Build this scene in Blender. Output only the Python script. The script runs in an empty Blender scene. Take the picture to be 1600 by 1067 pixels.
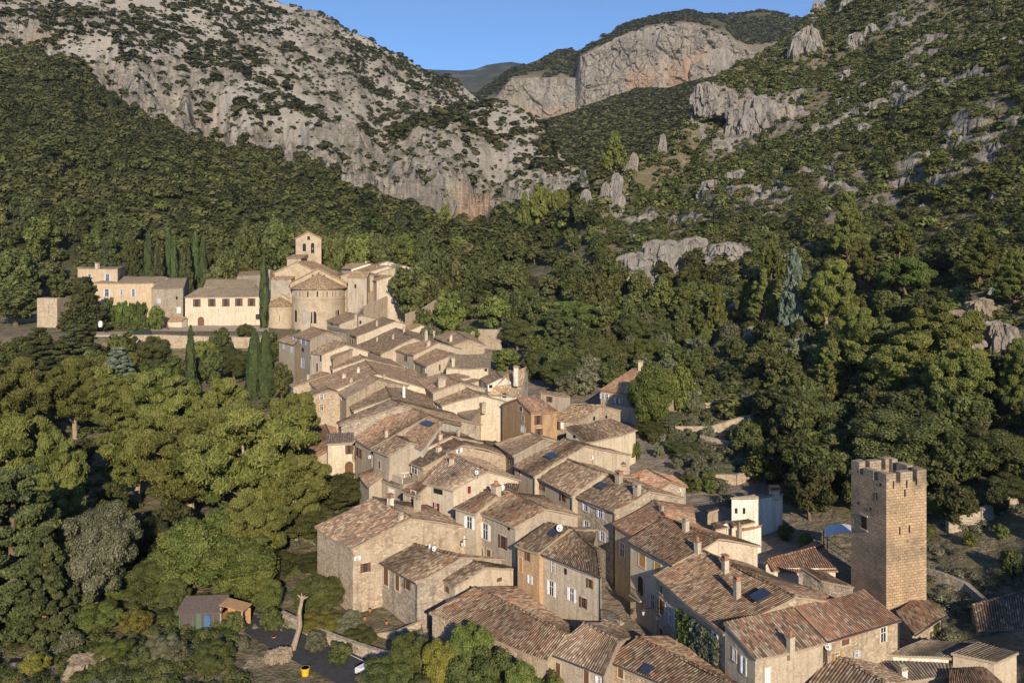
import bpy, bmesh, math, random
import numpy as np
from mathutils import Vector, Matrix
F = 1244.0; HZ = 395.0; CH = 40.0            # focal length in photo pixels, horizon row, camera height
scene = bpy.context.scene
COL = scene.collection
R = random.Random(7)
RS = np.random.RandomState(11)
V = Vector

# ---------------------------------------------------------------- helpers
def P(x, y, z):
    Y = F * (CH - z) / (y - HZ)
    return V(((x - 800) / F * Y, Y, z))
def ray_plane(x, y, p0, n):
    d = V(((x - 800) / F, 1, -(y - HZ) / F)); c = V((0, 0, CH))
    t = (p0 - c).dot(n) / d.dot(n)
    return c + d * t
def tag(o, label=None, cat=None, group=None, kind=None):
    if label: o['label'] = label
    if cat: o['category'] = cat
    if group: o['group'] = group
    if kind: o['kind'] = kind
    return o
def empty(name, loc=(0, 0, 0), rz=0):
    o = bpy.data.objects.new(name, None); COL.objects.link(o)
    o.location = loc; o.rotation_euler = (0, 0, rz); o.empty_display_size = .3
    return o
def link(name, me, mat=None, parent=None):
    o = bpy.data.objects.new(name, me); COL.objects.link(o)
    if mat is not None and len(me.materials) == 0: me.materials.append(mat)
    if parent is not None: o.parent = parent
    return o
def mesh_np(name, verts, quads, uv=None, attr=None, smooth=False):
    """verts (n,3), quads (m,k)"""
    me = bpy.data.meshes.new(name)
    verts = np.asarray(verts, dtype=np.float32); quads = np.asarray(quads, dtype=np.int32)
    m, k = quads.shape
    me.vertices.add(len(verts)); me.vertices.foreach_set('co', verts.ravel())
    me.loops.add(m * k); me.loops.foreach_set('vertex_index', quads.ravel())
    me.polygons.add(m); me.polygons.foreach_set('loop_start', np.arange(0, m * k, k, dtype=np.int32))
    if smooth: me.polygons.foreach_set('use_smooth', np.ones(m, dtype=bool))
    me.update(calc_edges=True)
    if uv is not None:
        l = me.uv_layers.new(name='UVMap'); l.data.foreach_set('uv', np.asarray(uv, dtype=np.float32)[quads.ravel()].ravel())
    if attr is not None:
        for nm, arr in attr.items():
            a = me.attributes.new(nm, 'FLOAT', 'POINT'); a.data.foreach_set('value', np.asarray(arr, dtype=np.float32))
    return me
class MB:
    """collects polygons (with planar uv in metres) and builds one mesh"""
    def __init__(s): s.v = []; s.f = []; s.uv = []; s.m = []; s.mi = 0
    def poly(s, pts, uvs=None):
        b = len(s.v); s.v += [tuple(p) for p in pts]; s.f.append(list(range(b, b + len(pts))))
        if uvs is None:
            p0 = V(pts[0]); n = V((0, 0, 0))
            for i in range(len(pts)):
                a, c = V(pts[i]), V(pts[(i + 1) % len(pts)]); n += a.cross(c)
            if n.length < 1e-9: n = V((0, 0, 1))
            n.normalize()
            if abs(n.z) > .9: uvs = [(p[0], p[1]) for p in pts]
            else:
                t = V((0, 0, 1)).cross(n).normalized(); uvs = [(V(p).dot(t), p[2]) for p in pts]
        s.uv += list(uvs); s.m.append(s.mi)
    def box(s, c, sx, sy, sz, rz=0, taper=1.0, ax=None):
        """box centred at c (centre of base), sizes; rz rotation or ax=(u,v) horizontal axes"""
        c = V(c)
        u, w = ax if ax else (V((math.cos(rz), math.sin(rz), 0)), V((-math.sin(rz), math.cos(rz), 0)))
        lo = [c + u * (a * sx / 2) + w * (b * sy / 2) for a, b in ((-1, -1), (1, -1), (1, 1), (-1, 1))]
        hi = [c + u * (a * sx / 2 * taper) + w * (b * sy / 2 * taper) + V((0, 0, sz)) for a, b in ((-1, -1), (1, -1), (1, 1), (-1, 1))]
        s.prism(lo, hi)
    def prism(s, lo, hi):
        n = len(lo)
        for i in range(n):
            j = (i + 1) % n; s.poly([lo[i], lo[j], hi[j], hi[i]])
        s.poly(hi); s.poly(lo[::-1])
    def obox(s, c, u, v, n, su, sv, sn):
        """oriented box: centre c, unit axes"""
        c = V(c); q = []
        for d in (-1, 1):
            q.append([c + u * (a * su / 2) + v * (b * sv / 2) + n * (d * sn / 2) for a, b in ((-1, -1), (1, -1), (1, 1), (-1, 1))])
        s.prism(q[0], q[1])
    def tube(s, pts, rad, n=8, cap=True):
        pts = [V(p) for p in pts]; rings = []
        for i, p in enumerate(pts):
            d = (pts[min(i + 1, len(pts) - 1)] - pts[max(i - 1, 0)]).normalized()
            a = d.cross(V((0, 0, 1))) if abs(d.z) < .95 else d.cross(V((1, 0, 0)))
            a.normalize(); b = d.cross(a); r = rad[i] if hasattr(rad, '__len__') else rad
            rings.append([p + (a * math.cos(t) + b * math.sin(t)) * r for t in [2 * math.pi * k / n for k in range(n)]])
        for i in range(len(rings) - 1):
            for k in range(n):
                j = (k + 1) % n; s.poly([rings[i][k], rings[i][j], rings[i + 1][j], rings[i + 1][k]])
        if cap: s.poly(rings[0][::-1]); s.poly(rings[-1])
    def mesh(s, name):
        me = bpy.data.meshes.new(name); me.from_pydata(s.v, [], s.f); me.update()
        l = me.uv_layers.new(name='UVMap'); flat = [c for f in s.f for i in f for c in s.uv[i]]
        l.data.foreach_set('uv', flat)
        if any(s.m): me.polygons.foreach_set('material_index', s.m)
        return me
    def build(s, name, mat, parent=None, smooth=False):
        me = s.mesh(name)
        for m in (mat if isinstance(mat, (list, tuple)) else [mat]): me.materials.append(m)
        if smooth: me.polygons.foreach_set('use_smooth', [True] * len(me.polygons))
        return link(name, me, None, parent)
# value noise -------------------------------------------------
def _h(ix, iy, seed):
    n = (ix.astype(np.int64) * 374761393 + iy.astype(np.int64) * 668265263 + seed * 1442695041) & 0xffffffff
    n = ((n ^ (n >> 13)) * 1274126177) & 0xffffffff
    return ((n ^ (n >> 16)) & 0xffff) / 65535.0
def vn(x, y, seed=0):
    ix = np.floor(x); iy = np.floor(y); fx = x - ix; fy = y - iy
    ix = ix.astype(np.int64); iy = iy.astype(np.int64)
    fx = fx * fx * fx * (fx * (fx * 6 - 15) + 10); fy = fy * fy * fy * (fy * (fy * 6 - 15) + 10)
    a = _h(ix, iy, seed); b = _h(ix + 1, iy, seed); c = _h(ix, iy + 1, seed); d = _h(ix + 1, iy + 1, seed)
    return (a * (1 - fx) + b * fx) * (1 - fy) + (c * (1 - fx) + d * fx) * fy
def fbm(x, y, oct=4, seed=0, ridged=False, gain=.5):
    s = 0; a = 1; t = 0
    for o in range(oct):
        n = vn(x, y, seed + o * 17)
        if ridged: n = 1 - np.abs(n * 2 - 1)
        s = s + n * a; t += a; a *= gain; x = x * 2.03 + 5.1; y = y * 2.03 - 3.7
    return s / t
# ---------------------------------------------------------------- materials
def new_mat(name):
    m = bpy.data.materials.new(name); m.use_nodes = True; nt = m.node_tree
    b = nt.nodes['Principled BSDF']; b.inputs['Roughness'].default_value = .9
    b.inputs['Specular IOR Level'].default_value = .15
    return m, nt, b
class NT:
    def __init__(s, nt): s.nt = nt
    def n(s, t, **kw):
        nd = s.nt.nodes.new(t)
        for k, v in kw.items():
            if k.startswith('i_'):
                key = k[2:]; nd.inputs[int(key) if key.isdigit() else key.replace('_', ' ')].default_value = v
            else: setattr(nd, k, v)
        return nd
    def l(s, a, b): s.nt.links.new(a, b)
    def ramp(s, fac, stops, interp='LINEAR'):
        r = s.nt.nodes.new('ShaderNodeValToRGB'); r.color_ramp.interpolation = interp
        els = r.color_ramp.elements
        while len(els) < len(stops): els.new(.5)
        for e, (p, c) in zip(els, stops):
            e.position = p; e.color = (c[0], c[1], c[2], 1) if hasattr(c, '__len__') else (c, c, c, 1)
        s.l(fac, r.inputs[0]); return r.outputs[0]
    def noise(s, vec, scale, detail=4, rough=.6, dist=0):
        n = s.n('ShaderNodeTexNoise'); n.inputs['Scale'].default_value = scale; n.inputs['Detail'].default_value = detail
        n.inputs['Roughness'].default_value = rough; n.inputs['Distortion'].default_value = dist
        if vec is not None: s.l(vec, n.inputs['Vector'])
        return n.outputs['Fac']
    def math(s, op, a, b=None):
        n = s.n('ShaderNodeMath', operation=op)
        for i, q in enumerate((a, b)):
            if q is None: continue
            if isinstance(q, (int, float)): n.inputs[i].default_value = q
            else: s.l(q, n.inputs[i])
        return n.outputs[0]
    def mix(s, fac, a, b, blend='MIX'):
        n = s.n('ShaderNodeMix', data_type='RGBA', blend_type=blend)
        for i, q in ((0, fac), (6, a), (7, b)):
            if isinstance(q, (int, float)): n.inputs[i].default_value = q
            elif isinstance(q, (tuple, list)): n.inputs[i].default_value = (q[0], q[1], q[2], 1)
            else: s.l(q, n.inputs[i])
        return n.outputs[2]
    def bump(s, h, strength, dist, bsdf, prev=None):
        b = s.n('ShaderNodeBump'); b.inputs['Strength'].default_value = strength; b.inputs['Distance'].default_value = dist
        s.l(h, b.inputs['Height'])
        if prev is not None: s.l(prev, b.inputs['Normal'])
        if bsdf is not None: s.l(b.outputs[0], bsdf.inputs['Normal'])
        return b.outputs[0]
    def pos(s): return s.n('ShaderNodeNewGeometry').outputs['Position']
    def mapv(s, vec, scale):
        m = s.n('ShaderNodeMapping'); m.inputs['Scale'].default_value = scale; s.l(vec, m.inputs['Vector']); return m.outputs[0]
def flat(name, col, rough=.8, metal=0, spec=.2, noise=.15, nscale=3):
    m, nt, b = new_mat(name); t = NT(nt)
    f = t.noise(t.pos(), nscale, 4)
    c = t.ramp(f, [(.3, [v * (1 - noise) for v in col]), (.7, [min(1, v * (1 + noise)) for v in col])])
    t.l(c, b.inputs['Base Color']); b.inputs['Roughness'].default_value = rough; b.inputs['Metallic'].default_value = metal
    b.inputs['Specular IOR Level'].default_value = spec
    return m
def plaster(name, c1, c2, stain=(.12, .10, .08), st=.5, bump=.25):
    m, nt, b = new_mat(name); t = NT(nt); p = t.pos()
    oi = t.n('ShaderNodeObjectInfo')
    add = t.n('ShaderNodeVectorMath', operation='ADD'); t.l(p, add.inputs[0])
    sc = t.n('ShaderNodeVectorMath', operation='SCALE'); t.l(oi.outputs['Location'], sc.inputs[0]); sc.inputs['Scale'].default_value = 3.3
    t.l(sc.outputs[0], add.inputs[1]); q = add.outputs[0]
    n1 = t.noise(q, .45, 5, .65); n2 = t.noise(t.mapv(q, (2.2, 2.2, .22)), 1.0, 4, .6); n3 = t.noise(q, 6, 4, .7)
    c = t.ramp(n1, [(.3, c1), (.72, c2)])
    s1 = t.ramp(n2, [(.46, 0), (.66, 1)])
    n5 = t.noise(q, .9, 6, .75, .5); c = t.mix(t.ramp(n5, [(.54, 0), (.60, .55)]), c, [v * .72 for v in c1]); c = t.mix(t.ramp(n5, [(.34, .5), (.40, 0)]), c, [min(.8, v * 1.18) for v in c2])
    c = t.mix(t.math('MULTIPLY', s1, st), c, stain)
    s2 = t.ramp(n3, [(.3, .72), (.65, 1.12)])
    c = t.mix(1.0, c, s2, 'MULTIPLY')
    v = t.math('MULTIPLY_ADD', oi.outputs['Random'], .3); nt.nodes[-1].inputs[2].default_value = .85
    c = t.mix(1.0, c, v, 'MULTIPLY')
    t.l(c, b.inputs['Base Color']); t.bump(n3, bump, .05, b)
    return m
def rubble(name, c1, c2, mortar, scale=2.6, patch=.45, pc=(.42, .35, .27)):
    m, nt, b = new_mat(name); t = NT(nt); p = t.pos()
    q = t.mapv(p, (1, 1, 1.7))
    ds = t.n('ShaderNodeTexNoise', i_Scale=3.0); t.l(q, ds.inputs['Vector'])
    mx = t.n('ShaderNodeMix', data_type='VECTOR'); mx.inputs[0].default_value = .12; t.l(q, mx.inputs[4]); t.l(ds.outputs['Color'], mx.inputs[5])
    vo = t.n('ShaderNodeTexVoronoi', i_Scale=scale); t.l(mx.outputs[1], vo.inputs['Vector'])
    ed = t.n('ShaderNodeTexVoronoi', i_Scale=scale, feature='DISTANCE_TO_EDGE'); t.l(mx.outputs[1], ed.inputs['Vector'])
    sep = t.n('ShaderNodeSeparateColor'); t.l(vo.outputs['Color'], sep.inputs[0])
    c = t.ramp(sep.outputs[0], [(0, c1), (.5, [(a + d) / 2 for a, d in zip(c1, c2)]), (1, c2)])
    e = t.ramp(ed.outputs['Distance'], [(.02, 0), (.10, 1)])
    c = t.mix(e, mortar, c)
    n1 = t.noise(p, .5, 5, .65, .3)
    pm = t.ramp(n1, [(patch, 0), (patch + .08, 1)])
    c = t.mix(pm, pc, c)
    n3 = t.noise(p, 5, 4, .7); c = t.mix(1.0, c, t.ramp(n3, [(.3, .65), (.7, 1.2)]), 'MULTIPLY')
    n4 = t.noise(t.mapv(p, (1.5, 1.5, .2)), 1.0, 3); c = t.mix(t.ramp(n4, [(.52, 0), (.75, .5)]), c, (.10, .085, .07))
    t.l(c, b.inputs['Base Color'])
    h = t.math('ADD', t.math('MULTIPLY', e, pm), t.math('MULTIPLY', n3, .6))
    t.bump(h, .6, .06, b)
    return m
def tile_mat(name, cols, orange=.10, lich=.5, colw=.25, rowh=.40, contrast=1.0, corr=True, bs=.9, gain=1.0):
    """canal tiles: uv u = metres along the eave, v = metres up the slope"""
    m, nt, b = new_mat(name); t = NT(nt)
    uv = t.n('ShaderNodeUVMap').outputs[0]; sp = t.n('ShaderNodeSeparateXYZ'); t.l(uv, sp.inputs[0])
    oi = t.n('ShaderNodeObjectInfo'); p = t.pos()
    u = t.math('DIVIDE', sp.outputs[0], colw); v = t.math('DIVIDE', sp.outputs[1], rowh)
    iu = t.math('FLOOR', u)
    w1 = t.n('ShaderNodeTexWhiteNoise', noise_dimensions='1D'); t.l(iu, w1.inputs['W'])
    v2 = t.math('ADD', v, w1.outputs[0]); iv = t.math('FLOOR', v2)
    cb = t.n('ShaderNodeCombineXYZ'); t.l(iu, cb.inputs[0]); t.l(iv, cb.inputs[1]); t.l(oi.outputs['Random'], cb.inputs[2])
    wn = t.n('ShaderNodeTexWhiteNoise', noise_dimensions='3D'); t.l(cb.outputs[0], wn.inputs['Vector'])
    k = len(cols); c = t.ramp(wn.outputs['Value'], [(i / k, q) for i, q in enumerate(cols)], 'CONSTANT')
    # patches of replaced, more orange tiles
    npn = t.noise(p, .33, 4, .7, .4)
    sepc = t.n('ShaderNodeSeparateColor'); t.l(wn.outputs['Color'], sepc.inputs[0])
    pm = t.math('MULTIPLY', t.ramp(npn, [(.50, .05), (.68, 1)]), t.ramp(sepc.outputs[1], [(1 - orange * 3, 0), (1 - orange * 3 + .02, 1)]))
    oc = t.mix(sepc.outputs[2], (.36, .15, .075), (.44, .24, .135))
    c = t.mix(pm, c, oc)
    # lichen and dirt
    nl = t.noise(p, .7, 6, .75); nd = t.noise(p, 3.0, 5, .75)
    c = t.mix(t.ramp(nl, [(.42, 0), (.64, lich)]), c, (.135, .115, .09))
    c = t.mix(t.ramp(nd, [(.52, 0), (.66, .55 * lich + .15)]), c, (.085, .07, .055))
    # valley between columns: darker
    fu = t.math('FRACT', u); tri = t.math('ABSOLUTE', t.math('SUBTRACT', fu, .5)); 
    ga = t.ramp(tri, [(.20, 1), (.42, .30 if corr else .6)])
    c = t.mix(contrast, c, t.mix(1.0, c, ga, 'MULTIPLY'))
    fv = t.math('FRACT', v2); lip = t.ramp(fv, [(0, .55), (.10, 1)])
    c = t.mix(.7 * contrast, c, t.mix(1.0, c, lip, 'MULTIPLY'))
    vv = t.math('MULTIPLY_ADD', oi.outputs['Random'], .35); nt.nodes[-1].inputs[2].default_value = .85 * gain
    c = t.mix(1.0, c, vv, 'MULTIPLY')
    t.l(c, b.inputs['Base Color'])
    hh = t.math('SQRT', t.math('MAXIMUM', t.math('SUBTRACT', .25, t.math('MULTIPLY', tri, tri)), 0))
    h = t.math('ADD', hh, t.math('MULTIPLY', fv, -.25)); h = t.math('ADD', h, t.math('MULTIPLY', wn.outputs['Value'], .25))
    t.bump(h, bs, .10, b)
    return m
OLD = [(.21, .14, .09), (.31, .225, .15), (.14, .10, .07), (.41, .32, .22), (.25, .175, .115), (.17, .135, .10), (.29, .18, .115), (.46, .38, .28)]
TAN = [(.40, .30, .20), (.32, .24, .165), (.47, .38, .27), (.27, .19, .13), (.37, .27, .18), (.50, .42, .32), (.23, .18, .135), (.34, .22, .145)]
RED = [(.36, .19, .12), (.29, .165, .105), (.42, .255, .165), (.24, .165, .115), (.37, .27, .185), (.38, .19, .12), (.21, .16, .12), (.46, .35, .25)]
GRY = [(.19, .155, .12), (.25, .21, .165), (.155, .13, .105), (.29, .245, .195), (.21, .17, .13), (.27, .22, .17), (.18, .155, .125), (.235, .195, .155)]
M = {}
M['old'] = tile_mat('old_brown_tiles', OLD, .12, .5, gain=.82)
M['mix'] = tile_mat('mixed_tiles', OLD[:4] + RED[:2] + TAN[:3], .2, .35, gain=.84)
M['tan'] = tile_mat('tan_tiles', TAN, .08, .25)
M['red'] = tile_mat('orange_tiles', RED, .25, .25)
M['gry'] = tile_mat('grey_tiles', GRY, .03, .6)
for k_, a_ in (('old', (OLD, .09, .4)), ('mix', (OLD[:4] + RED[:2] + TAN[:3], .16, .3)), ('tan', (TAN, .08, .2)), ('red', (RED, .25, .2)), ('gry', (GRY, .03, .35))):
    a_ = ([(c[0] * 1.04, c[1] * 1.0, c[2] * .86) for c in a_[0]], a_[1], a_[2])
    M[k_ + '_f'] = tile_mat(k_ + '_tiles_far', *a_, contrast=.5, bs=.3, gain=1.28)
M['verge'] = flat('verge_mortar', (.33, .27, .20), .9)
M['cream'] = plaster('cream_render', (.50, .43, .325), (.60, .525, .405), (.26, .20, .14), .35)
M['beige'] = plaster('beige_render', (.41, .35, .265), (.52, .445, .345), (.20, .155, .11), .45)
M['ochre'] = plaster('ochre_render', (.42, .27, .145), (.48, .33, .195), (.20, .16, .11), .6)
M['ochrep'] = plaster('pale_ochre_render', (.47, .36, .235), (.55, .43, .295), (.24, .19, .13), .4)
M['grey'] = plaster('grey_render', (.35, .30, .235), (.46, .39, .31), (.17, .145, .115), .5)
M['white'] = plaster('white_render', (.66, .61, .52), (.76, .71, .62), (.28, .24, .19), .55)
M['stone'] = rubble('rubble_stone', (.32, .245, .17), (.55, .45, .33), (.42, .34, .25), 2.6, .42, (.44, .37, .275))
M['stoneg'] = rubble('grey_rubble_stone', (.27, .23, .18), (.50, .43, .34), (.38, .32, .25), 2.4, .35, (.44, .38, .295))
M['dark'] = flat('dark_opening', (.018, .016, .015), .5)
M['glass'] = flat('window_glass', (.03, .035, .04), .15, 0, .5)
M['brown'] = flat('brown_wood', (.13, .07, .04), .7)
M['wood'] = flat('raw_wood', (.40, .24, .12), .8)
M['maroon'] = flat('maroon_paint', (.17, .02, .025), .6)
M['blue'] = flat('pale_blue_paint', (.42, .48, .60), .6)
M['whitep'] = flat('white_paint', (.74, .74, .74), .5)
M['oran'] = flat('orange_wood', (.42, .22, .06), .6)
M['trim'] = flat('stone_trim', (.50, .42, .33), .85)
M['orange_trim'] = flat('orange_tile_trim', (.32, .17, .11), .8)
M['metal'] = flat('grey_metal', (.10, .10, .105), .45, .6)
M['pave'] = flat('paving', (.30, .26, .21), .9, 0, .1, .25, 1.5)
M['solar'] = flat('skylight_glass', (.03, .04, .06), .12, 0, .6)
# ================================================================ TERRAIN
# feature lines: lists of (column, distance, row) ; 'z' lines give the height instead of the row
def zl(Y, pts): return [(x, Y, CH - (395 - 395) * 0 if False else z) for x, z in pts], True
L = []
def addz(Y, pts): L.append(([p[0] for p in pts], [Y] * len(pts), [p[1] for p in pts]))
def addp(pts): L.append(([p[0] for p in pts], [p[1] for p in pts], [CH - (p[2] - HZ) * p[1] / F for p in pts]))
addz(10, [(-900, 8), (0, -3), (1000, -3), (1400, 0), (1600, 3), (2500, 12)])
addz(80, [(-900, 10), (0, 0), (600, 0), (1000, .75), (1400, 2), (1600, 4), (2500, 25)])
addz(140, [(-900, 14), (0, 1), (400, 0), (520, 3.5), (1000, 5.5), (1200, 7), (1400, 12), (1600, 22), (2500, 80)])
addz(200, [(-900, 25), (0, 7), (400, 6), (480, 9), (1000, 10), (1100, 15), (1200, 22), (1400, 30), (1600, 45), (2500, 120)])
addz(236, [(-900, 38), (0, 9.5), (100, 9), (420, 9), (470, 12.2), (800, 13), (900, 16), (1000, 22), (1200, 36), (1400, 46), (1600, 66), (2500, 150)])
addz(240, [(-900, 39), (0, 14.3), (100, 14.3), (420, 14.3), (470, 12.6), (800, 13.2), (900, 16.5), (1000, 23), (1200, 37), (1400, 47), (1600, 68), (2500, 155)])
addz(300, [(-900, 62), (-200, 24), (0, 19), (400, 16.5), (600, 17), (700, 19), (800, 24), (900, 32), (1000, 45), (1200, 62), (1400, 78), (1600, 105), (2500, 220)])
# middle of the wood
addp([(-900, 400, 180), (-300, 400, 220), (0, 440, 240), (150, 430, 265), (300, 420, 305), (430, 400, 335), (560, 385, 352), (650, 370, 372), (760, 370, 378), (850, 370, 362), (905, 345, 330), (930, 335, 322), (1000, 345, 330), (1060, 350, 320), (1130, 400, 250), (1200, 420, 215), (1300, 430, 170), (1400, 430, 120), (1600, 420, 40), (2500, 400, -500)])
# foot of the cliffs
addp([(-900, 640, 40), (-300, 640, 50), (0, 650, 78), (100, 640, 103), (150, 625, 142), (260, 600, 192), (340, 570, 236), (430, 535, 254), (500, 500, 278), (560, 470, 302), (600, 450, 322), (650, 440, 342), (700, 445, 352), (760, 455, 350), (850, 460, 322), (905, 440, 305), (930, 350, 305), (1000, 370, 290), (1060, 390, 270), (1130, 440, 190), (1200, 480, 150), (1300, 520, 95), (1400, 500, 60), (1600, 470, -30), (2500, 460, -600)])
# top of the cliff band
addp([(-900, 670, 10), (-300, 670, 10), (0, 680, 48), (100, 668, 62), (150, 652, 72), (260, 625, 128), (340, 595, 165), (430, 560, 200), (500, 522, 222), (560, 492, 245), (600, 470, 262), (650, 460, 275), (700, 465, 288), (760, 480, 300), (850, 490, 300), (905, 465, 292), (930, 356, 296), (1000, 385, 265), (1060, 400, 240), (1130, 460, 160), (1200, 520, 118), (1300, 560, 55), (1400, 540, 20), (1600, 510, -90), (2500, 500, -700)])
# crest A
addp([(-900, 720, -20), (-300, 720, -10), (0, 730, 20), (150, 710, 50), (300, 690, 112), (430, 640, 160), (500, 600, 195), (560, 560, 222), (600, 660, 213), (640, 700, 190), (700, 720, 171), (760, 735, 166), (800, 720, 176), (850, 690, 212), (880, 640, 246), (905, 580, 274), (930, 368, 290), (960, 375, 266), (1000, 395, 243), (1040, 410, 228), (1060, 420, 195), (1085, 440, 168), (1100, 455, 146), (1130, 480, 130), (1180, 560, 92), (1210, 590, 76), (1250, 620, 48), (1270, 640, 22), (1300, 680, -5), (1340, 680, -60), (1400, 680, -110), (1600, 640, -240), (2500, 600, -900)])
# dip behind it
addp([(-900, 800, -60), (0, 800, 0), (150, 790, 25), (300, 780, 80), (430, 760, 130), (500, 760, 165), (560, 780, 195), (600, 800, 222), (640, 830, 215), (700, 850, 215), (760, 880, 215), (850, 860, 265), (905, 760, 330), (930, 520, 335), (1000, 520, 300), (1060, 560, 260), (1130, 620, 175), (1210, 720, 110), (1300, 820, 30), (1400, 820, -60), (1600, 800, -180), (2500, 800, -800)])
addp([(-900, 950, -220), (0, 950, -70), (150, 940, -45), (300, 930, 10), (430, 920, 60), (500, 920, 98), (560, 930, 130), (600, 940, 150), (660, 960, 165), (720, 980, 178), (745, 990, 186), (800, 1000, 222), (850, 1000, 245), (905, 960, 258), (930, 900, 252), (1000, 900, 230), (1060, 900, 205), (1130, 900, 172), (1210, 900, 120), (1300, 950, 40), (1400, 950, -40), (1600, 950, -150), (2500, 950, -700)])
# crest B
addp([(-900, 1150, -420), (-300, 1150, -300), (0, 1150, -190), (150, 1150, -140), (300, 1150, -55), (360, 1150, -28), (420, 1150, 2), (460, 1150, 10), (500, 1150, 22), (530, 1150, 36), (560, 1150, 52), (600, 1150, 72), (630, 1160, 86), (660, 1170, 106), (700, 1180, 128), (725, 1190, 143), (745, 1200, 158), (775, 1220, 186), (800, 1250, 205), (850, 1300, 200), (862, 1300, 191), (905, 1320, 176), (930, 1330, 167), (1000, 1350, 147), (1060, 1370, 136), (1100, 1380, 128), (1180, 1400, 112), (1300, 1400, 60), (1600, 1400, -60), (2500, 1400, -500)])
addp([(-900, 1350, -330), (0, 1350, -120), (420, 1350, 60), (600, 1400, 130), (745, 1500, 215), (800, 1550, 215), (905, 1600, 190), (1000, 1600, 165), (1100, 1600, 150), (1300, 1600, 95), (1600, 1600, 0), (2500, 1600, -400)])
# crest C: foot and top of the far cliffs, plateau behind
addp([(-900, 1750, -330), (0, 1750, -100), (420, 1750, 80), (600, 1750, 140), (745, 1750, 178), (785, 1800, 178), (842, 1800, 184), (880, 1795, 180), (905, 1762, 168), (1000, 1762, 152), (1060, 1762, 138), (1100, 1762, 128), (1180, 1762, 118), (1300, 1700, 95), (1600, 1700, 0), (2500, 1700, -400)])
addp([(-900, 1830, -300), (0, 1830, -80), (420, 1830, 90), (600, 1830, 150), (745, 1830, 172), (775, 1830, 155), (800, 1830, 125), (840, 1830, 124), (899, 1830, 124), (906, 1790, 92), (945, 1790, 72), (975, 1790, 58), (1000, 1790, 52), (1069, 1790, 42), (1102, 1790, 50), (1132, 1790, 62), (1177, 1790, 88), (1300, 1790, 80), (1600, 1790, 0), (2500, 1790, -400)])
addp([(-900, 1950, -250), (0, 1950, -60), (420, 1950, 100), (600, 1950, 150), (745, 1950, 150), (775, 1950, 128), (800, 1950, 112), (825, 1960, 100), (862, 1970, 83), (899, 1980, 79), (907, 1980, 80), (943, 1980, 57), (960, 1980, 48), (975, 1980, 42), (1000, 1980, 34), (1030, 1980, 26), (1069, 1980, 19), (1085, 1980, 22), (1102, 1980, 26), (1130, 1980, 26), (1155, 1990, 23), (1175, 1990, 21), (1192, 2000, 20), (1215, 2000, 24), (1240, 2000, 30), (1300, 2000, 40), (1600, 2000, 0), (2500, 2000, -400)])
addp([(-900, 2400, -100), (0, 2400, 0), (420, 2400, 130), (745, 2400, 180), (900, 2400, 150), (1069, 2400, 90), (1300, 2400, 60), (1600, 2400, 40), (2500, 2400, -100)])
# far ridge
addp([(-900, 3000, -60), (0, 3000, 40), (420, 3000, 120), (600, 3000, 118), (640, 3000, 104), (664, 3000, 107), (690, 3000, 108), (720, 3000, 109), (742, 3000, 107), (761, 3000, 100), (780, 3000, 97), (799, 3000, 95), (815, 3000, 98), (830, 3000, 100), (900, 3000, 108), (1300, 3000, 110), (2500, 3000, 60)])
addp([(-900, 5200, 180), (2500, 5200, 180)])
NC = 1000
cols = np.concatenate([np.linspace(-900, -40, 90, endpoint=False), np.linspace(-40, 1640, 820, endpoint=False), np.linspace(1640, 2500, 90)])
NC = len(cols)
rowsY = np.concatenate([np.geomspace(10, 60, 20, endpoint=False), np.geomspace(60, 236, 110, endpoint=False), np.linspace(236, 240, 4, endpoint=False),
                        np.geomspace(240, 430, 110, endpoint=False), np.geomspace(430, 760, 230, endpoint=False), np.geomspace(760, 1200, 110, endpoint=False),
                        np.geomspace(1200, 1690, 60, endpoint=False), np.linspace(1690, 1740, 12, endpoint=False), np.linspace(1740, 1850, 110, endpoint=False), np.linspace(1850, 2010, 26, endpoint=False), np.geomspace(2010, 5200, 45)])
NR = len(rowsY)
XK = np.array([np.interp(cols, l[0], l[1]) for l in L])      # distance of each line per column
ZK = np.array([np.interp(cols, l[0], l[2]) for l in L])
cn = fbm(cols / 42, cols * 0 + 3, 4, 5) - .35; lm_ = np.clip((930 - cols) / 30, 0, 1)
XK[9] = np.minimum(XK[9] + lm_ * np.clip(cn, 0, 1) * 120, XK[10] - 12)          # the band leans back in gullies
bh_ = np.clip(fbm(cols / 55, cols * 0 + 9, 3, 15) * 2.2 - .65, .15, .85); ZK[9] = np.where(cols < 905, ZK[8] + (ZK[9] - ZK[8]) * bh_, ZK[9])
ZK[8] += lm_ * (fbm(cols / 18, cols * 0, 3, 8) - .5) * 14
def smooth1(a, k):
    ker = np.hanning(k + 2)[1:-1]; ker /= ker.sum(); p = np.pad(a, (k // 2, k // 2), mode='edge')
    return np.convolve(p, ker, 'valid')[:len(a)]
BASE = np.empty((NR, NC))
GX = rowsY[:, None] * (cols[None, :] - 800) / F; GY = np.repeat(rowsY[:, None], NC, 1)
def rmp(a, lo, hi): return np.clip((a - lo) / (hi - lo), 0, 1)
cR = np.repeat(cols[None, :], NR, 0)
w1_ = (fbm(GX / 75, GY / 900, 3, 141, True) - .55) * 40
warp = w1_ * rmp(GY, 1660, 1740) * (1 - rmp(GY, 1850, 1950)) * rmp(cR, 745, 790) * (1 - rmp(cR, 1190, 1260))
w2_ = (fbm(GX / 34, GY / 300, 4, 145, True) - .5) * 20 + (fbm(GX / 9, GY / 40, 3, 147, True) - .5) * 8
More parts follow.
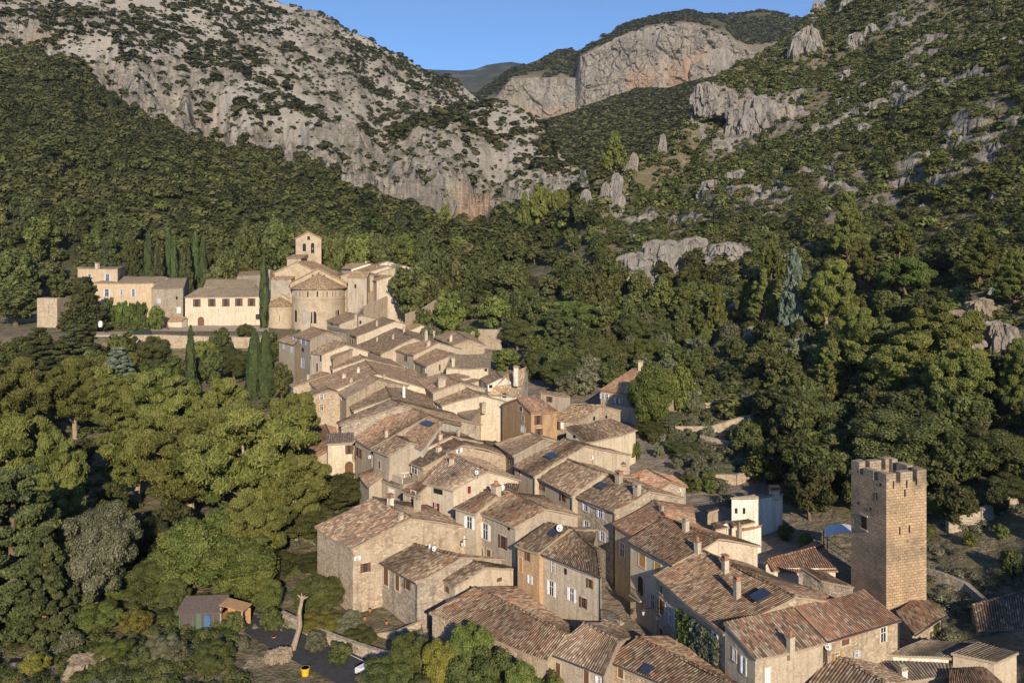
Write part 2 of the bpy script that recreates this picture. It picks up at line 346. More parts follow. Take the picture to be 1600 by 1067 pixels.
warp = warp + w2_ * rmp(GY, XK[8][None, :] - 50, XK[8][None, :] - 10) * (1 - rmp(GY, XK[9][None, :] + 10, XK[9][None, :] + 70)) * (1 - rmp(cR, 895, 925))
for j in range(NC): BASE[:, j] = np.interp(rowsY + warp[:, j], XK[:, j], ZK[:, j])
cc = np.repeat(cols[None, :], NR, 0)
def worley(x, y, seed=0):
    ix = np.floor(x).astype(np.int64); iy = np.floor(y).astype(np.int64); d1 = np.full(x.shape, 9.0); d2 = np.full(x.shape, 9.0); val = np.zeros(x.shape)
    for dx in (-1, 0, 1):
        for dy in (-1, 0, 1):
            jx, jy = ix + dx, iy + dy; px = jx + _h(jx, jy, seed); py = jy + _h(jx, jy, seed + 5); d = np.hypot(px - x, py - y); c = _h(jx, jy, seed + 9)
            m = d < d1; d2 = np.where(m, d1, np.minimum(d2, d)); val = np.where(m, c, val); d1 = np.where(m, d, d1)
    return val, d2 - d1
def ramp(a, lo, hi): return np.clip((a - lo) / (hi - lo), 0, 1)
# zones -----------------------------------------------------------------
foot = np.repeat(XK[8][None, :], NR, 0)            # foot of cliff band
topc = np.repeat(XK[9][None, :], NR, 0)
crA = np.repeat(XK[10][None, :], NR, 0)
leftm = 1 - ramp(cc, 905, 940)
greenm = 1 - ramp(cc, 845, 870) * ramp(GY, 720, 800)
rocky = leftm * ramp(GY + warp, foot - 6, foot + 4) * (1 - ramp(GY, 1300, 1400)) * greenm
cliff = leftm * ramp(GY + warp, foot - 4, foot + 3) * (1 - ramp(GY + warp, topc + 2, topc + 18))
farcl = ramp(GY + warp, 1750, 1764) * (1 - ramp(GY + warp, 1800, 1835)) * ramp(cc, 745, 790) * (1 - ramp(cc, 1180, 1215))
farcl2 = farcl
green = ramp(cc, 850, 880) * ramp(GY, 700, 900) * (1 - ramp(GY, 1640, 1690))
hillR = (1 - leftm) * ramp(GY, 190, 260) * (1 - ramp(GY, crA, crA + 100))
n1 = fbm(GX / 70, GY / 70, 4, 1); n2 = fbm(GX / 22, GY / 22, 4, 5, True); n3 = fbm(GX / 7.5, GY / 7.5, 3, 9, True); n4 = fbm(GX / 2.6, GY / 2.6, 3, 21)
near = ramp(GY, 60, 300)
Z = BASE.copy()
rockn = ramp(fbm(GX / 55, GY / 90, 4, 31), .51, .58)          # rib-rock against scree
Z += rocky * ((n1 - .5) * 26 + rockn * (n2 - .45) * 9 + rockn * (n3 - .5) * 5 + (n4 - .5) * .8 * rockn)
wx, wy = GX + (n3 - .5) * 6, GY + (n4 - .5) * 6
c1, g1 = worley(wx / 17, wy / 17, 3); c2, g2 = worley(wx / 6.5, wy / 6.5, 4)
blk = (c1 - .5) * 9 + (c2 - .5) * 4.5 - (1 - ramp(g1, 0, .10)) * 2.5 - (1 - ramp(g2, 0, .14)) * 1.4
Z += rocky * rockn * blk * .5
Z += cliff * ((n3 - .5) * 7 + blk * .9)
Z += green * ((n1 - .5) * 22 + (n4 - .5) * 3)
Z += farcl * ((n3 - .5) * 8 + blk)
Z += (ramp(GY, 1835, 2000)) * (1 - ramp(GY, 2800, 3000)) * (n1 - .5) * 8
rr = ramp(fbm(GX / 38, GY / 38, 4, 51), .57, .65)
Z += hillR * ((n1 - .5) * 14 * ramp(GY, 240, 350) + rr * (n2 - .35) * 5 * ramp(GY, 200, 260) + rr * blk * .55 + (n4 - .5) * 1.0)
wood = leftm * ramp(GY, 300, 340) * (1 - ramp(GY, foot - 8, foot))
Z += wood * ((n1 - .5) * 16 + (n4 - .5) * 2)
Z += (1 - ramp(GY, 200, 260)) * (n4 - .5) * .5
# terraces in the gardens right of the village
# attributes
rock = np.clip(np.maximum.reduce([rocky * rockn * .9, cliff, farcl, hillR * rr]), 0, 1)
scree = np.clip(rocky * (1 - rockn) * (1 - cliff), 0, 1)
vegc = np.clip(green + wood + ramp(GY, 1835, 1900) * .8, 0, 1) * (1 - farcl)
far = ramp(GY, 2500, 2900)
vill = (1 - ramp(np.abs(cc - (1110 - (GY - 75) * 3.4)), 200, 300)) * (1 - ramp(GY, 225, 240)) * ramp(GY, 50, 60)
orange = cliff * ramp(cc, 690, 715) * (1 - ramp(cc, 755, 775)) * (1 - ramp(GY, topc - 14, topc - 2))
orange = np.maximum(orange, farcl * (1 - ramp(GY + warp, 1772, 1790)) * ramp(fbm(GX / 40, GY / 300, 3, 77), .5, .62))
verts = np.stack([GX, GY, Z], -1).reshape(-1, 3)
idx = np.arange(NR * NC).reshape(NR, NC)
quads = np.stack([idx[:-1, :-1], idx[:-1, 1:], idx[1:, 1:], idx[1:, :-1]], -1).reshape(-1, 4)
me = mesh_np('terrain', verts, quads, attr={'rock': rock.ravel(), 'scree': scree.ravel(), 'veg': vegc.ravel(), 'far': far.ravel(), 'vill': vill.ravel(), 'orange': orange.ravel()}, smooth=True)
lr = np.log(rowsY)
def ground(X, Y):
    """terrain height at world X, Y (arrays or floats)"""
    X = np.asarray(X, float); Y = np.asarray(Y, float); c = 800 + X / Y * F
    j = np.clip(np.searchsorted(cols, c) - 1, 0, NC - 2); i = np.clip(np.searchsorted(rowsY, Y) - 1, 0, NR - 2)
    u = np.clip((c - cols[j]) / (cols[j + 1] - cols[j]), 0, 1); v = np.clip((Y - rowsY[i]) / (rowsY[i + 1] - rowsY[i]), 0, 1)
    return (Z[i, j] * (1 - u) + Z[i, j + 1] * u) * (1 - v) + (Z[i + 1, j] * (1 - u) + Z[i + 1, j + 1] * u) * v
def gattr(A, X, Y):
    c = 800 + X / Y * F
    j = np.clip(np.searchsorted(cols, c) - 1, 0, NC - 2); i = np.clip(np.searchsorted(rowsY, Y) - 1, 0, NR - 2)
    return A[i, j]
def terrain_mat():
    m, nt, b = new_mat('hill_ground'); t = NT(nt); p = t.pos()
    A = lambda n: t.n('ShaderNodeAttribute', attribute_name=n).outputs['Fac']
    nb = t.noise(p, .035, 6, .65); nm = t.noise(p, .16, 6, .7); nf = t.noise(p, .9, 6, .75)
    soil = t.ramp(nm, [(.3, (.17, .135, .09)), (.5, (.26, .21, .145)), (.7, (.36, .30, .22))])
    soil = t.mix(t.ramp(nf, [(.42, 0), (.56, .7)]), soil, (.10, .11, .045))
    pv = t.ramp(nf, [(.3, (.21, .18, .14)), (.7, (.34, .29, .225))])
    c = t.mix(A('vill'), soil, pv)
    vg = t.ramp(nm, [(.3, (.035, .042, .018)), (.7, (.065, .07, .03))])
    vg = t.mix(t.ramp(nb, [(.58, 0), (.68, .5)]), vg, (.22, .19, .15))
    c = t.mix(A('veg'), c, vg)
    sc = t.ramp(nm, [(.3, (.35, .32, .275)), (.7, (.43, .395, .34))])
    sc = t.mix(t.ramp(nf, [(.5, 0), (.66, .35)]), sc, (.16, .14, .11))
    c = t.mix(A('scree'), c, sc)
    q = t.mapv(p, (1, 1, .25)); nv = t.noise(q, .22, 6, .7, .5)
    rk = t.ramp(nv, [(.25, (.12, .112, .10)), (.42, (.24, .225, .195)), (.56, (.37, .34, .29)), (.8, (.46, .42, .355))])
    nn = t.noise(p, .02, 5, .6); rk = t.mix(t.ramp(nn, [(.60, 0), (.72, .5)]), rk, (.38, .25, .155))
    sk = t.noise(t.mapv(p, (1, 1, .12)), .045, 5, .7, .3); rk = t.mix(t.ramp(sk, [(.40, .55), (.52, 0)]), rk, (.15, .14, .13))  # dark water-stain streaks, painted in where frontal sun gives the rock little shading
    bd = t.noise(t.mapv(p, (.25, .25, 2.2)), .35, 5, .75, .6); rk = t.mix(t.ramp(bd, [(.36, .6), (.44, 0)]), rk, (.085, .08, .07))
    cr = t.noise(p, .5, 5, .8); rk = t.mix(t.ramp(cr, [(.36, .75), (.46, 0)]), rk, (.07, .065, .055))
    rk = t.mix(t.math('MULTIPLY', A('orange'), .5), rk, t.ramp(nv, [(.3, (.30, .15, .075)), (.55, (.42, .25, .14)), (.7, (.36, .30, .24))]))
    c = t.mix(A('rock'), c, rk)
    fr = t.ramp(t.noise(t.mapv(p, (1, 1, 3)), .012, 6, .7), [(.45, (.04, .05, .04)), (.62, (.09, .10, .09)), (.68, (.36, .35, .33))])
    c = t.mix(A('far'), c, fr)
    t.l(c, b.inputs['Base Color'])
    h = t.math('ADD', t.math('MULTIPLY', nm, 1.5), t.math('MULTIPLY', nf, .5))
    h = t.math('ADD', h, t.math('MULTIPLY', bd, 1.2)); t.bump(h, 1.0, 1.6, b)
    return m
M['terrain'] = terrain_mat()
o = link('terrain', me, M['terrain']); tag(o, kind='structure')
# ---- cliff faces with relief in height as well as across
def cliff_sheet(px0, px1, n, rows, fi, ti, amp, sc, seed, lift=0.0, orng=None, lean=1.0):
    pc = np.linspace(px0, px1, n); v = np.linspace(0, 1, rows)[:, None]
    fY, tY = np.interp(pc, cols, XK[fi]), np.interp(pc, cols, XK[ti]); fZ, tZ = np.interp(pc, cols, ZK[fi]), np.interp(pc, cols, ZK[ti])
    Yb = fY + (tY - fY) * v * lean; Zb = fZ - 12 + (tZ + lift - fZ + 12) * v; Xb = (pc[None, :] - 800) / F * Yb
    Xs = np.repeat(((pc - 800) / F * fY)[None, :], rows, 0); s = sc
    wz = Zb + (fbm(Xs / (30 * s), Zb / (30 * s), 2, seed + 2) - .5) * 18 * s; wx = Xs + (fbm(Xs / (14 * s), Zb / (14 * s), 2, seed + 3) - .5) * 9 * s
    a1, g1_ = worley(wx / (26 * s), wz / (44 * s), seed); a2, g2_ = worley(wx / (9 * s), wz / (13 * s), seed + 1); a3, g3_ = worley(wx / (3.6 * s), wz / (4.5 * s), seed + 4)
    D = (fbm(wx / (60 * s), wz / (80 * s), 3, seed + 7) - .5) * 2.2 + (a1 - .5) * 1.0 + (a2 - .5) * .45 + (a3 - .5) * .2 - (1 - ramp(g1_, 0, .12)) * .35 - (1 - ramp(g2_, 0, .15)) * .18 + (fbm(wx / (5 * s), wz / (3 * s), 3, seed + 9, True) - .5) * .3
    led = np.sin(wz / (9 * s) + 3 * fbm(Xs / (50 * s), Zb / 400, 2, seed + 11)) * .12
    tap = np.clip(np.minimum(v / .04, (1 - v) / .05), 0, 1) * np.clip(np.minimum((pc - px0), (px1 - pc)) / 14, 0, 1)[None, :]
    Yd_ = Yb - 2 * s - (D + led + .9) * amp * tap
    vv = np.stack([(pc[None, :] - 800) / F * Yb, Yd_, Zb], -1).reshape(-1, 3); ii = np.arange(n * rows).reshape(rows, n)
    qq = np.stack([ii[:-1, :-1], ii[:-1, 1:], ii[1:, 1:], ii[1:, :-1]], -1).reshape(-1, 4)
    o_ = np.zeros((rows, n)) if orng is None else orng(pc[None, :] + v * 0, v + pc[None, :] * 0, Xs, Zb)
    m_ = mesh_np('cliff', vv, qq, attr={'rock': np.ones(n * rows), 'orange': o_.ravel()}, smooth=False)
    tag(link('cliff', m_, M['terrain']), kind='structure')
far_o = lambda c, v, X, Z_: (1 - ramp(v, .25, .6)) * ramp(fbm(X / 60, Z_ / 90, 3, 77), .48, .6)
iF = [k for k in range(len(L)) if abs(np.interp(1000, L[k][0], L[k][1]) - 1762) < 2][0]
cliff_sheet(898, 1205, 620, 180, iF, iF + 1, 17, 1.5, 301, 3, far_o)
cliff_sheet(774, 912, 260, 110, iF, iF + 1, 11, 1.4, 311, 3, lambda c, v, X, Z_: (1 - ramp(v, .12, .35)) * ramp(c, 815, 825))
cliff_sheet(-200, 560, 900, 70, 8, 9, 5.5, .75, 321, 0, lambda c, v, X, Z_: ramp(fbm(X / 14, Z_ / 20, 3, 78), .62, .7) * .8)
cliff_sheet(548, 915, 560, 90, 8, 9, 5.5, .7, 331, 0, lambda c, v, X, Z_: ramp(c, 700, 718) * (1 - ramp(c, 752, 768)) * (1 - ramp(v, .5, .75)))
# ---------------------------------------------------------------- camera, light
cam = bpy.data.cameras.new('camera'); co = bpy.data.objects.new('camera', cam); COL.objects.link(co)
co.location = (0, 0, CH); co.rotation_euler = (math.radians(90), 0, 0)
cam.sensor_width = 36; cam.lens = F / 1600 * 36; cam.shift_y = -(533.5 - HZ) / 1600; cam.clip_end = 12000; cam.clip_start = .5
scene.camera = co
SD = V((.205, -1, .42)).normalized()
EL = math.asin(SD.z)
sun = bpy.data.lights.new('sun', 'SUN'); so = bpy.data.objects.new('sun', sun); COL.objects.link(so)
sun.energy = 4.8; sun.angle = math.radians(.5); sun.color = (1.0, .84, .64)
so.rotation_euler = SD.to_track_quat('Z', 'Y').to_euler(); so.location = (30, -60, 90)
w = bpy.data.worlds.new('World'); scene.world = w; w.use_nodes = True
wt = w.node_tree; bg = wt.nodes['Background']
sky = wt.nodes.new('ShaderNodeTexSky'); sky.sky_type = 'NISHITA'; sky.sun_disc = False
sky.sun_elevation = EL; sky.sun_rotation = math.atan2(SD.x, SD.y); sky.altitude = 1500; sky.air_density = 1.0; sky.dust_density = 0; sky.ozone_density = 6
wt.links.new(sky.outputs[0], bg.inputs[0]); bg.inputs[1].default_value = .125
scene.view_settings.view_transform = 'Standard'; scene.view_settings.look = 'None'
scene.view_settings.exposure = .42; scene.view_settings.gamma = 1
scene.render.engine = 'CYCLES'; scene.cycles.use_denoising = True
scene.cycles.max_bounces = 5; scene.cycles.diffuse_bounces = 3; scene.cycles.transmission_bounces = 3; scene.cycles.transparent_max_bounces = 4
# ================================================================ HOUSES
def zoom(ox, oy, s): return lambda q: (ox + q[0] / s, oy + q[1] / s)
PX = zoom(0, 0, 1); q1 = zoom(100, 340, 4); q2 = zoom(400, 340, 5.333); q3 = zoom(420, 500, 4); q4 = zoom(700, 500, 4)
q5 = zoom(500, 680, 4); q6 = zoom(780, 680, 4); q7 = zoom(1080, 680, 3.075); q8 = zoom(640, 820, 4); q9 = zoom(1000, 850, 4.917)
qa = zoom(1250, 850, 4.571); w1 = zoom(860, 660, 6.667); w2 = zoom(430, 500, 7.619); w3 = zoom(600, 500, 7.619); w4 = zoom(440, 620, 6.667)
w5 = zoom(640, 600, 6.667); w6 = zoom(740, 560, 6.667); w7 = zoom(1060, 740, 5.707); w8 = zoom(1280, 880, 5)
UP = V((0, 0, 1))
def slope(mb, e1, e2, r1, r2, near, rng, corr_w=.25, lift=0.0):
    """one roof slope as a slab: eave e1-e2, ridge r1-r2"""
    le = (e2 - e1).length; ls = ((r1 - e1).length + (r2 - e2).length) / 2
    if le < .3 or ls < .3: return
    n = (e2 - e1).cross(r1 - e1).normalized()
    if n.z < 0: n = -n
    ncol = max(2, int(le / corr_w))
    if near: us = [(k + o) / ncol for k in range(ncol) for o in (0, .25, .5, .75)] + [1.0]; hs = [0, .055, .085, .055] * ncol + [0]
    else:
        ncol = max(2, int(le / 1.2)); us = [k / ncol for k in range(ncol + 1)]; hs = [.05] * (ncol + 1)
    nv = max(2, int(ls / 1.0)); vs = [k / nv for k in range(nv + 1)]
    ph = [rng.uniform(0, 6.28) for _ in range(4)]; amp = rng.uniform(.05, .10)
    def sag(u, v):
        x = u * le; y = v * ls
        return amp * (math.sin(x * .9 + ph[0]) * math.sin(y * .8 + ph[1]) + .6 * math.sin(x * .37 + ph[2]) * math.cos(y * .5 + ph[3])) - .10 * math.sin(math.pi * u) * min(1, le / 10)
    def pt(u, v, h):
        a = e1.lerp(e2, u); b = r1.lerp(r2, u); p = a.lerp(b, v); return p + n * (h + lift + .02) + UP * sag(u, v)
    base = len(mb.v)
    for v in vs:
        for u, h in zip(us, hs):
            mb.v.append(tuple(pt(u, v, h + (rng.uniform(-.012, .012) if near else 0)))); mb.uv.append((u * le + e1.x * 1.7, v * ls))
    W = len(us)
    for i in range(len(vs) - 1):
        for j in range(W - 1):
            a = base + i * W + j; mb.f.append([a, a + 1, a + W + 1, a + W]); mb.m.append(mb.mi)
    # edges following the tiles
    mi = mb.mi; mb.mi = 1; dn = -UP * .17
    eu = [k / 8 for k in range(9)]
    def strip(pts):
        for p_, q_ in zip(pts, pts[1:]): mb.poly([p_ + dn, q_ + dn, q_, p_])
    strip([pt(u, 0, 0) for u in eu]); strip([pt(1, v, .01) for v in vs]); strip([pt(0, v, .01) for v in reversed(vs)])
    dd = -UP * .17
    for v0, v1 in zip(vs, vs[1:]):       # boarding under the tiles
        for u0, u1 in zip(eu, eu[1:]): mb.poly([pt(u0, v0, 0) + dd, pt(u0, v1, 0) + dd, pt(u1, v1, 0) + dd, pt(u1, v0, 0) + dd])
    if near:   # closed ends of the tile columns along the eave
        for k in range(ncol):
            u0, u1 = k / ncol, (k + 1) / ncol
            mb.poly([pt(u0, 0, 0), pt(u1, 0, 0), pt(u1 - .25 / ncol, 0, .055), pt((u0 + u1) / 2, 0, .085), pt(u0 + .25 / ncol, 0, .055)])
    mb.mi = mi
def ridge_cap(mb, a, b, r=.15):
    d = (b - a); L_ = d.length
    if L_ < .5: return
    s = V((d.y, -d.x, 0)).normalized(); k = max(2, int(L_ / .4)); rng = random.Random(int(a.x * 100))
    for i in range(k):
        p = a + d * (i / k); q = a + d * ((i + 1.05) / k); j = rng.uniform(-.02, .02)
        pr = [p + s * r + UP * (.02), p + s * r * .6 + UP * (.11 + j), p - s * r * .6 + UP * (.11 + j), p - s * r + UP * .02]
        qr = [q + s * r * .9 + UP * .03, q + s * r * .5 + UP * (.14 + j), q - s * r * .5 + UP * (.14 + j), q - s * r * .9 + UP * .03]
        for t in range(3):
            mb.poly([pr[t], pr[t + 1], qr[t + 1], qr[t]], [(i * .7, t * .3 + .1), (i * .7, t * .3 + .3), (i * .7 + .3, t * .3 + .3), (i * .7 + .3, t * .3 + .1)])
        mb.poly(pr[::-1])
HS = {}
def make_window(parent, kind, c, u, n, w, h, name='window'):
    """c centre on the wall, u horizontal along it, n outward"""
    mb = MB(); v = UP
    sur = M['trim'] if kind not in ('raw', 'hole', 'slit') else None
    f = min(.16, w * .2)
    k = kind
    arch = k.startswith('arch')
    if k in ('hole', 'slit'):
        mb.obox(c + n * .01, u, v, n, w, h, .03); o = mb.build(name, M['dark'], parent); return o
    if arch:
        r = w / 2; z0 = h / 2 - r; seg = 8
        def ring(rad, dz): return [c + u * (-rad) + v * (-h / 2), c + u * rad + v * (-h / 2)] + [c + u * (rad * math.cos(a)) + v * (z0 + rad * math.sin(a)) for a in [math.pi * i / seg for i in range(seg + 1)]]
        out, inn = ring(r + f, 0), ring(r, 0)
        N_ = len(out)
        for i in range(1, N_):
            j = (i + 1) % N_
            if j == 0: j = 0
            a, b, d, e = out[i], out[j], inn[j], inn[i]
            mb.poly([a + n * .05, b + n * .05, d + n * .05, e + n * .05]); mb.poly([e + n * .05, d + n * .05, d - n * .02, e - n * .02]); mb.poly([b + n * .05, a + n * .05, a - n * .02, b - n * .02])
        o = mb.build(name, M['trim'], parent)
        pb = MB(); pb.poly([p + n * .006 for p in inn]); pb.build('pane', M['brown'] if k == 'archdoor' else M['whitep'] if k == 'archwhite' else M['dark'], o); return o
    # frame of four stone pieces
    mb.obox(c + v * (h / 2 + f / 2), u, v, n, w + 2 * f, f, .10); mb.obox(c - v * (h / 2 + f / 3), u, v, n, w + 2.6 * f, f * .66, .18)
    for s in (-1, 1): mb.obox(c + u * (s * (w / 2 + f / 2)), u, v, n, f, h, .098)
    o = mb.build(name, M['trim'] if sur else M['beige'], parent)
    pb = MB(); pb.obox(c + n * .004, u, v, n, w, h, .02)
    pm = {'door': 'brown', 'brown': 'brown', 'maroon': 'maroon', 'whitedoor': 'whitep', 'orange': 'oran', 'bluedoor': 'blue'}.get(k, 'glass')
    pb.build('door' if 'door' in k else 'pane', M[pm], o)
    if pm == 'glass':
        gb = MB(); wc = M['brown'] if k in ('sb', 'bars') else M['whitep']
        gb.obox(c + n * .02, u, v, n, .05, h, .03)
        for s in (-1, 1): gb.obox(c + n * .02 + u * (s * (w / 2 - .03)), u, v, n, .06, h, .032)
        gb.obox(c + n * .02 + v * (h * .12), u, v, n, w, .045, .028)
        gb.build('window_frame', wc, o)
    sh = {'sb': 'brown', 'sm': 'maroon', 'sl': 'blue', 'sw': 'whitep', 'so': 'oran'}.get(k)
    if sh:
        for s in (-1, 1):
            sb = MB(); cc_ = c + u * (s * (w * .5 + w * .25)) + n * .07
            sb.obox(cc_, u, v, n, w * .48, h * 1.02, .04)
            for q in (-.3, .3): sb.obox(cc_ + v * (h * q) + n * .025, u, v, n, w * .44, .07, .02)
            sb.build('shutter', M[sh], o)
    return o
def chimney(parent, p, w, h, kind=0, ax=None, mat='beige'):
    mb = MB(); ax = ax or (V((1, 0, 0)), V((0, 1, 0)))
    p = p - UP * .7
    mb.box(p, w, w * .8, h + .7, ax=ax)
    o = mb.build('chimney', M[mat], parent)
    cb = MB(); t = p + UP * (h + .7)
    if kind == 0:
        cb.box(t, w * 1.22, w * 1.0, .09, ax=ax)
        for s in (-1, 1): cb.box(t + ax[0] * (s * w * .42) + UP * .09, w * .14, w * .7, .26, ax=ax)
        cb.box(t + UP * .35, w * 1.2, w * .95, .09, ax=ax)
        cb.build('chimney_cap', M['orange_trim'] if R.random() < .35 else M['grey'], o)
    elif kind == 1:
        cb.box(t, w * 1.15, w * .95, .08, ax=ax); cb.tube([t + UP * .08, t + UP * .5], [w * .3, w * .22], 10)
        cb.build('chimney_pot', M['orange_trim'], o)
    else:
        cb.box(t, w * 1.2, w * 1.0, .10, ax=ax)
        for i in range(-1, 2): cb.box(t + UP * .1 + ax[0] * (i * w * .35), w * .16, w * .5, .18, ax=ax)
        cb.box(t + UP * .28, w * 1.15, w * .95, .07, ax=ax); cb.build('chimney_cap', M['beige'], o)
    return o
def house(name, label, zf, e, r, h=7, z=None, pitch=17, fb=1.0, kind='gable', wall='beige', roof='old', wins=(), chims=(), sky=(), ov=.3, gutter=False, group=None, cat='house', hip='', dep=None, down=3.0, Yd=None):
    e1, e2 = zf(e[0]), zf(e[1]); r1, r2 = zf(r[0]), zf(r[1])
    my = (e1[1] + e2[1]) / 2
    if Yd is not None: z = CH - (my - HZ) * Yd / F
    if z is None:
        Y = (CH + 5.25 - h) / ((my - HZ) / F + .075); z = .075 * Y - 5.25 + h
    A, B = P(*e1, z), P(*e2, z)
    d = (B - A); d.z = 0; d.normalize(); nrm = V((-d.y, d.x, 0))
    tp = math.tan(math.radians(pitch)); lo, hi = z + .05, z + 9
    mid = ((r1[0] + r2[0]) / 2, (r1[1] + r2[1]) / 2)
    if mid[1] > HZ + 2:
        hi = min(hi, CH - .3)
    sg = 1 if (P(*mid, z) - A).dot(nrm) > 0 else -1
    def g(zr):
        q = P(*mid, zr); dist = (q - A).dot(nrm) * sg; return dist * tp - (zr - z)
    for _ in range(50):
        m_ = (lo + hi) / 2
        if g(m_) > 0: lo = m_
        else: hi = m_
    zr = (lo + hi) / 2
    C, D = P(*r1, zr), P(*r2, zr)
    if (C - A).dot(nrm) < 0: nrm = -nrm
    if dep is not None:
        if nrm.y < 0: nrm = -nrm
        zr = z + dep * tp; C = A + nrm * dep; D = B + nrm * dep; C.z = D.z = zr
    rng = random.Random(name + label)
    cen = (A + B + C + D) / 4; near = cen.y < 135
    root = empty(name, (cen.x, cen.y, float(ground(cen.x, cen.y)))); inv = -root.location
    rz = lambda p: p + inv
    A0, B0, C0, D0 = [rz(p) for p in (A, B, C, D)]
    tag(root, label, cat, group)
    # far side
    if kind == 'shed': fbv = 0
    else: fbv = fb
    E0 = C0 + (C0 - A0) * fbv; E0.z = C0.z - (zr - z) * fbv
    G0 = D0 + (D0 - B0) * fbv; G0.z = D0.z - (zr - z) * fbv
    mb = MB(); RA, RB = C0.copy(), D0.copy()
    ridge_d = (D0 - C0)
    if 'L' in hip: RA = C0 + ridge_d.normalized() * min(ridge_d.length * .4, (C0 - A0).length * .0) ; 
    slope(mb, A0, B0, C0, D0, near, rng)
    if kind != 'shed':
        slope(mb, G0, E0, D0, C0, near, rng)
        ridge_cap(mb, C0 + UP * .06, D0 + UP * .06)
    if hip:
        if 'R' in hip:
            slope(mb, B0, G0, D0 + (C0 - D0) * .001, D0, near, rng); ridge_cap(mb, B0 + UP * .08, D0 + UP * .08, .12)
        if 'L' in hip: slope(mb, E0, A0, C0 + (D0 - C0) * .001, C0, near, rng)
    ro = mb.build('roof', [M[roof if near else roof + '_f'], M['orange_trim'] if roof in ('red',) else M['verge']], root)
    # walls: footprint inset by the overhang
    tpn = (zr - z) / max(.1, abs((C - A).dot(nrm)))
    ve = min(.18, (B0 - A0).length * .05)
    a = A0 + nrm * ov + d * ve; b = B0 + nrm * ov - d * ve
    za = z + inv.z + tpn * ov - .14
    a.z = b.z = za - .06
    c = C0 + d * ve; f_ = D0 - d * ve; c.z = f_.z = C0.z - .2
    zb = min(float(ground(A.x, A.y)), float(ground(B.x, B.y)), float(ground(C.x, C.y)), float(ground(D.x, D.y))) + inv.z - down
    wb = MB(); lowp = lambda p: V((p.x, p.y, zb))
    walls = {}
    def wallq(key, pts_top):
        p, q_ = pts_top[0], pts_top[-1]
        wb.poly([lowp(p), lowp(q_)] + list(reversed(pts_top)))
        n = (q_ - p); n.z = 0; n.normalize(); walls[key] = (p.copy(), n, V((n.y, -n.x, 0)))
    if kind == 'shed':
        wallq('F', [a, b]); wallq('R', [b, f_]); wallq('B', [f_, c]); wallq('L', [c, a])
    else:
        g_ = G0 - nrm * ov - d * ve; g_.z = G0.z + tpn * ov - .14; e_ = E0 - nrm * ov + d * ve; e_.z = E0.z + tpn * ov - .14
        if fbv < .99: g_.z = G0.z - .14; e_.z = E0.z - .14; 
        wallq('F', [a, b])
        if 'R' in hip:
            D1 = D0; wallq('R', [b, g_])
        else: wallq('R', [b, f_, g_])
        wallq('B', [g_, e_])
        if 'L' in hip: wallq('L', [e_, a])
        else: wallq('L', [e_, c, a])
    wo = wb.build('wall', M[wall], root)
    # outward normals
    ctr = (a + b + c + f_) / 4 if kind == 'shed' else (a + b + g_ + e_) / 4
    for k, (p, u, n) in walls.items():
        if (p - ctr).dot(n) < 0: walls[k] = (p, u, -n)
    info = dict(root=root, roof=ro, wall=wo, walls=walls, inv=inv, A=A, B=B, C=C, D=D, z=z, zr=zr, ax=(d, nrm)); HS[name + '|' + label] = info
    camp = V((0, 0, CH)) + inv
    for wdef in wins:
        (px, py), wp, hp, k = zf(wdef[0]), wdef[1], wdef[2], wdef[3]
        if len(wdef) > 4 and wdef[4]: keys = [wdef[4]]
        else: keys = list(walls)
        best = None
        for key in keys:
            p, u, n = walls[key]
            if (camp - p).dot(n) <= 0: continue
            hit = rz(ray_plane(px, py, p - inv, n))
            pn, un, nn = walls[key]
            L_ = {'F': (b - a).length, 'R': 99, 'B': 99, 'L': 99}[key]
            s = (hit - p).dot(u)
            err = 0
            # distance outside the wall's extent
            ends = {'F': (a, b), 'R': (b, f_ if kind == 'shed' else g_), 'L': (c if kind == 'shed' else e_, a), 'B': (f_ if kind == 'shed' else g_, c if kind == 'shed' else e_)}[key]
            LL = (ends[1] - ends[0]); LL.z = 0
            if s < .3: err += .3 - s
            if s > LL.length - .3: err += s - LL.length + .3
            if best is None or err < best[0]: best = (err, key, hit, LL.length)
        if best is None or best[0] > 2.5: continue
        p, u, n = walls[best[1]]; hit = best[2]; sc = (hit - camp).y / F
        s = min(max((hit - p).dot(u), .5), best[3] - .5); z_ = hit.z; hit = p + u * s; hit.z = z_
        vis = max(.25, abs(V((1, 0, 0)).dot(u) - (hit.x - camp.x) / (hit.y - camp.y) * u.y))
        ww = min(wp * sc / vis, 2.2) if wp < 60 else wp * sc / vis; hh = hp * sc
        ww = max(ww, .35); hh = max(hh, .4); ww = min(ww, best[3] * .5)
        if k in ('sb', 'sm', 'sl', 'sw', 'so', 'plain', 'brown', 'maroon') and hh > ww * .8: ww = min(ww, max(.5, hh * .62))
        make_window(wo, k, hit, u, n, ww, hh, 'door' if 'door' in k else 'window')
    for cdef in chims:
        (px, py), wp, hp = zf(cdef[0]), cdef[1], cdef[2]; kd = cdef[3] if len(cdef) > 3 else 0; mt = cdef[4] if len(cdef) > 4 else 'beige'
        n = (B - A).cross(C - A).normalized(); hit = ray_plane(px, py, A, n)
        if abs((hit - A).dot(nrm)) > abs((C - A).dot(nrm)) + .3 and kind != 'shed':
            n2 = (D - C).cross((E0 - inv) - C).normalized(); hit = ray_plane(px, py, C, n2)
        if hit.y > cen.y + 15 or hit.y < cen.y - 15: hit = (C + D) / 2
        sc = hit.y / F; chimney(ro, rz(hit), wp * sc, hp * sc, kd, (d, nrm), mt)
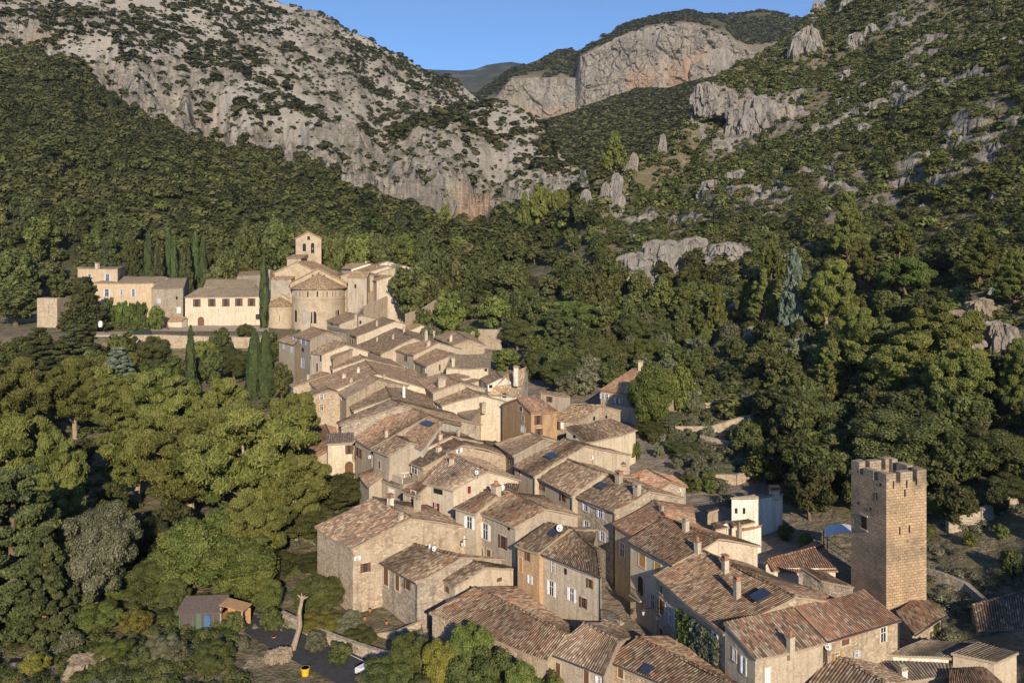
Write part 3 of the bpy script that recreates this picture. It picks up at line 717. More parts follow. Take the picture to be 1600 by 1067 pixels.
    for sdef in sky:
        (px, py), ws, hs_ = zf(sdef[0]), sdef[1], sdef[2]
        n = (B - A).cross(C - A).normalized()
        if n.z < 0: n = -n
        hit = rz(ray_plane(px, py, A, n)); up = (C0 - A0).normalized(); up = (up - d * up.dot(d)).normalized()
        sb = MB(); sb.obox(hit + n * .10, d, up, n, ws + .14, hs_ + .14, .16); so_ = sb.build('skylight', M['metal'], ro)
        s2 = MB(); s2.obox(hit + n * .19, d, up, n, ws, hs_, .03); s2.build('pane', M['solar'], so_)
    if gutter:
        gb = MB(); gb.tube([A0 + UP * -.02 - nrm * .06, B0 + UP * -.02 - nrm * .06], .07, 6)
        gb.tube([b - nrm * 0 + UP * 0 + d * -.1 - nrm * .1, V((b.x, b.y, zb)) + d * -.1 - nrm * .1], .05, 6)
        gb.build('gutter', M['metal'], root)
    return info
S = 'house'
# ---- foreground, nearest the camera
house('barn', 'long low stone barn with wide brown tiled roof, nearest the bottom centre', q8, ((120, 548), (860, 850)), ((405, 388), (985, 680)), 4.2, wall='stone', roof='mix', cat='barn')
house('house', 'small house with pale tan ribbed roof just right of the long barn', q8, ((858, 798), (1215, 938)), ((1085, 610), (1308, 728)), 4.8, roof='tan', wall='beige', gutter=True, wins=[((928, 912), 7, 26, 'door'), ((1105, 950), 8, 22, 'brown'), ((1208, 975), 4, 10, 'sw')])
house('house', 'house cut off by the bottom edge, orange brown roof with a small skylight', q8, ((1215, 840), (1850, 1104)), ((1415, 700), (2008, 988)), 4.8, roof='mix', wall='stone', gutter=True, sky=[((1480, 905), .8, 1.0)], wins=[((1320, 920), 10, 16, 'brown')])
house('house', 'largest foreground roof with two brick chimneys, a skylight and vines on its lane wall', q9, ((100, 235), (640, 690)), ((480, 50), (1185, 405)), 8, roof='mix', wall='stone', fb=.95, chims=[((655, 190), 10, 15), ((745, 375), 10, 20)], sky=[((930, 398), 1.2, 1.4)],
      wins=[((162, 480), 4, 24, 'sb', 'F'), ((205, 525), 4, 26, 'plain', 'F'), ((236, 550), 4, 26, 'plain', 'F'), ((278, 590), 5, 28, 'plain', 'F'), ((165, 680), 5, 14, 'door', 'F'), ((378, 720), 4, 26, 'sw', 'F'), ((165, 350), 4, 12, 'brown', 'F'), ((580, 720), 5, 16, 'sw', 'F'), ((455, 640), 4, 20, 'brown', 'F')])
house('house', 'house with terracotta roof sloping to the right and rafters over the lane beside the vines', q9, ((890, 893), (1440, 757)), ((640, 595), (1175, 480)), 8.4, kind='shed', roof='mix', wall='beige', chims=[((1158, 815), 10, 22, 1, 'cream')], wins=[((728, 850), 5, 18, 'plain', 'L'), ((800, 930), 5, 26, 'sw', 'L'), ((980, 1010), 8, 26, 'whitedoor', 'F')])
house('house', 'stone house with multicoloured terracotta roof standing against the foot of the tower', q7, ((655, 990), (1010, 885)), ((495, 820), (830, 745)), 8.2, kind='shed', roof='red', wall='stone', ov=.15, gutter=True, wins=[((740, 988), 12, 11, 'brown', 'F'), ((922, 955), 9, 22, 'plain', 'F'), ((795, 1048), 5, 9, 'sl', 'F'), ((700, 1060), 9, 12, 'so', 'F')])
house('house', 'house with brown tiled roof, flowerpot chimney and orange shuttered lane windows', q6, ((800, 662), (1082, 815)), ((1018, 512), (1368, 648)), 8.3, roof='mix', wall='cream', gutter=True, chims=[((1165, 590), 9, 14, 2), ((1240, 720), 9, 14, 1)], wins=[((893, 780), 9, 20, 'orange', 'F'), ((990, 825), 9, 14, 'orange', 'F'), ((885, 940), 8, 30, 'arch', 'F'), ((960, 1040), 6, 22, 'plain', 'F')])
house('house', 'house with weathered orange roof below the white gable of the long house', q6, ((705, 550), (832, 620)), ((968, 408), (1035, 505)), 7.8, roof='red', wall='beige', wins=[((770, 715), 7, 20, 'plain', 'F')], chims=[((1015, 500), 6, 10)])
# ---- long house in the middle
house('house', 'upper left section of the long house above the lane, with a skylight', q6, ((80, 190), (215, 258)), ((402, 20), (538, 65)), 8.2, roof='old', wall='beige', gutter=True, sky=[((325, 132), 1.8, 1.2)], wins=[((128, 230), 4, 7, 'brown', 'F')])
house('house', 'middle section of the long house, cream walls with brown shutters', q6, ((215, 258), (450, 378)), ((410, 145), (655, 238)), 8.2, roof='old', wall='cream', gutter=True, wins=[((272, 318), 5, 14, 'sb', 'F'), ((400, 382), 5, 15, 'sb', 'F')])
house('house', 'right section of the long house with pale blue shutters and streaked white gable', q6, ((450, 378), (718, 485)), ((655, 238), (945, 348)), 8.2, roof='old', wall='stoneg', gutter=True, sky=[((635, 318), 1.4, 1.1)], chims=[((748, 300), 10, 14, 0), ((862, 378), 10, 13, 0)],
      wins=[((542, 442), 6, 15, 'sl', 'F'), ((633, 484), 6, 15, 'sl', 'F'), ((545, 572), 6, 18, 'sl', 'F'), ((645, 630), 6, 14, 'sl', 'F')])
house('house', 'low reddish roof behind the ridge of the long house with a lone chimney', w1, ((740, 560), (1090, 720)), ((1010, 485), (1265, 622)), 5, roof='red', wall='stoneg', chims=[((932, 640), 7, 10, 1, 'cream')])
house('shed', 'low stone outbuilding with a mossy tiled roof under the cream garden wall', w1, ((515, 425), (800, 440)), ((390, 345), (720, 385)), 6.6, kind='shed', roof='gry', wall='stone', wins=[((612, 460), 3, 7, 'hole', 'F')], cat='shed')
house('house', 'cream house with a fat round chimney on its eave and grapevine on its wall', q4, ((860, 765), (1185, 692)), ((735, 670), (1020, 612)), 6, kind='shed', roof='old', wall='cream', wins=[((790, 728), 4, 5, 'hole', 'L')])
house('house', 'stone house with ivy clump at its eave and brown shuttered windows', w6, ((778, 632), (1100, 662)), ((1015, 480), (1330, 492)), 6, roof='old', wall='stone', wins=[((868, 698), 5, 14, 'sb', 'F'), ((1255, 625), 3, 6, 'hole', 'R'), ((1382, 608), 3, 5, 'hole', 'R'), ((925, 690), 4, 12, 'whitedoor', 'F')])
house('house', 'tall ochre walled house with an orange patched roof and dark shutters', w6, ((595, 568), (885, 548)), ((455, 420), (650, 390)), 9, fb=1.3, roof='red', wall='ochre', wins=[((672, 640), 6, 15, 'sb', 'F'), ((680, 762), 9, 10, 'sb', 'F'), ((492, 525), 5, 8, 'brown', 'L'), ((515, 625), 5, 9, 'brown', 'L'), ((515, 735), 6, 11, 'archwhite', 'L')])
house('house', 'white gabled house with tall white chimney and dormer terrace, backed by the trees', w6, ((150, 372), (505, 395)), ((320, 190), (545, 100)), 9, roof='tan', wall='white', chims=[((445, 245), 7, 22, 2, 'white')], wins=[((545, 262), 6, 11, 'sb', 'R'), ((320, 385), 6, 7, 'hole', 'F')])
house('house', 'low grey rendered house with one square window beside the trees', w6, ((682, 352), (1005, 392)), ((700, 330), (960, 362)), 7, kind='shed', pitch=8, roof='old', wall='grey', wins=[((792, 425), 6, 9, 'sb')])
house('house', 'isolated stone house with bright orange roof half hidden by a leafy tree', q4, ((945, 437), (1395, 490)), ((1150, 305), (1470, 352)), 5.5, roof='red', wall='stone', chims=[((1203, 318), 6, 14, 2, 'cream')], wins=[((992, 478), 5, 8, 'sw', 'F'), ((1058, 505), 6, 8, 'sw', 'F'), ((960, 475), 5, 8, 'sl', 'F')])
house('house', 'low cream house with a broad brown roof on the bend of the lane', w5, ((205, 160), (328, 222)), ((530, 12), (750, 112)), 7, roof='old', wall='cream', wins=[((272, 245), 4, 9, 'sw', 'F')])
house('house', 'house with a row of small arches on its wide chimney below the tall lane houses', w3, ((390, 712), (568, 868)), ((680, 632), (900, 745)), 8, roof='mix', wall='beige', wins=[((478, 930), 3, 12, 'sw', 'F')], chims=[((680, 790), 14, 12, 2, 'beige')])
house('house', 'narrow roof with a bright white stepped wall below it', w3, ((840, 703), (1195, 630)), ((735, 650), (1185, 580)), 6.5, kind='shed', roof='old', wall='white')
house('house', 'white gabled house beyond the stepped terrace at the tree edge', w3, ((1140, 700), (1220, 765)), ((1325, 602), (1402, 688)), 6.5, roof='old', wall='white', wins=[((1270, 790), 5, 5, 'hole', 'R')])
house('house', 'low white walled terrace house between two brown roofs', w3, ((905, 768), (1150, 705)), ((880, 735), (1130, 675)), 6, kind='shed', roof='old', wall='white', pitch=10)
house('house', 'tall cream house with long shuttered windows over the upper lane', w3, ((100, 350), (345, 418)), ((470, 240), (650, 268)), 8, roof='mix', wall='cream', wins=[((262, 455), 3, 9, 'sb', 'F'), ((160, 560), 4, 12, 'so', 'F'), ((205, 580), 4, 12, 'sw', 'F'), ((262, 600), 4, 12, 'sw', 'F'), ((285, 618), 4, 12, 'sb', 'F')], chims=[((498, 250), 5, 15, 2, 'cream'), ((525, 300), 6, 5, 2, 'cream')])
house('house', 'cream house with rounded eave next below the tall upper lane house', w3, ((345, 478), (500, 550)), ((610, 345), (830, 402)), 7.5, roof='mix', wall='cream', wins=[((450, 590), 3, 9, 'sb', 'F'), ((425, 690), 4, 9, 'so', 'F'), ((512, 600), 3, 10, 'sw', 'F'), ((662, 565), 3, 10, 'brown', 'R')])
house('house', 'house with even dark tiled roof and a pale chimney, by the chapel like house', w3, ((728, 572), (1250, 572)), ((800, 412), (1280, 398)), 8.2, kind='shed', roof='gry', wall='cream', chims=[((825, 555), 5, 13, 2, 'cream')], wins=[((1218, 592), 4, 5, 'hole', 'F')])
house('chapel', 'stone chapel like house with a round window in its gable', w3, ((590, 205), (815, 300)), ((815, 118), (1015, 232)), 6, roof='old', wall='stone', chims=[((793, 262), 5, 10, 2, 'cream'), ((592, 190), 4, 6, 2, 'cream')], cat='chapel')
# ---- upper left group near the abbey
house('house', 'leftmost low beige house with blue shutters above the pines', w2, ((28, 240), (218, 296)), ((150, 185), (290, 228)), 9.5, roof='mix', wall='beige', wins=[((105, 310), 3, 9, 'sl', 'F'), ((200, 355), 3, 9, 'sl', 'F')])
house('house', 'tallest beige house of the upper left group with a buttress and blue shutters', w2, ((205, 182), (405, 237)), ((440, 85), (610, 140)), 11.5, roof='mix', wall='grey', wins=[((335, 255), 5, 9, 'sl', 'F'), ((330, 355), 3, 6, 'hole', 'F'), ((328, 515), 5, 14, 'sl', 'F'), ((232, 225), 3, 6, 'sl', 'F')])
house('house', 'cream house with lean roof right of the tall beige house', w2, ((405, 388), (550, 412)), ((690, 245), (840, 292)), 9.8, roof='old', wall='cream', wins=[((500, 565), 3, 13, 'door', 'F'), ((543, 455), 2, 10, 'slit', 'F')])
house('house', 'plain stone walled house with hidden roof below the church', w2, ((612, 96), (843, 134)), ((640, 78), (895, 112)), 8.5, kind='shed', pitch=6, roof='gry', wall='stone')
house('house', 'cream house with a dark open loft just under the church apse', q2, ((582, 862), (690, 890)), ((745, 788), (885, 812)), 5.5, roof='old', wall='cream', wins=[((630, 885), 12, 5, 'hole', 'F'), ((828, 888), 3, 5, 'hole', 'R'), ((870, 872), 3, 5, 'hole', 'R')])
house('house', 'long narrow roofed house with two brown end doors and a pale side wall', q2, ((750, 952), (832, 992)), ((1050, 832), (1160, 862)), 6, fb=.3, roof='old', wall='cream', wins=[((786, 1035), 3, 9, 'brown', 'F'), ((806, 1040), 3, 9, 'brown', 'F')], chims=[((1005, 905), 4, 7, 2, 'beige')])
house('house', 'wide brown roof below the long narrow house, with slim cypress at its corner', q3, ((545, 160), (695, 215)), ((790, 50), (905, 112)), 6.5, roof='old', wall='cream', chims=[((675, 135), 3, 5, 2), ((775, 130), 4, 8, 2), ((795, 52), 3, 6, 1, 'white')])
house('house', 'small cream gabled house at the edge of the upper gardens', w3, ((165, 118), (275, 135)), ((365, 62), (418, 112)), 6, dep=5, roof='mix', wall='cream')
house('house', 'narrow strip roofed stone house below the cream lean roof', w2, ((655, 430), (672, 465)), ((840, 305), (900, 350)), 9.6, roof='mix', wall='stone')
house('house', 'terrace house with a lit cream side wall, second strip below the cream lean roof', w2, ((650, 545), (668, 590)), ((960, 370), (1060, 456)), 7.6, fb=1.3, roof='old', wall='cream')
house('house', 'low grey roofed house at the left end of the big brown roof', w2, ((165, 772), (200, 800)), ((540, 618), (640, 640)), 6, roof='old', wall='stone', chims=[((388, 705), 5, 5, 2, 'stone')])
house('house', 'broad house with sweeping reddish brown roof and three small chimneys', w2, ((400, 742), (560, 872)), ((1070, 482), (1215, 640)), 7.2, roof='mix', wall='cream', chims=[((815, 700), 7, 6, 2, 'cream'), ((900, 765), 6, 8, 2, 'cream'), ((985, 640), 5, 8, 2, 'white')])
house('house', 'stone house with a tall gable wall of three windows facing right', w2, ((203, 900), (222, 974)), ((590, 790), (642, 832)), 8, fb=.4, roof='old', wall='stone', chims=[((325, 915), 5, 6, 1, 'cream')], wins=[((553, 915), 6, 8, 'plain', 'R'), ((553, 1035), 6, 9, 'so', 'R'), ((505, 1190), 5, 9, 'sb', 'R')])
house('house', 'house with light brown roof and a rubble gable right of the three window wall', w2, ((745, 862), (828, 925)), ((1130, 655), (1222, 706)), 9.4, fb=1.3, roof='tan', wall='stone', chims=[((1295, 710), 4, 5, 0, 'grey')], wins=[((765, 905), 3, 7, 'sw', 'F')])
house('house', 'house with purplish grey roof and tall white chimney in a pale gable', q3, ((478, 503), (522, 566)), ((720, 396), (766, 486)), 7.8, fb=1.2, roof='old', wall='cream', chims=[((843, 482), 5, 17, 2, 'white')])
house('house', 'house with long ridge and weathered grey side wall in the middle of the roofs', w4, ((570, 262), (605, 302)), ((1140, 20), (1265, 93)), 8.2, fb=1.2, roof='old', wall='stoneg')
house('house', 'house with orange streaked roof and a square chimney above the arched gateway house', w4, ((745, 425), (925, 535)), ((1265, 95), (1545, 190)), 8, roof='mix', wall='beige', chims=[((1088, 415), 6, 10, 0, 'cream')], wins=[((787, 570), 3, 15, 'sb', 'F'), ((818, 590), 3, 16, 'sb', 'F')])
house('house', 'pale arched gateway house with a ribbed grey tiled roof and small balcony', w4, ((470, 494), (752, 474)), ((458, 380), (752, 376)), 7.5, kind='shed', roof='gry', wall='cream', wins=[((728, 545), 6, 14, 'sb', 'F'), ((725, 735), 13, 20, 'archdoor', 'F')])
house('barn', 'barn with bright orange tiled roof beside the tall pines', w4, ((100, 355), (330, 640)), ((455, 288), (560, 520)), 4, fb=.3, roof='red', wall='stone', cat='barn')
house('house', 'pinkish house with a roof terrace cut in its tiles and grey green gable wall', w4, ((930, 543), (1102, 613)), ((1190, 408), (1350, 478)), 9.0, roof='old', wall='grey', wins=[((1020, 705), 4, 12, 'brown', 'F')])
house('house', 'house with a large dark solar panel set in its roof', w4, ((1200, 450), (1460, 548)), ((1542, 193), (1684, 260)), 9.4, roof='mix', wall='white', sky=[((1520, 285), 2.6, 1.2)])
house('house', 'house with a single square chimney below the solar panel roof', w5, ((20, 612), (140, 684)), ((265, 462), (432, 545)), 8.8, fb=1.2, roof='old', wall='white', chims=[((318, 580), 7, 9, 1, 'cream'), ((505, 545), 5, 5, 0, 'grey')])
house('house', 'house with glazed sitting room under its eave opening on a roof terrace', w5, ((0, 818), (130, 872)), ((425, 545), (565, 635)), 8.0, fb=1.15, roof='old', wall='stone', chims=[((303, 712), 8, 9, 1, 'cream'), ((185, 680), 3, 4, 1)], wins=[((50, 885), 14, 13, 'plain', 'F'), ((515, 690), 5, 7, 'sw', 'R')])
house('house', 'cream house with maroon shuttered doors, skylight and ornate chimney at the centre', q5, ((640, 298), (830, 345)), ((810, 115), (1048, 222)), 8.3, roof='tan', wall='cream', sky=[((848, 250), 1.0, .8)], chims=[((823, 190), 6, 11, 0, 'cream')], wins=[((728, 458), 5, 18, 'sm', 'F'), ((738, 350), 14, 8, 'hole', 'F'), ((932, 340), 5, 11, 'maroon', 'R')])
house('house', 'narrow roofed recess house tucked left of the cream house with maroon shutters', q5, ((503, 350), (600, 378)), ((775, 150), (835, 170)), 7.3, fb=.4, roof='mix', wall='beige', wins=[((583, 385), 6, 18, 'brown', 'F')], chims=[((608, 460), 9, 15, 0, 'cream')])
house('house', 'low gabled house between the gateway house and the terrace', w4, ((790, 802), (892, 938)), ((945, 745), (1080, 808)), 5, roof='mix', wall='cream')
house('house', 'small beige house with a white door under a shallow roof', w4, ((1040, 866), (1235, 942)), ((1080, 838), (1275, 905)), 5.5, kind='shed', pitch=12, roof='gry', wall='beige', wins=[((1145, 1000), 9, 14, 'whitedoor', 'F')])
house('house', 'big stone house with long streaked rubble wall and small dormer window', q5, ((-35, 575), (195, 708)), ((330, 388), (575, 516)), 6.2, roof='old', wall='stone', chims=[((440, 440), 9, 13, 0, 'white'), ((505, 535), 7, 9, 2, 'cream')], wins=[((283, 825), 8, 14, 'sb', 'R'), ((215, 770), 3, 6, 'sw', 'R')])
house('house', 'garden house with two satellite dishes on its ridge and brown doors under the eave', q5, ((365, 790), (600, 927)), ((585, 680), (888, 762)), 4.3, roof='old', wall='stoneg', gutter=True, wins=[((413, 880), 7, 28, 'door', 'F'), ((484, 915), 6, 26, 'door', 'F'), ((548, 932), 8, 15, 'sb', 'F')])
house('house', 'small lean roofed house right of the garden house with the dishes', q5, ((727, 882), (835, 955)), ((900, 762), (1045, 822)), 3.8, fb=1.1, roof='old', wall='beige', wins=[((795, 960), 6, 10, 'sb', 'F'), ((1120, 900), 8, 6, 'brown', 'R')])
house('house', 'left half of the stained beige house with white shuttered window over the courtyard', q5, ((830, 452), (970, 492)), ((1030, 342), (1105, 385)), 8, roof='mix', wall='beige', wins=[((935, 545), 9, 18, 'sw', 'F'), ((890, 655), 5, 16, 'sw', 'F')])
house('house', 'right half of the stained beige house with arched door and tall white shutters', q5, ((970, 475), (1215, 577)), ((1190, 352), (1425, 462)), 8, roof='mix', wall='beige', chims=[((1100, 400), 13, 22, 1, 'beige')], wins=[((1035, 600), 8, 24, 'sw', 'F'), ((1145, 668), 7, 20, 'sb', 'F'), ((960, 710), 8, 20, 'archdoor', 'F'), ((1055, 738), 6, 12, 'door', 'F'), ((1180, 580), 4, 6, 'hole', 'F')])
house('house', 'small pinkish house with a yellow door, left of the hip roofed house', q6, ((95, 680), (245, 742)), ((300, 548), (440, 582)), 7.5, roof='old', wall='ochre', sky=[((340, 615), .9, .9)], wins=[((110, 795), 5, 22, 'orange', 'F'), ((180, 755), 4, 14, 'sb', 'F'), ((195, 900), 4, 12, 'sw', 'F')])
house('house', 'hip roofed beige house with white shutters and an iron balcony over the lane', q6, ((245, 737), (635, 888)), ((440, 578), (612, 716)), 7.6, hip='R', roof='old', wall='beige', gutter=True, wins=[((338, 820), 5, 18, 'plain', 'F'), ((415, 850), 4, 9, 'hole', 'F'), ((568, 925), 5, 14, 'sb', 'F'), ((328, 955), 7, 22, 'sw', 'F'), ((455, 995), 7, 20, 'sw', 'F'), ((528, 1045), 6, 16, 'sb', 'F'), ((723, 920), 8, 14, 'brown', 'R'), ((727, 1055), 12, 26, 'sb', 'R')])
house('house', 'small roof tucked behind the cream house with maroon shutters', q5, ((1045, 328), (1240, 352)), ((1040, 280), (1250, 300)), 7.8, kind='shed', pitch=14, roof='old', wall='beige')
house('house', 'grey walled house with a lit brown roof at the head of the lane', w5, ((885, 622), (1075, 752)), ((1250, 505), (1400, 582)), 8, roof='tan', wall='grey', gutter=True, wins=[((978, 745), 2, 7, 'slit', 'F'), ((1050, 800), 4, 11, 'sb', 'F')])
house('house', 'small stone house with curled eave left of the tall ochre house', w5, ((475, 292), (630, 378)), ((575, 236), (745, 262)), 6, roof='gry', wall='stone', chims=[((765, 260), 8, 7, 2, 'stone')])
# ---- right side, below the gardens
house('house', 'flat topped house with one stone face and one bright white face', w7, ((465, 220), (690, 217)), ((680, 183), (940, 178)), 6, kind='shed', pitch=4, ov=.05, roof='gry', wall='white', wins=[((515, 330), 3, 8, 'hole', 'F'), ((585, 330), 3, 9, 'hole', 'F')], chims=[((855, 180), 13, 7, 0, 'cream')])
house('shed', 'small stone hut with a pale blue door behind the white face house', w7, ((268, 345), (415, 302)), ((255, 325), (405, 285)), 3.2, kind='shed', pitch=6, roof='gry', wall='stone', wins=[((378, 385), 5, 13, 'bluedoor', 'F')], cat='shed')
house('house', 'low house with thin orange edged roof and a round chimney below the stone hut', w7, ((330, 500), (690, 428)), ((290, 440), (620, 400)), 4.5, kind='shed', pitch=12, roof='old', wall='cream', chims=[((543, 545), 6, 14, 1, 'grey')])
house('house', 'small white rendered annex with an angular end wall', w7, ((560, 505), (702, 476)), ((600, 482), (745, 460)), 4.3, kind='shed', pitch=12, roof='red', wall='white')
house('house', 'house with striped orange roof sloping right, left of the tower', w7, ((850, 862), (1425, 868)), ((790, 768), (1300, 640)), 4.5, fb=.55, roof='red', wall='white')
house('house', 'house with a dark rubble side wall and white edged roof at the tower foot', w7, ((1275, 950), (1570, 1012)), ((1062, 826), (1310, 872)), 6.5, kind='shed', roof='mix', wall='stoneg', ov=.1, chims=[((1090, 985), 5, 12, 2, 'cream')])
house('house', 'low building with evenly ribbed roof right of the tower foot', w8, ((745, 560), (985, 405)), ((598, 365), (800, 245)), 3.8, kind='shed', roof='mix', wall='stone', gutter=True, wins=[((870, 560), 5, 12, 'door', 'F'), ((918, 540), 6, 14, 'door', 'F')])
house('house', 'house at the bottom edge with ribbed tan roof running off the picture', w8, ((-150, 1010), (300, 1250)), ((88, 702), (520, 935)), 5.5, roof='tan', wall='beige', chims=[((40, 755), 8, 10, 2, 'grey')])
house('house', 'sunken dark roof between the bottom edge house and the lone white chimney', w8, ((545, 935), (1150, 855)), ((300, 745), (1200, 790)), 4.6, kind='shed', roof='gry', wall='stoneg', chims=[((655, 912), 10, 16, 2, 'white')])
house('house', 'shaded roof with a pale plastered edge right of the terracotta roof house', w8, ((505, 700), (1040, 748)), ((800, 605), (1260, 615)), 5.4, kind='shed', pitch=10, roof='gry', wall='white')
house('house', 'flat looking roof with plastered parapet and lit end wall at the right edge', w8, ((1028, 702), (1385, 778)), ((1230, 612), (1560, 698)), 6.2, kind='shed', pitch=10, roof='gry', wall='cream')
house('house', 'half hidden house with small window and broken ridge in the bottom right corner', w8, ((1005, 1010), (1460, 960)), ((1012, 832), (1290, 806)), 5, kind='shed', roof='mix', wall='cream', wins=[((955, 915), 6, 8, 'sb', 'L')])
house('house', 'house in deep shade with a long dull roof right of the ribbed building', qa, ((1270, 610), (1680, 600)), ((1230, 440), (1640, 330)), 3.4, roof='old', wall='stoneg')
# ================================================================ ABBEY, TOWER, WALLS
def PY(x, y, Y): return V(((x - 800) / F * Y, Y, CH - (y - HZ) * Y / F))
def ashlar(name, c1, c2, mort, bw=.55, rh=.27, grime=.55):
    m, nt, b = new_mat(name); t = NT(nt); p = t.pos(); uv = t.n('ShaderNodeUVMap').outputs[0]
    nz = t.n('ShaderNodeTexNoise', i_Scale=1.3); t.l(uv, nz.inputs['Vector'])
    mx = t.n('ShaderNodeMix', data_type='VECTOR'); mx.inputs[0].default_value = .10; t.l(uv, mx.inputs[4]); t.l(nz.outputs['Color'], mx.inputs[5])
    br = t.n('ShaderNodeTexBrick'); t.l(mx.outputs[1], br.inputs['Vector']); br.inputs['Scale'].default_value = 1.0
    br.inputs['Brick Width'].default_value = bw; br.inputs['Row Height'].default_value = rh; br.inputs['Mortar Size'].default_value = .022; br.inputs['Mortar Smooth'].default_value = .3; br.inputs['Bias'].default_value = 0
    br.inputs['Color1'].default_value = (*c1, 1); br.inputs['Color2'].default_value = (*c2, 1); br.inputs['Mortar'].default_value = (*mort, 1)
    c = br.outputs['Color']
    n1 = t.noise(p, .35, 5, .65, .3); c = t.mix(t.ramp(n1, [(.45, 0), (.62, grime)]), c, (.17, .14, .105))
    n2 = t.noise(p, 2.2, 5, .8); c = t.mix(t.ramp(n2, [(.30, .75), (.40, 0)]), c, (.06, .045, .035))
    n3 = t.noise(p, 7, 3, .7); c = t.mix(1.0, c, t.ramp(n3, [(.3, .7), (.7, 1.2)]), 'MULTIPLY')
    t.l(c, b.inputs['Base Color'])
    h = t.math('ADD', t.math('MULTIPLY', br.outputs['Fac'], -1.0), t.math('MULTIPLY', n3, .7)); h = t.math('ADD', h, t.ramp(n2, [(.30, 0), (.42, 1)]))
    t.bump(h, .7, .07, b); return m
M['ashlar'] = ashlar('tower_ashlar', (.52, .38, .24), (.40, .29, .185), (.28, .21, .145), .46, .25, .6)
M['ashtop'] = ashlar('merlon_ashlar', (.44, .35, .25), (.35, .285, .21), (.24, .195, .15), .5, .26, .75)
M['ashpale'] = ashlar('church_ashlar', (.56, .46, .33), (.48, .39, .28), (.34, .28, .20), .6, .3, .35)
M['ashgrey'] = ashlar('grey_ashlar', (.46, .41, .34), (.38, .34, .28), (.26, .23, .19), .6, .3, .5)
# ---- crenellated tower
def tower():
    f0 = V((37.1, 78.9, 0)); u = V((4.7, 1.45, 0)).normalized(); v = V((-1.4, 4.9, 0)).normalized(); W_, D_ = 4.95, 5.1
    root = empty('tower', (f0.x, f0.y, 0)); tag(root, 'tall square medieval stone tower with battlements at the right of the village', 'tower')
    o = V((0, 0, 0)); c = [o, o + u * W_, o + u * W_ + v * D_, o + v * D_]
    zb, zf_, zs, zt = -3.0, 16.0, 17.05, 18.05
    mb = MB(); th = .75
    ci = [c[0] + u * th + v * th, c[1] - u * th + v * th, c[2] - u * th - v * th, c[3] + u * th - v * th]
    at = lambda p, z: V((p.x, p.y, z))
    for i in range(4):
        j = (i + 1) % 4
        mb.poly([at(c[i], zb), at(c[j], zb), at(c[j], zs), at(c[i], zs)])
        mb.poly([at(ci[j], zf_), at(ci[i], zf_), at(ci[i], zs), at(ci[j], zs)])
        mb.poly([at(c[i], zs), at(c[j], zs), at(ci[j], zs), at(ci[i], zs)])
    mb.poly([at(p, zf_) for p in ci])
    wall = mb.build('wall', M['ashlar'], root)
    # merlons: corners and one in the middle of each side
    e = .003; rg = random.Random(4)
    def box2(p, a, b, la, lb, h, nm='merlon'):
        q = MB(); lo = [p, p + a * la, p + a * la + b * lb, p + b * lb]; q.prism([at(x, zs + .002) for x in lo], [at(x, zs + h) for x in lo]); q.build(nm, M['ashtop'], root)
    dirs = [(u, v), (v, -u), (-u, -v), (-v, u)]
    for i in range(4):
        a, b = dirs[i]; ln = W_ if i % 2 == 0 else D_
        p = c[i] + a * e + b * e
        # L shaped corner merlon
        q = MB(); A_ = 1.18; lo = [p, p + a * A_, p + a * A_ + b * (th - .01), p + a * (th - .01) + b * (th - .01), p + a * (th - .01) + b * A_, p + b * A_]
        h = 1.1 + rg.uniform(-.15, .12)
        q.prism([at(x, zs + .002) for x in lo], [at(x, zs + h + rg.uniform(-.05, .05)) for x in lo]); q.build('merlon', M['ashtop'], root)
        box2(c[i] + a * (ln / 2 - .74) + b * e, a, b, 1.48, th - .01, .95 + rg.uniform(-.15, .15))
    # window and arrow slits
    nl = -u; nr = -v
    def on(face, px, py):
        n = nl if face == 'L' else nr; return ray_plane(px, py, root.location, n) - root.location
    p = on('L', 1350, 816); make_window(wall, 'hole', p, v, nl, .75, 1.35, 'window'); 
    fr = MB(); fr.obox(p + nl * .03 + UP * .75, v, UP, nl, 1.1, .2, .1); fr.obox(p + nl * .03 - UP * .72, v, UP, nl, 1.1, .15, .12); fr.build('window_frame', M['ashpale'], wall)
    for q_ in ((1341, 786), (1360, 795), (1376, 757), (1341, 737)): make_window(wall, 'slit', on('L', *q_), v, nl, .22, .3, 'opening')
    for q_ in ((1406, 829), (1421, 826), (1414, 770), (1396, 757), (1432, 752), (1417, 756), (1350, 822)): make_window(wall, 'slit', on('R', *q_) if q_[0] > 1386 else on('L', 1370, 775), u if q_[0] > 1386 else v, nr if q_[0] > 1386 else nl, .13, .75, 'arrow_slit')
    # light masonry course lines on the corner
    return root
tower()
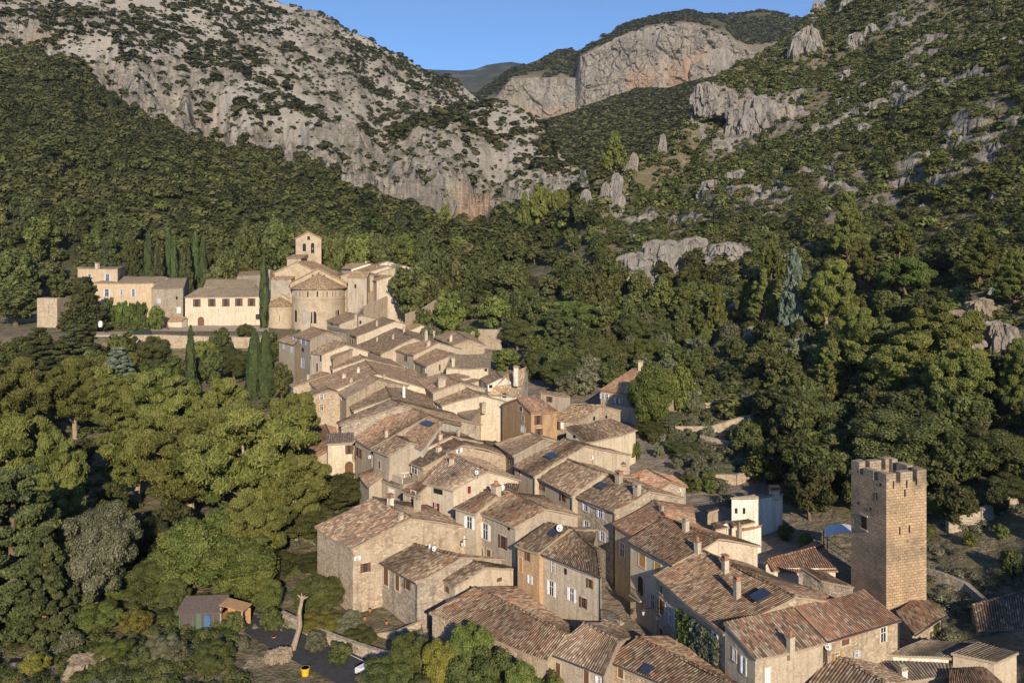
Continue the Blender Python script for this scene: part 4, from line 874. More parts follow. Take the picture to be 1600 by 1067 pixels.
# ---- long abbey wing and the blocks to its left
W5 = [((830, 533), 6, 12, 'sb', 'F'), ((924, 531), 6, 12, 'sb', 'F'), ((1012, 531), 6, 12, 'sb', 'F'), ((1092, 529), 6, 12, 'sb', 'F'), ((1172, 529), 6, 12, 'sb', 'F'), ((1212, 620), 7, 8, 'bars', 'F'), ((856, 658), 10, 19, 'archdoor', 'F')]
house('abbey_wing', 'long cream abbey wing with five brown shuttered windows and an arched door', q1, ((752, 497), (1278, 491)), ((846, 441), (1252, 436)), Yd=268, pitch=17, hip='L', fb=1, roof='gry', wall='cream', wins=W5, ov=.35, cat='abbey wing')
house('abbey_wing', 'second dark roofed abbey range rising behind the long cream wing', q1, ((872, 434), (1196, 433)), ((890, 388), (1196, 387)), Yd=283, pitch=18, roof='gry', wall='beige', cat='abbey wing')
house('abbey_wing', 'gabled stone abbey house with a green climber, left of the long wing', q1, ((545, 442), (750, 436)), ((612, 384), (768, 380)), Yd=268, pitch=14, roof='gry', wall='stoneg', wins=[((593, 522), 5, 7, 'bluedoor', 'F'), ((704, 503), 3, 5, 'hole', 'F'), ((717, 578), 6, 9, 'whitedoor', 'F')], cat='abbey wing', down=14)
house('abbey_wing', 'lower ochre building with pale blue shutters behind the garden hedge', q1, ((176, 408), (560, 408)), ((345, 370), (640, 372)), Yd=272, pitch=14, roof='gry', wall='ochrep', wins=[((268, 470), 6, 11, 'sl', 'F'), ((360, 466), 3, 8, 'sl', 'F'), ((434, 470), 4, 11, 'sl', 'F')], cat='house', down=14)
house('abbey_wing', 'flat roofed upper ochre block with two blue shuttered windows and a chimney', q1, ((82, 318), (336, 320)), ((90, 309), (388, 304)), kind='shed', Yd=276, pitch=3, ov=.1, roof='gry', wall='ochrep', wins=[((272, 378), 5, 11, 'sl', 'F'), ((160, 374), 4, 10, 'sl', 'F')], chims=[((208, 312), 5, 6, 0, 'cream')], cat='house', down=18)
house('shed', 'small lean roofed gatehouse beside the abbey wing with a pale door', q1, ((560, 645), (735, 648)), ((590, 588), (700, 596)), Yd=262, dep=3.2, kind='shed', pitch=20, roof='mix', wall='cream', wins=[((604, 620), 3, 10, 'bluedoor', 'F')], cat='shed')
house('house', 'low roof with orange strip behind the abbey ranges', q1, ((955, 352), (1195, 358)), ((960, 322), (1150, 340)), kind='shed', Yd=305, dep=9, pitch=8, roof='old', wall='stoneg', cat='house', down=10)
# ---- church
def church():
    root = empty('church', PY(498, 510, 262)); tag(root, 'romanesque abbey church with round apse, small side apse and gabled belfry', 'church')
    o = root.location.copy()
    def rel(p): return p - o
    def cyl(cx, cy, r, z0, z1, a0=180, a1=360, seg=28, mat='ashpale', nm='apse', cap=None):
        mb = MB(); A_ = [math.radians(a0 + (a1 - a0) * i / seg) for i in range(seg + 1)]
        pts = [V((cx + r * math.cos(a), cy + r * math.sin(a), 0)) - V((o.x, o.y, 0)) for a in A_]; s = 0
        for i in range(seg):
            p, q = pts[i], pts[i + 1]; d = (q - p).length
            mb.poly([V((p.x, p.y, z0 - o.z)), V((q.x, q.y, z0 - o.z)), V((q.x, q.y, z1 - o.z)), V((p.x, p.y, z1 - o.z))], [(s, z0), (s + d, z0), (s + d, z1), (s, z1)]); s += d
        if cap:
            mb.poly([V((p.x, p.y, z1 - o.z)) for p in pts])
        return mb.build(nm, M[mat], root)
    def cone(cx, cy, r, z0, ap, a0=180, a1=360, seg=28, nm='apse_roof'):
        mb = MB(); rg = random.Random(5); ap = ap - o
        for i in range(seg):
            a, b = [math.radians(a0 + (a1 - a0) * (i + k) / seg) for k in (0, 1)]
            p, q = [V((cx + r * math.cos(x), cy + r * math.sin(x), z0)) - o for x in (a, b)]; d = (q - p).length; h = (ap - p).length
            mb.poly([p, q, ap], [(i * d, 0), (i * d + d, 0), (i * d + d / 2, h)]); mb.poly([p - UP * .25, q - UP * .25, q, p])
        return mb.build(nm, M['old_f'], root)
    cx, cy, r = PY(498.5, 0, 268).x, 268.0, 8.75
    z1 = 28.3
    ap = cyl(cx, cy, r, 10, z1, 175, 365)
    cor = cyl(cx, cy, r + .35, z1 - .45, z1, 175, 365, nm='cornice', mat='ashpale')
    cyl(cx, cy, r + .16, z1 - 3.6, z1 - 3.3, 175, 365, nm='string_course', mat='ashpale', cap=True)
    cone(cx, cy, r + .7, z1 + .02, V((cx, cy, 33.0)), 175, 365)
    def polar(parent, deg, z, w, h, k, rr=r, ccx=cx, ccy=cy, nm='window'):
        a = math.radians(deg); n = V((math.cos(a), math.sin(a), 0)); c = V((ccx, ccy, z)) + n * (rr - .02) - o
        make_window(parent, k, c, V((-n.y, n.x, 0)), n, w, h, nm)
    for i in range(17): polar(ap, 186 + i * 10.5, z1 - 1.75, .62, 1.9, 'arch', nm='niche')  # shallow niches, their shade painted as flat dark panes
    polar(ap, 272, 19.0, 2.0, 4.0, 'arch'); polar(ap, 226, 19.3, 1.5, 4.0, 'arch'); polar(ap, 326, 19.5, 1.7, 3.6, 'arch')
    # buttress
    b = MB(); p = PY(479, 0, 258.6); x0 = p.x - o.x
    lo = [V((x0 - 1.3, -6.5, -10)), V((x0 + 1.3, -6.5, -10)), V((x0 + 1.3, 1, -10)), V((x0 - 1.3, 1, -10))]; hi = [V((x0 - 1.3, -2.2, 22.5 - o.z)), V((x0 + 1.3, -2.2, 22.5 - o.z)), V((x0 + 1.3, 1, 23.5 - o.z)), V((x0 - 1.3, 1, 23.5 - o.z))]
    b.prism(lo, hi); b.build('buttress', M['ashgrey'], root)
    # gable wall and choir roof
    Yg = 268.2; L_, A_, R_ = PY(453.5, 442, Yg), PY(497.5, 419.5, Yg), PY(541.5, 442, Yg)
    g = MB(); dep = V((0, 8, 0)); f = [V((L_.x, Yg, 8)), V((R_.x, Yg, 8)), R_, A_, L_]; f = [q - o for q in f]
    g.poly(f); g.poly([q + dep for q in f][::-1]); g.poly([f[0], f[4], f[4] + dep, f[0] + dep]); g.poly([f[2], f[1], f[1] + dep, f[2] + dep])
    ch = g.build('choir_wall', M['ashpale'], root)
    for dx in (-1.9, 0, 1.9): make_window(ch, 'hole', V((A_.x + dx, Yg, A_.z - (2.0 if dx == 0 else 2.4))) - o, V((1, 0, 0)), V((0, -1, 0)), .5 if dx else .35, .5 if dx else 1.1, 'opening')
    make_window(ch, 'hole', V((A_.x, Yg - .01, A_.z - 2.0)) - o, V((1, 0, 0)), V((0, -1, 0)), 1.0, .3, 'opening')
    def roofpair(l, a, rr, y0, y1, nm, over=.5, mat='mix_f'):
        mb = MB()
        for s, e in ((l, 1), (rr, -1)):
            d = V((s.x - a.x, 0, s.z - a.z)); s2 = V((a.x, 0, a.z)) + d * 1.06
            q = [V((s2.x, y0, s2.z)), V((a.x, y0, a.z)), V((a.x, y1, a.z)), V((s2.x, y1, s2.z))]; q = [x - o + UP * .2 for x in q]; wd = d.length
            mb.poly(q if e < 0 else q[::-1], None); k = len(mb.uv)
            uvs = [(y0, 0), (y0, wd), (y1, wd), (y1, 0)]; mb.uv[-4:] = uvs if e < 0 else uvs[::-1]
            mb.poly([q[0] - UP * .3, q[1] - UP * .3, q[1], q[0]])
        return mb.build(nm, M[mat], root)
    roofpair(L_, A_, R_, Yg - .5, Yg + 8, 'choir_roof')
    # nave
    a2 = PY(483, 408.5, 292); l2, r2 = V((a2.x - 7.5, 292, a2.z - 3.6)), V((a2.x + 9.5, 292, a2.z - 4.6)); y0 = Yg + 6.5
    g = MB(); f = [V((l2.x, y0, 8)), V((r2.x, y0, 8)), V((r2.x, y0, r2.z)), V((a2.x, y0, a2.z)), V((l2.x, y0, l2.z))]; f = [q - o for q in f]; dep = V((0, 26, 0))
    g.poly(f); g.poly([q + dep for q in f][::-1]); g.poly([f[0], f[4], f[4] + dep, f[0] + dep]); g.poly([f[2], f[1], f[1] + dep, f[2] + dep]); g.build('nave_wall', M['ashpale'], root)
    roofpair(V((l2.x, 0, l2.z)), a2, V((r2.x, 0, r2.z)), y0 - .4, y0 + 26, 'nave_roof')
    # belfry
    yb = 298; xl, xr = PY(462, 0, yb).x, PY(502, 0, yb).x; ze, za_ = PY(0, 371.5, yb).z, PY(0, 361.5, yb).z; xm = (xl + xr) / 2
    g = MB(); f = [V((xl, yb, 14)), V((xr, yb, 14)), V((xr, yb, ze)), V((xm, yb, za_)), V((xl, yb, ze))]; f = [q - o for q in f]; dep = V((-1.5, 7, 0))
    g.poly(f); g.poly([q + dep for q in f][::-1]); g.poly([f[0], f[4], f[4] + dep, f[0] + dep]); g.poly([f[2], f[1], f[1] + dep, f[2] + dep])
    be = g.build('belfry', M['ashpale'], root)
    rb = MB()
    for s, e in ((V((xl - .4, yb, ze - .35)), 1), (V((xr + .4, yb, ze - .35)), -1)):
        ap_ = V((xm, yb, za_)); q = [s - V((0, .4, 0)), ap_ - V((0, .4, 0)), ap_ + dep, s + dep]; q = [x - o + UP * .12 for x in q]
        rb.poly(q if e < 0 else q[::-1]); rb.poly([q[0] - UP * .4, q[1] - UP * .4, q[1], q[0]])
    rb.build('belfry_roof', M['orange_trim'], be)
    for px, py, w_, h_ in ((475.5, 386.5, 1.35, 3.0), (488.5, 387.5, 1.35, 3.9), (482.3, 372, 1.1, 1.5)):
        c = V((0, 0, 0)) + PY(px, py, yb) - o; make_window(be, 'arch', c, V((1, 0, 0)), V((0, -1, 0)), w_, h_)
    bl = MB(); c = PY(488.5, 388, yb - .05) - o; bl.tube([c + UP * .4, c + UP * .1, c - UP * .5, c - UP * .7], [.12, .35, .45, .6], 10); bl.build('bell', M['metal'], be)
    # side blocks
    def block(x0, x1, ytop, Yf, dep_, nm, mat, roofh=1.2, zb=8):
        l, r_ = PY(x0, ytop, Yf), PY(x1, ytop, Yf); q = MB(); lo = [V((l.x, Yf, zb)), V((r_.x, Yf, zb)), V((r_.x, Yf + dep_, zb)), V((l.x, Yf + dep_, zb))]; lo = [x - o for x in lo]
        q.prism(lo, [V((x.x, x.y, l.z - o.z)) for x in lo]); b_ = q.build(nm, M[mat], root)
        if roofh:
            t = MB(); e_ = .35; z_ = l.z - o.z + .02; c4 = [V((lo[0].x - e_, lo[0].y - e_, z_)), V((lo[1].x + e_, lo[1].y - e_, z_)), V((lo[1].x + e_, lo[2].y, z_ + roofh)), V((lo[0].x - e_, lo[2].y, z_ + roofh))]
            t.poly(c4, [(0, 0), (8, 0), (8, 6), (0, 6)]); t.poly([c4[0] - UP * .2, c4[1] - UP * .2, c4[1], c4[0]]); t.poly([c4[1] - UP * .2, c4[2] - UP * (roofh + .1), c4[2], c4[1]]); t.poly([c4[3], c4[2], c4[2] - UP * roofh, c4[3] - UP * roofh]); t.poly([c4[0], c4[3], c4[3] - UP * (roofh + .1), c4[0] - UP * .2])
            t.build('side_roof', M['mix_f'], b_)
        return b_
    block(448.5, 470, 403.5, 283, 9, 'stair_turret', 'ashgrey', 1.3)
    block(421, 455, 435.5, 271, 8, 'transept', 'ashgrey', 1.6)
    block(413.5, 422, 421.5, 270, 3, 'corner_pier', 'ashgrey', 0)
    block(541.5, 575, 434.5, 272, 10, 'sacristy', 'ashgrey', 2.0)
    c2 = PY(437.5, 0, 268.5).x; rs = 4.85
    sa = cyl(c2, 268.5, rs, 10, 22.5, 180, 360, 20, nm='side_apse'); cone(c2, 268.5, rs + .45, 22.5, V((c2, 269, 25.3)), 180, 360, 20, 'side_apse_roof')
    g = MB(); f = [V((c2 - 5.3, 268.6, 10)), V((c2 + 4.6, 268.6, 10)), V((c2 + 4.6, 268.6, 23.3)), V((c2, 268.6, 26.2)), V((c2 - 5.3, 268.6, 23.3))]; f = [q - o for q in f]; dep = V((0, 2.6, 0))
    g.poly(f); g.poly([f[3], f[2], f[2] + dep, f[3] + dep]); g.poly([f[4], f[3], f[3] + dep, f[4] + dep]); g.poly([f[0], f[4], f[4] + dep, f[0] + dep]); g.poly([f[2], f[1], f[1] + dep, f[2] + dep]); g.build('side_gable', M['ashpale'], root)
    for d in (238, 262, 286): polar(sa, d, 18.3, .5, 1.9, 'arch', rs, c2, 268.5)
church()
# ---- houses beyond the church
house('house', 'white gabled house with tan roof just right of the church', q2, ((632, 418), (790, 430)), ((640, 350), (740, 378)), Yd=314, dep=7, roof='tan', wall='white', down=9)
house('house', 'brown roofed house behind the church, between the white gable and the street', q2, ((790, 440), (935, 455)), ((795, 388), (940, 412)), Yd=290, dep=7, roof='mix', wall='cream', down=9)
house('house', 'far roof at the top of the village street with two chimneys', q2, ((925, 455), (1010, 462)), ((930, 422), (1005, 432)), Yd=283, dep=6, roof='old', wall='stone', chims=[((1005, 440), 4, 5, 2)], down=9)
house('house', 'last stone house of the upper street under the oaks', q2, ((985, 488), (1090, 478)), ((1020, 402), (1130, 430)), Yd=275, dep=6, roof='old', wall='stone', wins=[((995, 545), 3, 8, 'sl')], down=9)
house('house', 'grey walled house with lean brown roof behind the sacristy', q2, ((760, 500), (925, 500)), ((740, 455), (900, 455)), Yd=262, dep=5, roof='mix', wall='grey', wins=[((828, 572), 3, 6, 'hole', 'F')], down=12)
# ---- free standing walls
def wall_run(label, pts, h, th=.6, mat='stone', name='garden_wall', below=2.5, cat='wall'):
    """pts: (column, row of the top, distance)"""
    P3 = [PY(*p) for p in pts]
    if h <= 2:
        for q in P3: q.z = float(ground(q.x, q.y)) + h
    root_p = P3[0]
    mb = MB()
    for a, b in zip(P3, P3[1:]):
        d = (b - a); d.z = 0; d.normalize(); n = V((-d.y, d.x, 0)) * (th / 2)
        top = [a - n, b - n, b + n, a + n]; lo = [V((q.x, q.y, min(q.z - h, float(ground(q.x, q.y)) - below))) for q in top]
        mb.prism([q - root_p for q in lo], [q - root_p for q in top])
        cp = [q + (q - (a + b) / 2) * .004 for q in top]
    o = mb.build(name, M[mat], None); o.location = root_p; tag(o, label, cat); return o
wall_run('long stone retaining wall under the abbey garden terrace', [(180, 524, 238.2), (250, 523, 238.1), (330, 526, 238.3), (400, 527, 238.2), (425, 528, 238)], 6)
wall_run('pale wall stub on the slope behind the umbrella trees of the abbey', [(65, 465, 262), (96, 466, 262)], 9, 5, 'stone', 'ruined_wall', cat='ruin')
wall_run('ruined stone enclosure wall beyond the chapel like house', [(732, 528, 226), (742, 514, 232), (783, 515, 228)], 6, .8, 'stone', 'ruined_wall', cat='ruin')
wall_run('long stone wall climbing from the apse houses to the oaks', [(556, 492, 242), (566, 480, 250), (604, 463, 262)], 7, .8, 'stone')
wall_run('upper street parapet beside the sacristy with a yellow hedge behind', [(565, 461, 262), (604, 448, 276)], 3, .8, 'stone')
wall_run('short diagonal garden wall below the big oaks', [(634, 490, 236), (660, 482, 243), (682, 468, 252)], 4)
wall_run('cream garden wall between the orange roofed house and the chimney house', [(957, 632, 160), (1000, 639, 154), (1012, 645, 150)], 6, .5, 'cream')
wall_run('curved grey stone wall left of the ochre house', [(736, 656, 158), (752, 645, 152), (770, 632, 150), (776, 640, 149)], 6, .5, 'stoneg')
wall_run('low stone terrace wall under the olive tree in the right gardens', [(1095, 694, 140), (1140, 706, 136), (1180, 700, 140)], 1.6)
wall_run('upper dry stone terrace wall in the right gardens', [(1060, 668, 158), (1110, 672, 156), (1190, 660, 162)], 1.8)
wall_run('roadside stone parapet winding below the round bush', [(440, 975, 86), (500, 1005, 82), (560, 1030, 79.5), (600, 1045, 78), (640, 1062, 77)], 1.2, .5, 'stoneg')
wall_run('courtyard wall in front of the garden house', [(590, 988, 83), (620, 985, 82), (660, 968, 83), (668, 1000, 80)], 3, .4, 'stone')
wall_run('curved dry stone wall on the shaded slope right of the tower', [(1444, 893, 88), (1475, 897, 86), (1510, 905, 84), (1550, 925, 80)], 1.3, .5, 'stoneg')
wall_run('rough boundary wall at the far right of the slope', [(1480, 845, 96), (1530, 858, 96), (1600, 862, 98)], 1.8, .7, 'stoneg')

house('house', 'low roofed house with a white chimney in the group beyond the church', q2, ((850, 405), (960, 410)), ((860, 380), (960, 385)), Yd=322, dep=7, roof='old', wall='white', chims=[((912, 400), 4, 6, 2, 'white')], down=9)
house('house', 'small pale house at the far top end of the upper street', q2, ((1010, 430), (1095, 440)), ((1010, 400), (1100, 410)), Yd=300, dep=6, roof='tan', wall='cream', chims=[((1112, 425), 5, 8, 2, 'cream')], down=9)
house('house', 'narrow house in the middle of the upper street row', q2, ((940, 520), (1000, 528)), ((950, 490), (1000, 500)), Yd=268, dep=5, roof='mix', wall='beige', down=9)

wall_run('middle dry stone terrace wall in the right gardens', [(1055, 0, 146), (1110, 0, 144), (1165, 0, 147), (1215, 0, 146)], 1.7)
wall_run('lowest dry stone terrace wall behind the white faced house', [(1110, 0, 122), (1150, 0, 121), (1200, 0, 124), (1250, 0, 122)], 1.5)
wall_run('dry stone wall high in the right gardens near the gully', [(1080, 0, 172), (1130, 0, 170), (1180, 0, 174)], 1.8)
# ================================================================ TREES
def unit(n, rs): v = rs.normal(size=(n, 3)); return v / np.linalg.norm(v, axis=1, keepdims=True)
def nrmz(v): return v / np.maximum(np.linalg.norm(v, axis=1, keepdims=True), 1e-9)
def blades(C, A, Wd, L_, W_):
    """quads centred C, long axis A, width dir Wd"""
    a = A * (L_[:, None] if hasattr(L_, '__len__') else L_) / 2; w_ = Wd * (W_[:, None] if hasattr(W_, '__len__') else W_) / 2
    v = np.stack([C - a - w_, C + a - w_ * .6, C + a + w_ * .6, C - a + w_], 1).reshape(-1, 3)
    return v
def leafset(C, out, size, rs, elong=1.3, upb=.2):
    if elong < 1.8:            # flat leaves facing outwards, so a clump has a lit and a shaded side
        n = len(C); nn_ = nrmz(out + unit(n, rs) * .75 + np.array([0, 0, .25])); ax = nrmz(np.cross(nn_, unit(n, rs))); wd = np.cross(nn_, ax); s = size * rs.uniform(.6, 1.4, n)
        return blades(C, ax, wd, s * elong, s)
    n = len(C); ax = nrmz(out * .5 + unit(n, rs) + np.array([0, 0, upb])); wd = nrmz(np.cross(ax, nrmz(out + unit(n, rs) * .6)))
    s = size * rs.uniform(.6, 1.4, n); return blades(C, ax, wd, s * elong, s)
def clumped(centers, rads, per, size, rs, flat=1.0, elong=1.3, upb=.2, top=.0, fine=1.0):
    Vs = []; T = []
    for c, r in zip(centers, rads):
        n = max(6, int(per * (r / np.mean(rads)) ** 2)); d = unit(n, rs)
        if top: d[:, 2] = np.abs(d[:, 2]) * (1 - top * .0) * np.where(rs.rand(n) < top, 1, np.sign(d[:, 2]))
        rad = r * rs.uniform(.55, 1.08, n)[:, None]; p = d * rad; p[:, 2] *= flat
        Vs.append(leafset(c + p, d, size, rs, elong, upb)); T.append(np.repeat(np.clip(rs.normal(.5, .10) + rs.normal(0, .16, n), 0, 1), 4))
    return np.concatenate(Vs), np.concatenate(T)
def shell_centers(n, rs, zc, rx, rz, mind=.16, inner=.55, prof=None):
    pts = []; k = 0
    while len(pts) < n and k < n * 60:
        k += 1; d = unit(1, rs)[0]; rr = rs.uniform(inner, 1) ; p = np.array([d[0] * rx * rr, d[1] * rx * rr, zc + d[2] * rz * rr])
        if prof is not None:
            p[2] = rs.uniform(zc - rz, zc + rz); a = rs.uniform(0, 6.283); q = prof((p[2] - zc + rz) / (2 * rz)) * rx * math.sqrt(rs.uniform(.15, 1)); p[0] = math.cos(a) * q; p[1] = math.sin(a) * q
        if all(np.linalg.norm((p - q_) / [1, 1, 1]) > mind * .6 for q_ in pts): pts.append(p)
    return np.array(pts)
def crown(kind, lod, seed):
    """canonical crown: height 1, width about 1; returns verts, tint, branch targets"""
    rs = np.random.RandomState(seed); f = {-1: 3.2, 0: 1.0, 1: .32, 2: .075}[lod]; sz = {-1: .55, 0: 1.0, 1: 1.65, 2: 3.1}[lod]
    if kind == 'oak':
        c = shell_centers(int(70 if lod < 2 else 34), rs, .58, .40, .36, .14, .45); r = rs.uniform(.075, .14, len(c)); r *= (1.35 if lod == 2 else 1)
        v, t = clumped(c, r, 330 * f * (1 if lod < 2 else 2), .021 * sz, rs, .75, 1.4, .2)
    elif kind == 'decid':
        c = shell_centers(60 if lod < 2 else 30, rs, .56, .38, .40, .14, .35); r = rs.uniform(.08, .15, len(c))
        v, t = clumped(c, r, 360 * f * (1 if lod < 2 else 2), .024 * sz, rs, .9, 1.7, -.1)
    elif kind == 'bush':
        c = shell_centers(50 if lod < 2 else 22, rs, .48, .40, .42, .12, .5); r = rs.uniform(.09, .15, len(c))
        v, t = clumped(c, r, 330 * f * (1 if lod < 2 else 2), .026 * sz, rs, .95, 1.3, .1)
    elif kind == 'pine':
        c = shell_centers(76 if lod < 2 else 34, rs, .60, .43, .36, .14, .35); c[:, 0] += .05 * np.sin(c[:, 2] * 9); r = rs.uniform(.05, .115, len(c)) * (1.4 if lod == 2 else 1)
        v, t = clumped(c, r, 300 * f * (1 if lod < 2 else 1.8), .021 * sz, rs, .66, 3.0 if lod < 2 else 1.5, .9, .75)
        v[:, 2] += 0
    elif kind == 'tallpine':
        cs = []; rr = []
        for L0 in np.linspace(.24, .96, 11):
            R0 = (.47 * (1 - L0) ** .62 + .03) * rs.uniform(.75, 1.1); m = max(2, int(8.5 * R0 / .4)); a0 = rs.uniform(0, 6)
            for a in np.linspace(0, 6.283, m, endpoint=False) + a0:
                if rs.rand() < .12: continue
                q = R0 * rs.uniform(.75, 1.12); a += rs.uniform(-.3, .3)
                for e in (1.0, .55): cs.append([math.cos(a) * q * e, math.sin(a) * q * e, L0 + q * e * .10 + rs.uniform(-.02, .02)]); rr.append(rs.uniform(.06, .10) * (.75 + .4 * (1 - L0)))
        c = np.array(cs); r = np.array(rr)
        v, t = clumped(c, r, 210 * f * (1 if lod < 2 else 1.3), .024 * sz, rs, .45, 2.2 if lod < 2 else 1.5, .8, .7)
    elif kind == 'umbrella':
        c = shell_centers(60 if lod < 2 else 30, rs, .66, .43, .30, .13, .6); c[:, 2] = np.maximum(c[:, 2], .52); r = rs.uniform(.07, .11, len(c))
        v, t = clumped(c, r, 300 * f * (1 if lod < 2 else 2), .024 * sz, rs, .7, 2.2 if lod < 2 else 1.4, .9, .8)
    elif kind == 'cedar':
        cs = []; rr = []
        for L0 in np.linspace(.12, .95, 20):
            R0 = .46 * (1 - L0) ** .8 + .05; m = max(3, int(11 * R0 / .4))
            for a in np.linspace(0, 6.283, m, endpoint=False) + rs.uniform(0, 6): 
                q = R0 * rs.uniform(.45, 1.05); cs.append([math.cos(a) * q, math.sin(a) * q, L0 - q * .12 + rs.uniform(-.015, .015)]); rr.append(rs.uniform(.05, .085))
        c = np.array(cs); r = np.array(rr)
        v, t = clumped(c, r, 190 * f * (1 if lod < 2 else 1), .022 * sz, rs, .30, 2.0 if lod < 2 else 1.3, .1)
    elif kind == 'cypress':
        n = int(9000 * f * (1 if lod < 2 else .8)); z = rs.uniform(0, 1, n) ** .9; a = rs.uniform(0, 6.283, n)
        R0 = .5 * np.power(np.sin(np.clip(z * .93 + .07, 0, 1) ** .6 * math.pi), .55) * (1 + .12 * np.sin(a * 5 + z * 9)) * rs.uniform(.8, 1.03, n)
        C = np.stack([np.cos(a) * R0, np.sin(a) * R0, .03 + z * .96], -1); out = np.stack([np.cos(a), np.sin(a), a * 0], -1)
        ax = nrmz(out * .35 + unit(n, rs) * .3 + np.array([0, 0, 1.])); wd = nrmz(np.cross(ax, out + unit(n, rs) * .4)); s = rs.uniform(.6, 1.3, n)
        # thin in x,y, so widths are in crown units
        v = blades(C, ax * np.array([.5, .5, 1]), wd * np.array([1, 1, .25]), s * .035 * sz ** .7, s * .13 * sz ** .7); t = np.repeat(np.clip(rs.normal(.5, .18, n), 0, 1), 4); c = C[:3]
    return v, t, c
def leaf_mat(name, c1, c2, c3, trans=.22):
    m, nt, b = new_mat(name); t = NT(nt)
    a = t.n('ShaderNodeAttribute', attribute_name='tint'); oi = t.n('ShaderNodeObjectInfo')
    c = t.ramp(a.outputs['Fac'], [(.15, c1), (.5, c2), (.88, c3)])
    v = t.math('MULTIPLY_ADD', oi.outputs['Random'], .5); nt.nodes[-1].inputs[2].default_value = .8
    hs = t.n('ShaderNodeHueSaturation'); t.l(c, hs.inputs['Color']); t.l(v, hs.inputs['Value'])
    hh = t.math('MULTIPLY_ADD', oi.outputs['Random'], .026); nt.nodes[-1].inputs[2].default_value = .479; t.l(hh, hs.inputs['Hue'])
    t.l(hs.outputs[0], b.inputs['Base Color']); b.inputs['Roughness'].default_value = .65; b.inputs['Specular IOR Level'].default_value = .12
    tr = t.n('ShaderNodeBsdfTranslucent'); t.l(hs.outputs[0], tr.inputs[0]); mx = t.n('ShaderNodeMixShader'); mx.inputs[0].default_value = trans
    t.l(b.outputs[0], mx.inputs[1]); t.l(tr.outputs[0], mx.inputs[2]); t.l(mx.outputs[0], nt.nodes['Material Output'].inputs[0])
    return m
LM = {
 'oak': leaf_mat('oak_leaves', (.042, .054, .018), (.096, .110, .038), (.16, .162, .064)),
 'olive': leaf_mat('olive_leaves', (.07, .08, .045), (.14, .145, .085), (.22, .22, .14)),
 'decid': leaf_mat('fresh_leaves', (.05, .08, .02), (.115, .145, .038), (.19, .215, .062)),
 'bush': leaf_mat('bush_leaves', (.04, .055, .018), (.09, .11, .036), (.145, .16, .055)),
 'pine': leaf_mat('pine_needles', (.055, .072, .018), (.14, .158, .042), (.22, .225, .07)),
 'tallpine': leaf_mat('hill_pine_needles', (.048, .064, .018), (.118, .135, .036), (.185, .20, .06)),
 'umbrella': leaf_mat('stone_pine_needles', (.045, .072, .018), (.09, .128, .034), (.15, .18, .055)),
 'cedar': leaf_mat('cedar_needles', (.035, .048, .018), (.075, .09, .034), (.125, .135, .055)),
 'bluecedar': leaf_mat('blue_cedar_needles', (.07, .10, .075), (.14, .18, .135), (.21, .25, .19)),
 'cypress': leaf_mat('cypress_foliage', (.028, .05, .018), (.055, .082, .03), (.09, .115, .045)),
 'yellow': leaf_mat('yellow_leaves', (.10, .12, .025), (.19, .19, .04), (.27, .24, .055)),
 'shade': leaf_mat('dark_leaves', (.025, .033, .013), (.06, .068, .024), (.10, .10, .042)),  # dark leaf tint; on the shadowed trees it paints the shade in
}
M['bark'] = flat('bark', (.16, .115, .08), .95, 0, .05, .35, 4); M['palebark'] = flat('pale_bark', (.30, .24, .18), .95, 0, .05, .3, 4)
CR = {}
def proto(kind, lod, var):
    k = (kind, lod, var)
    if k not in CR:
        v, t, c = crown(kind, lod, 400 + 100 * lod + var * 7 + len(kind))
        q = np.arange(len(v)).reshape(-1, 4); cm = mesh_np(kind + '_crown', v, q, attr={'tint': t})
        mb = MB(); rg = random.Random(var * 13 + len(kind)); n = 7 if lod < 1 else 5
        top = {'cypress': .3, 'pine': .72, 'tallpine': .9, 'umbrella': .62, 'cedar': .93, 'bluecedar': .93}.get(kind, .6); w0 = {'cypress': .10}.get(kind, .035)
        bend = 0 if kind in ('cypress', 'cedar', 'tallpine') else .05
        pts = [V((math.sin(z * 5 + var) * bend * z, math.cos(z * 4 + var) * bend * z, z * top - .03)) for z in (0, .25, .5, .75, 1)]
        mb.tube(pts, [w0 * 1.2, w0, w0 * .8, w0 * .55, w0 * .2], n)
        if kind != 'cypress':
            cs = c[np.argsort(-np.abs(c[:, 0]) - np.abs(c[:, 1]))][:(24 if lod < 1 else 6)]
            for p in cs:
                zz = max(.15, min(top - .03, p[2] - rg.uniform(.08, .22))); s = zz / top; i = min(3, int(s * 4)); a = pts[i].lerp(pts[i + 1], s * 4 - i); b = V(p)
                m_ = a.lerp(b, .5) + V((0, 0, -.03)); r0 = w0 * .42 * (1 - s * .5); mb.tube([a, m_, b], [r0, r0 * .7, r0 * .25], 5 if lod < 1 else 4, False)
        tm = mb.mesh(kind + '_trunk')
        CR[k] = (cm, tm)
    return CR[k]
MESHES = {}
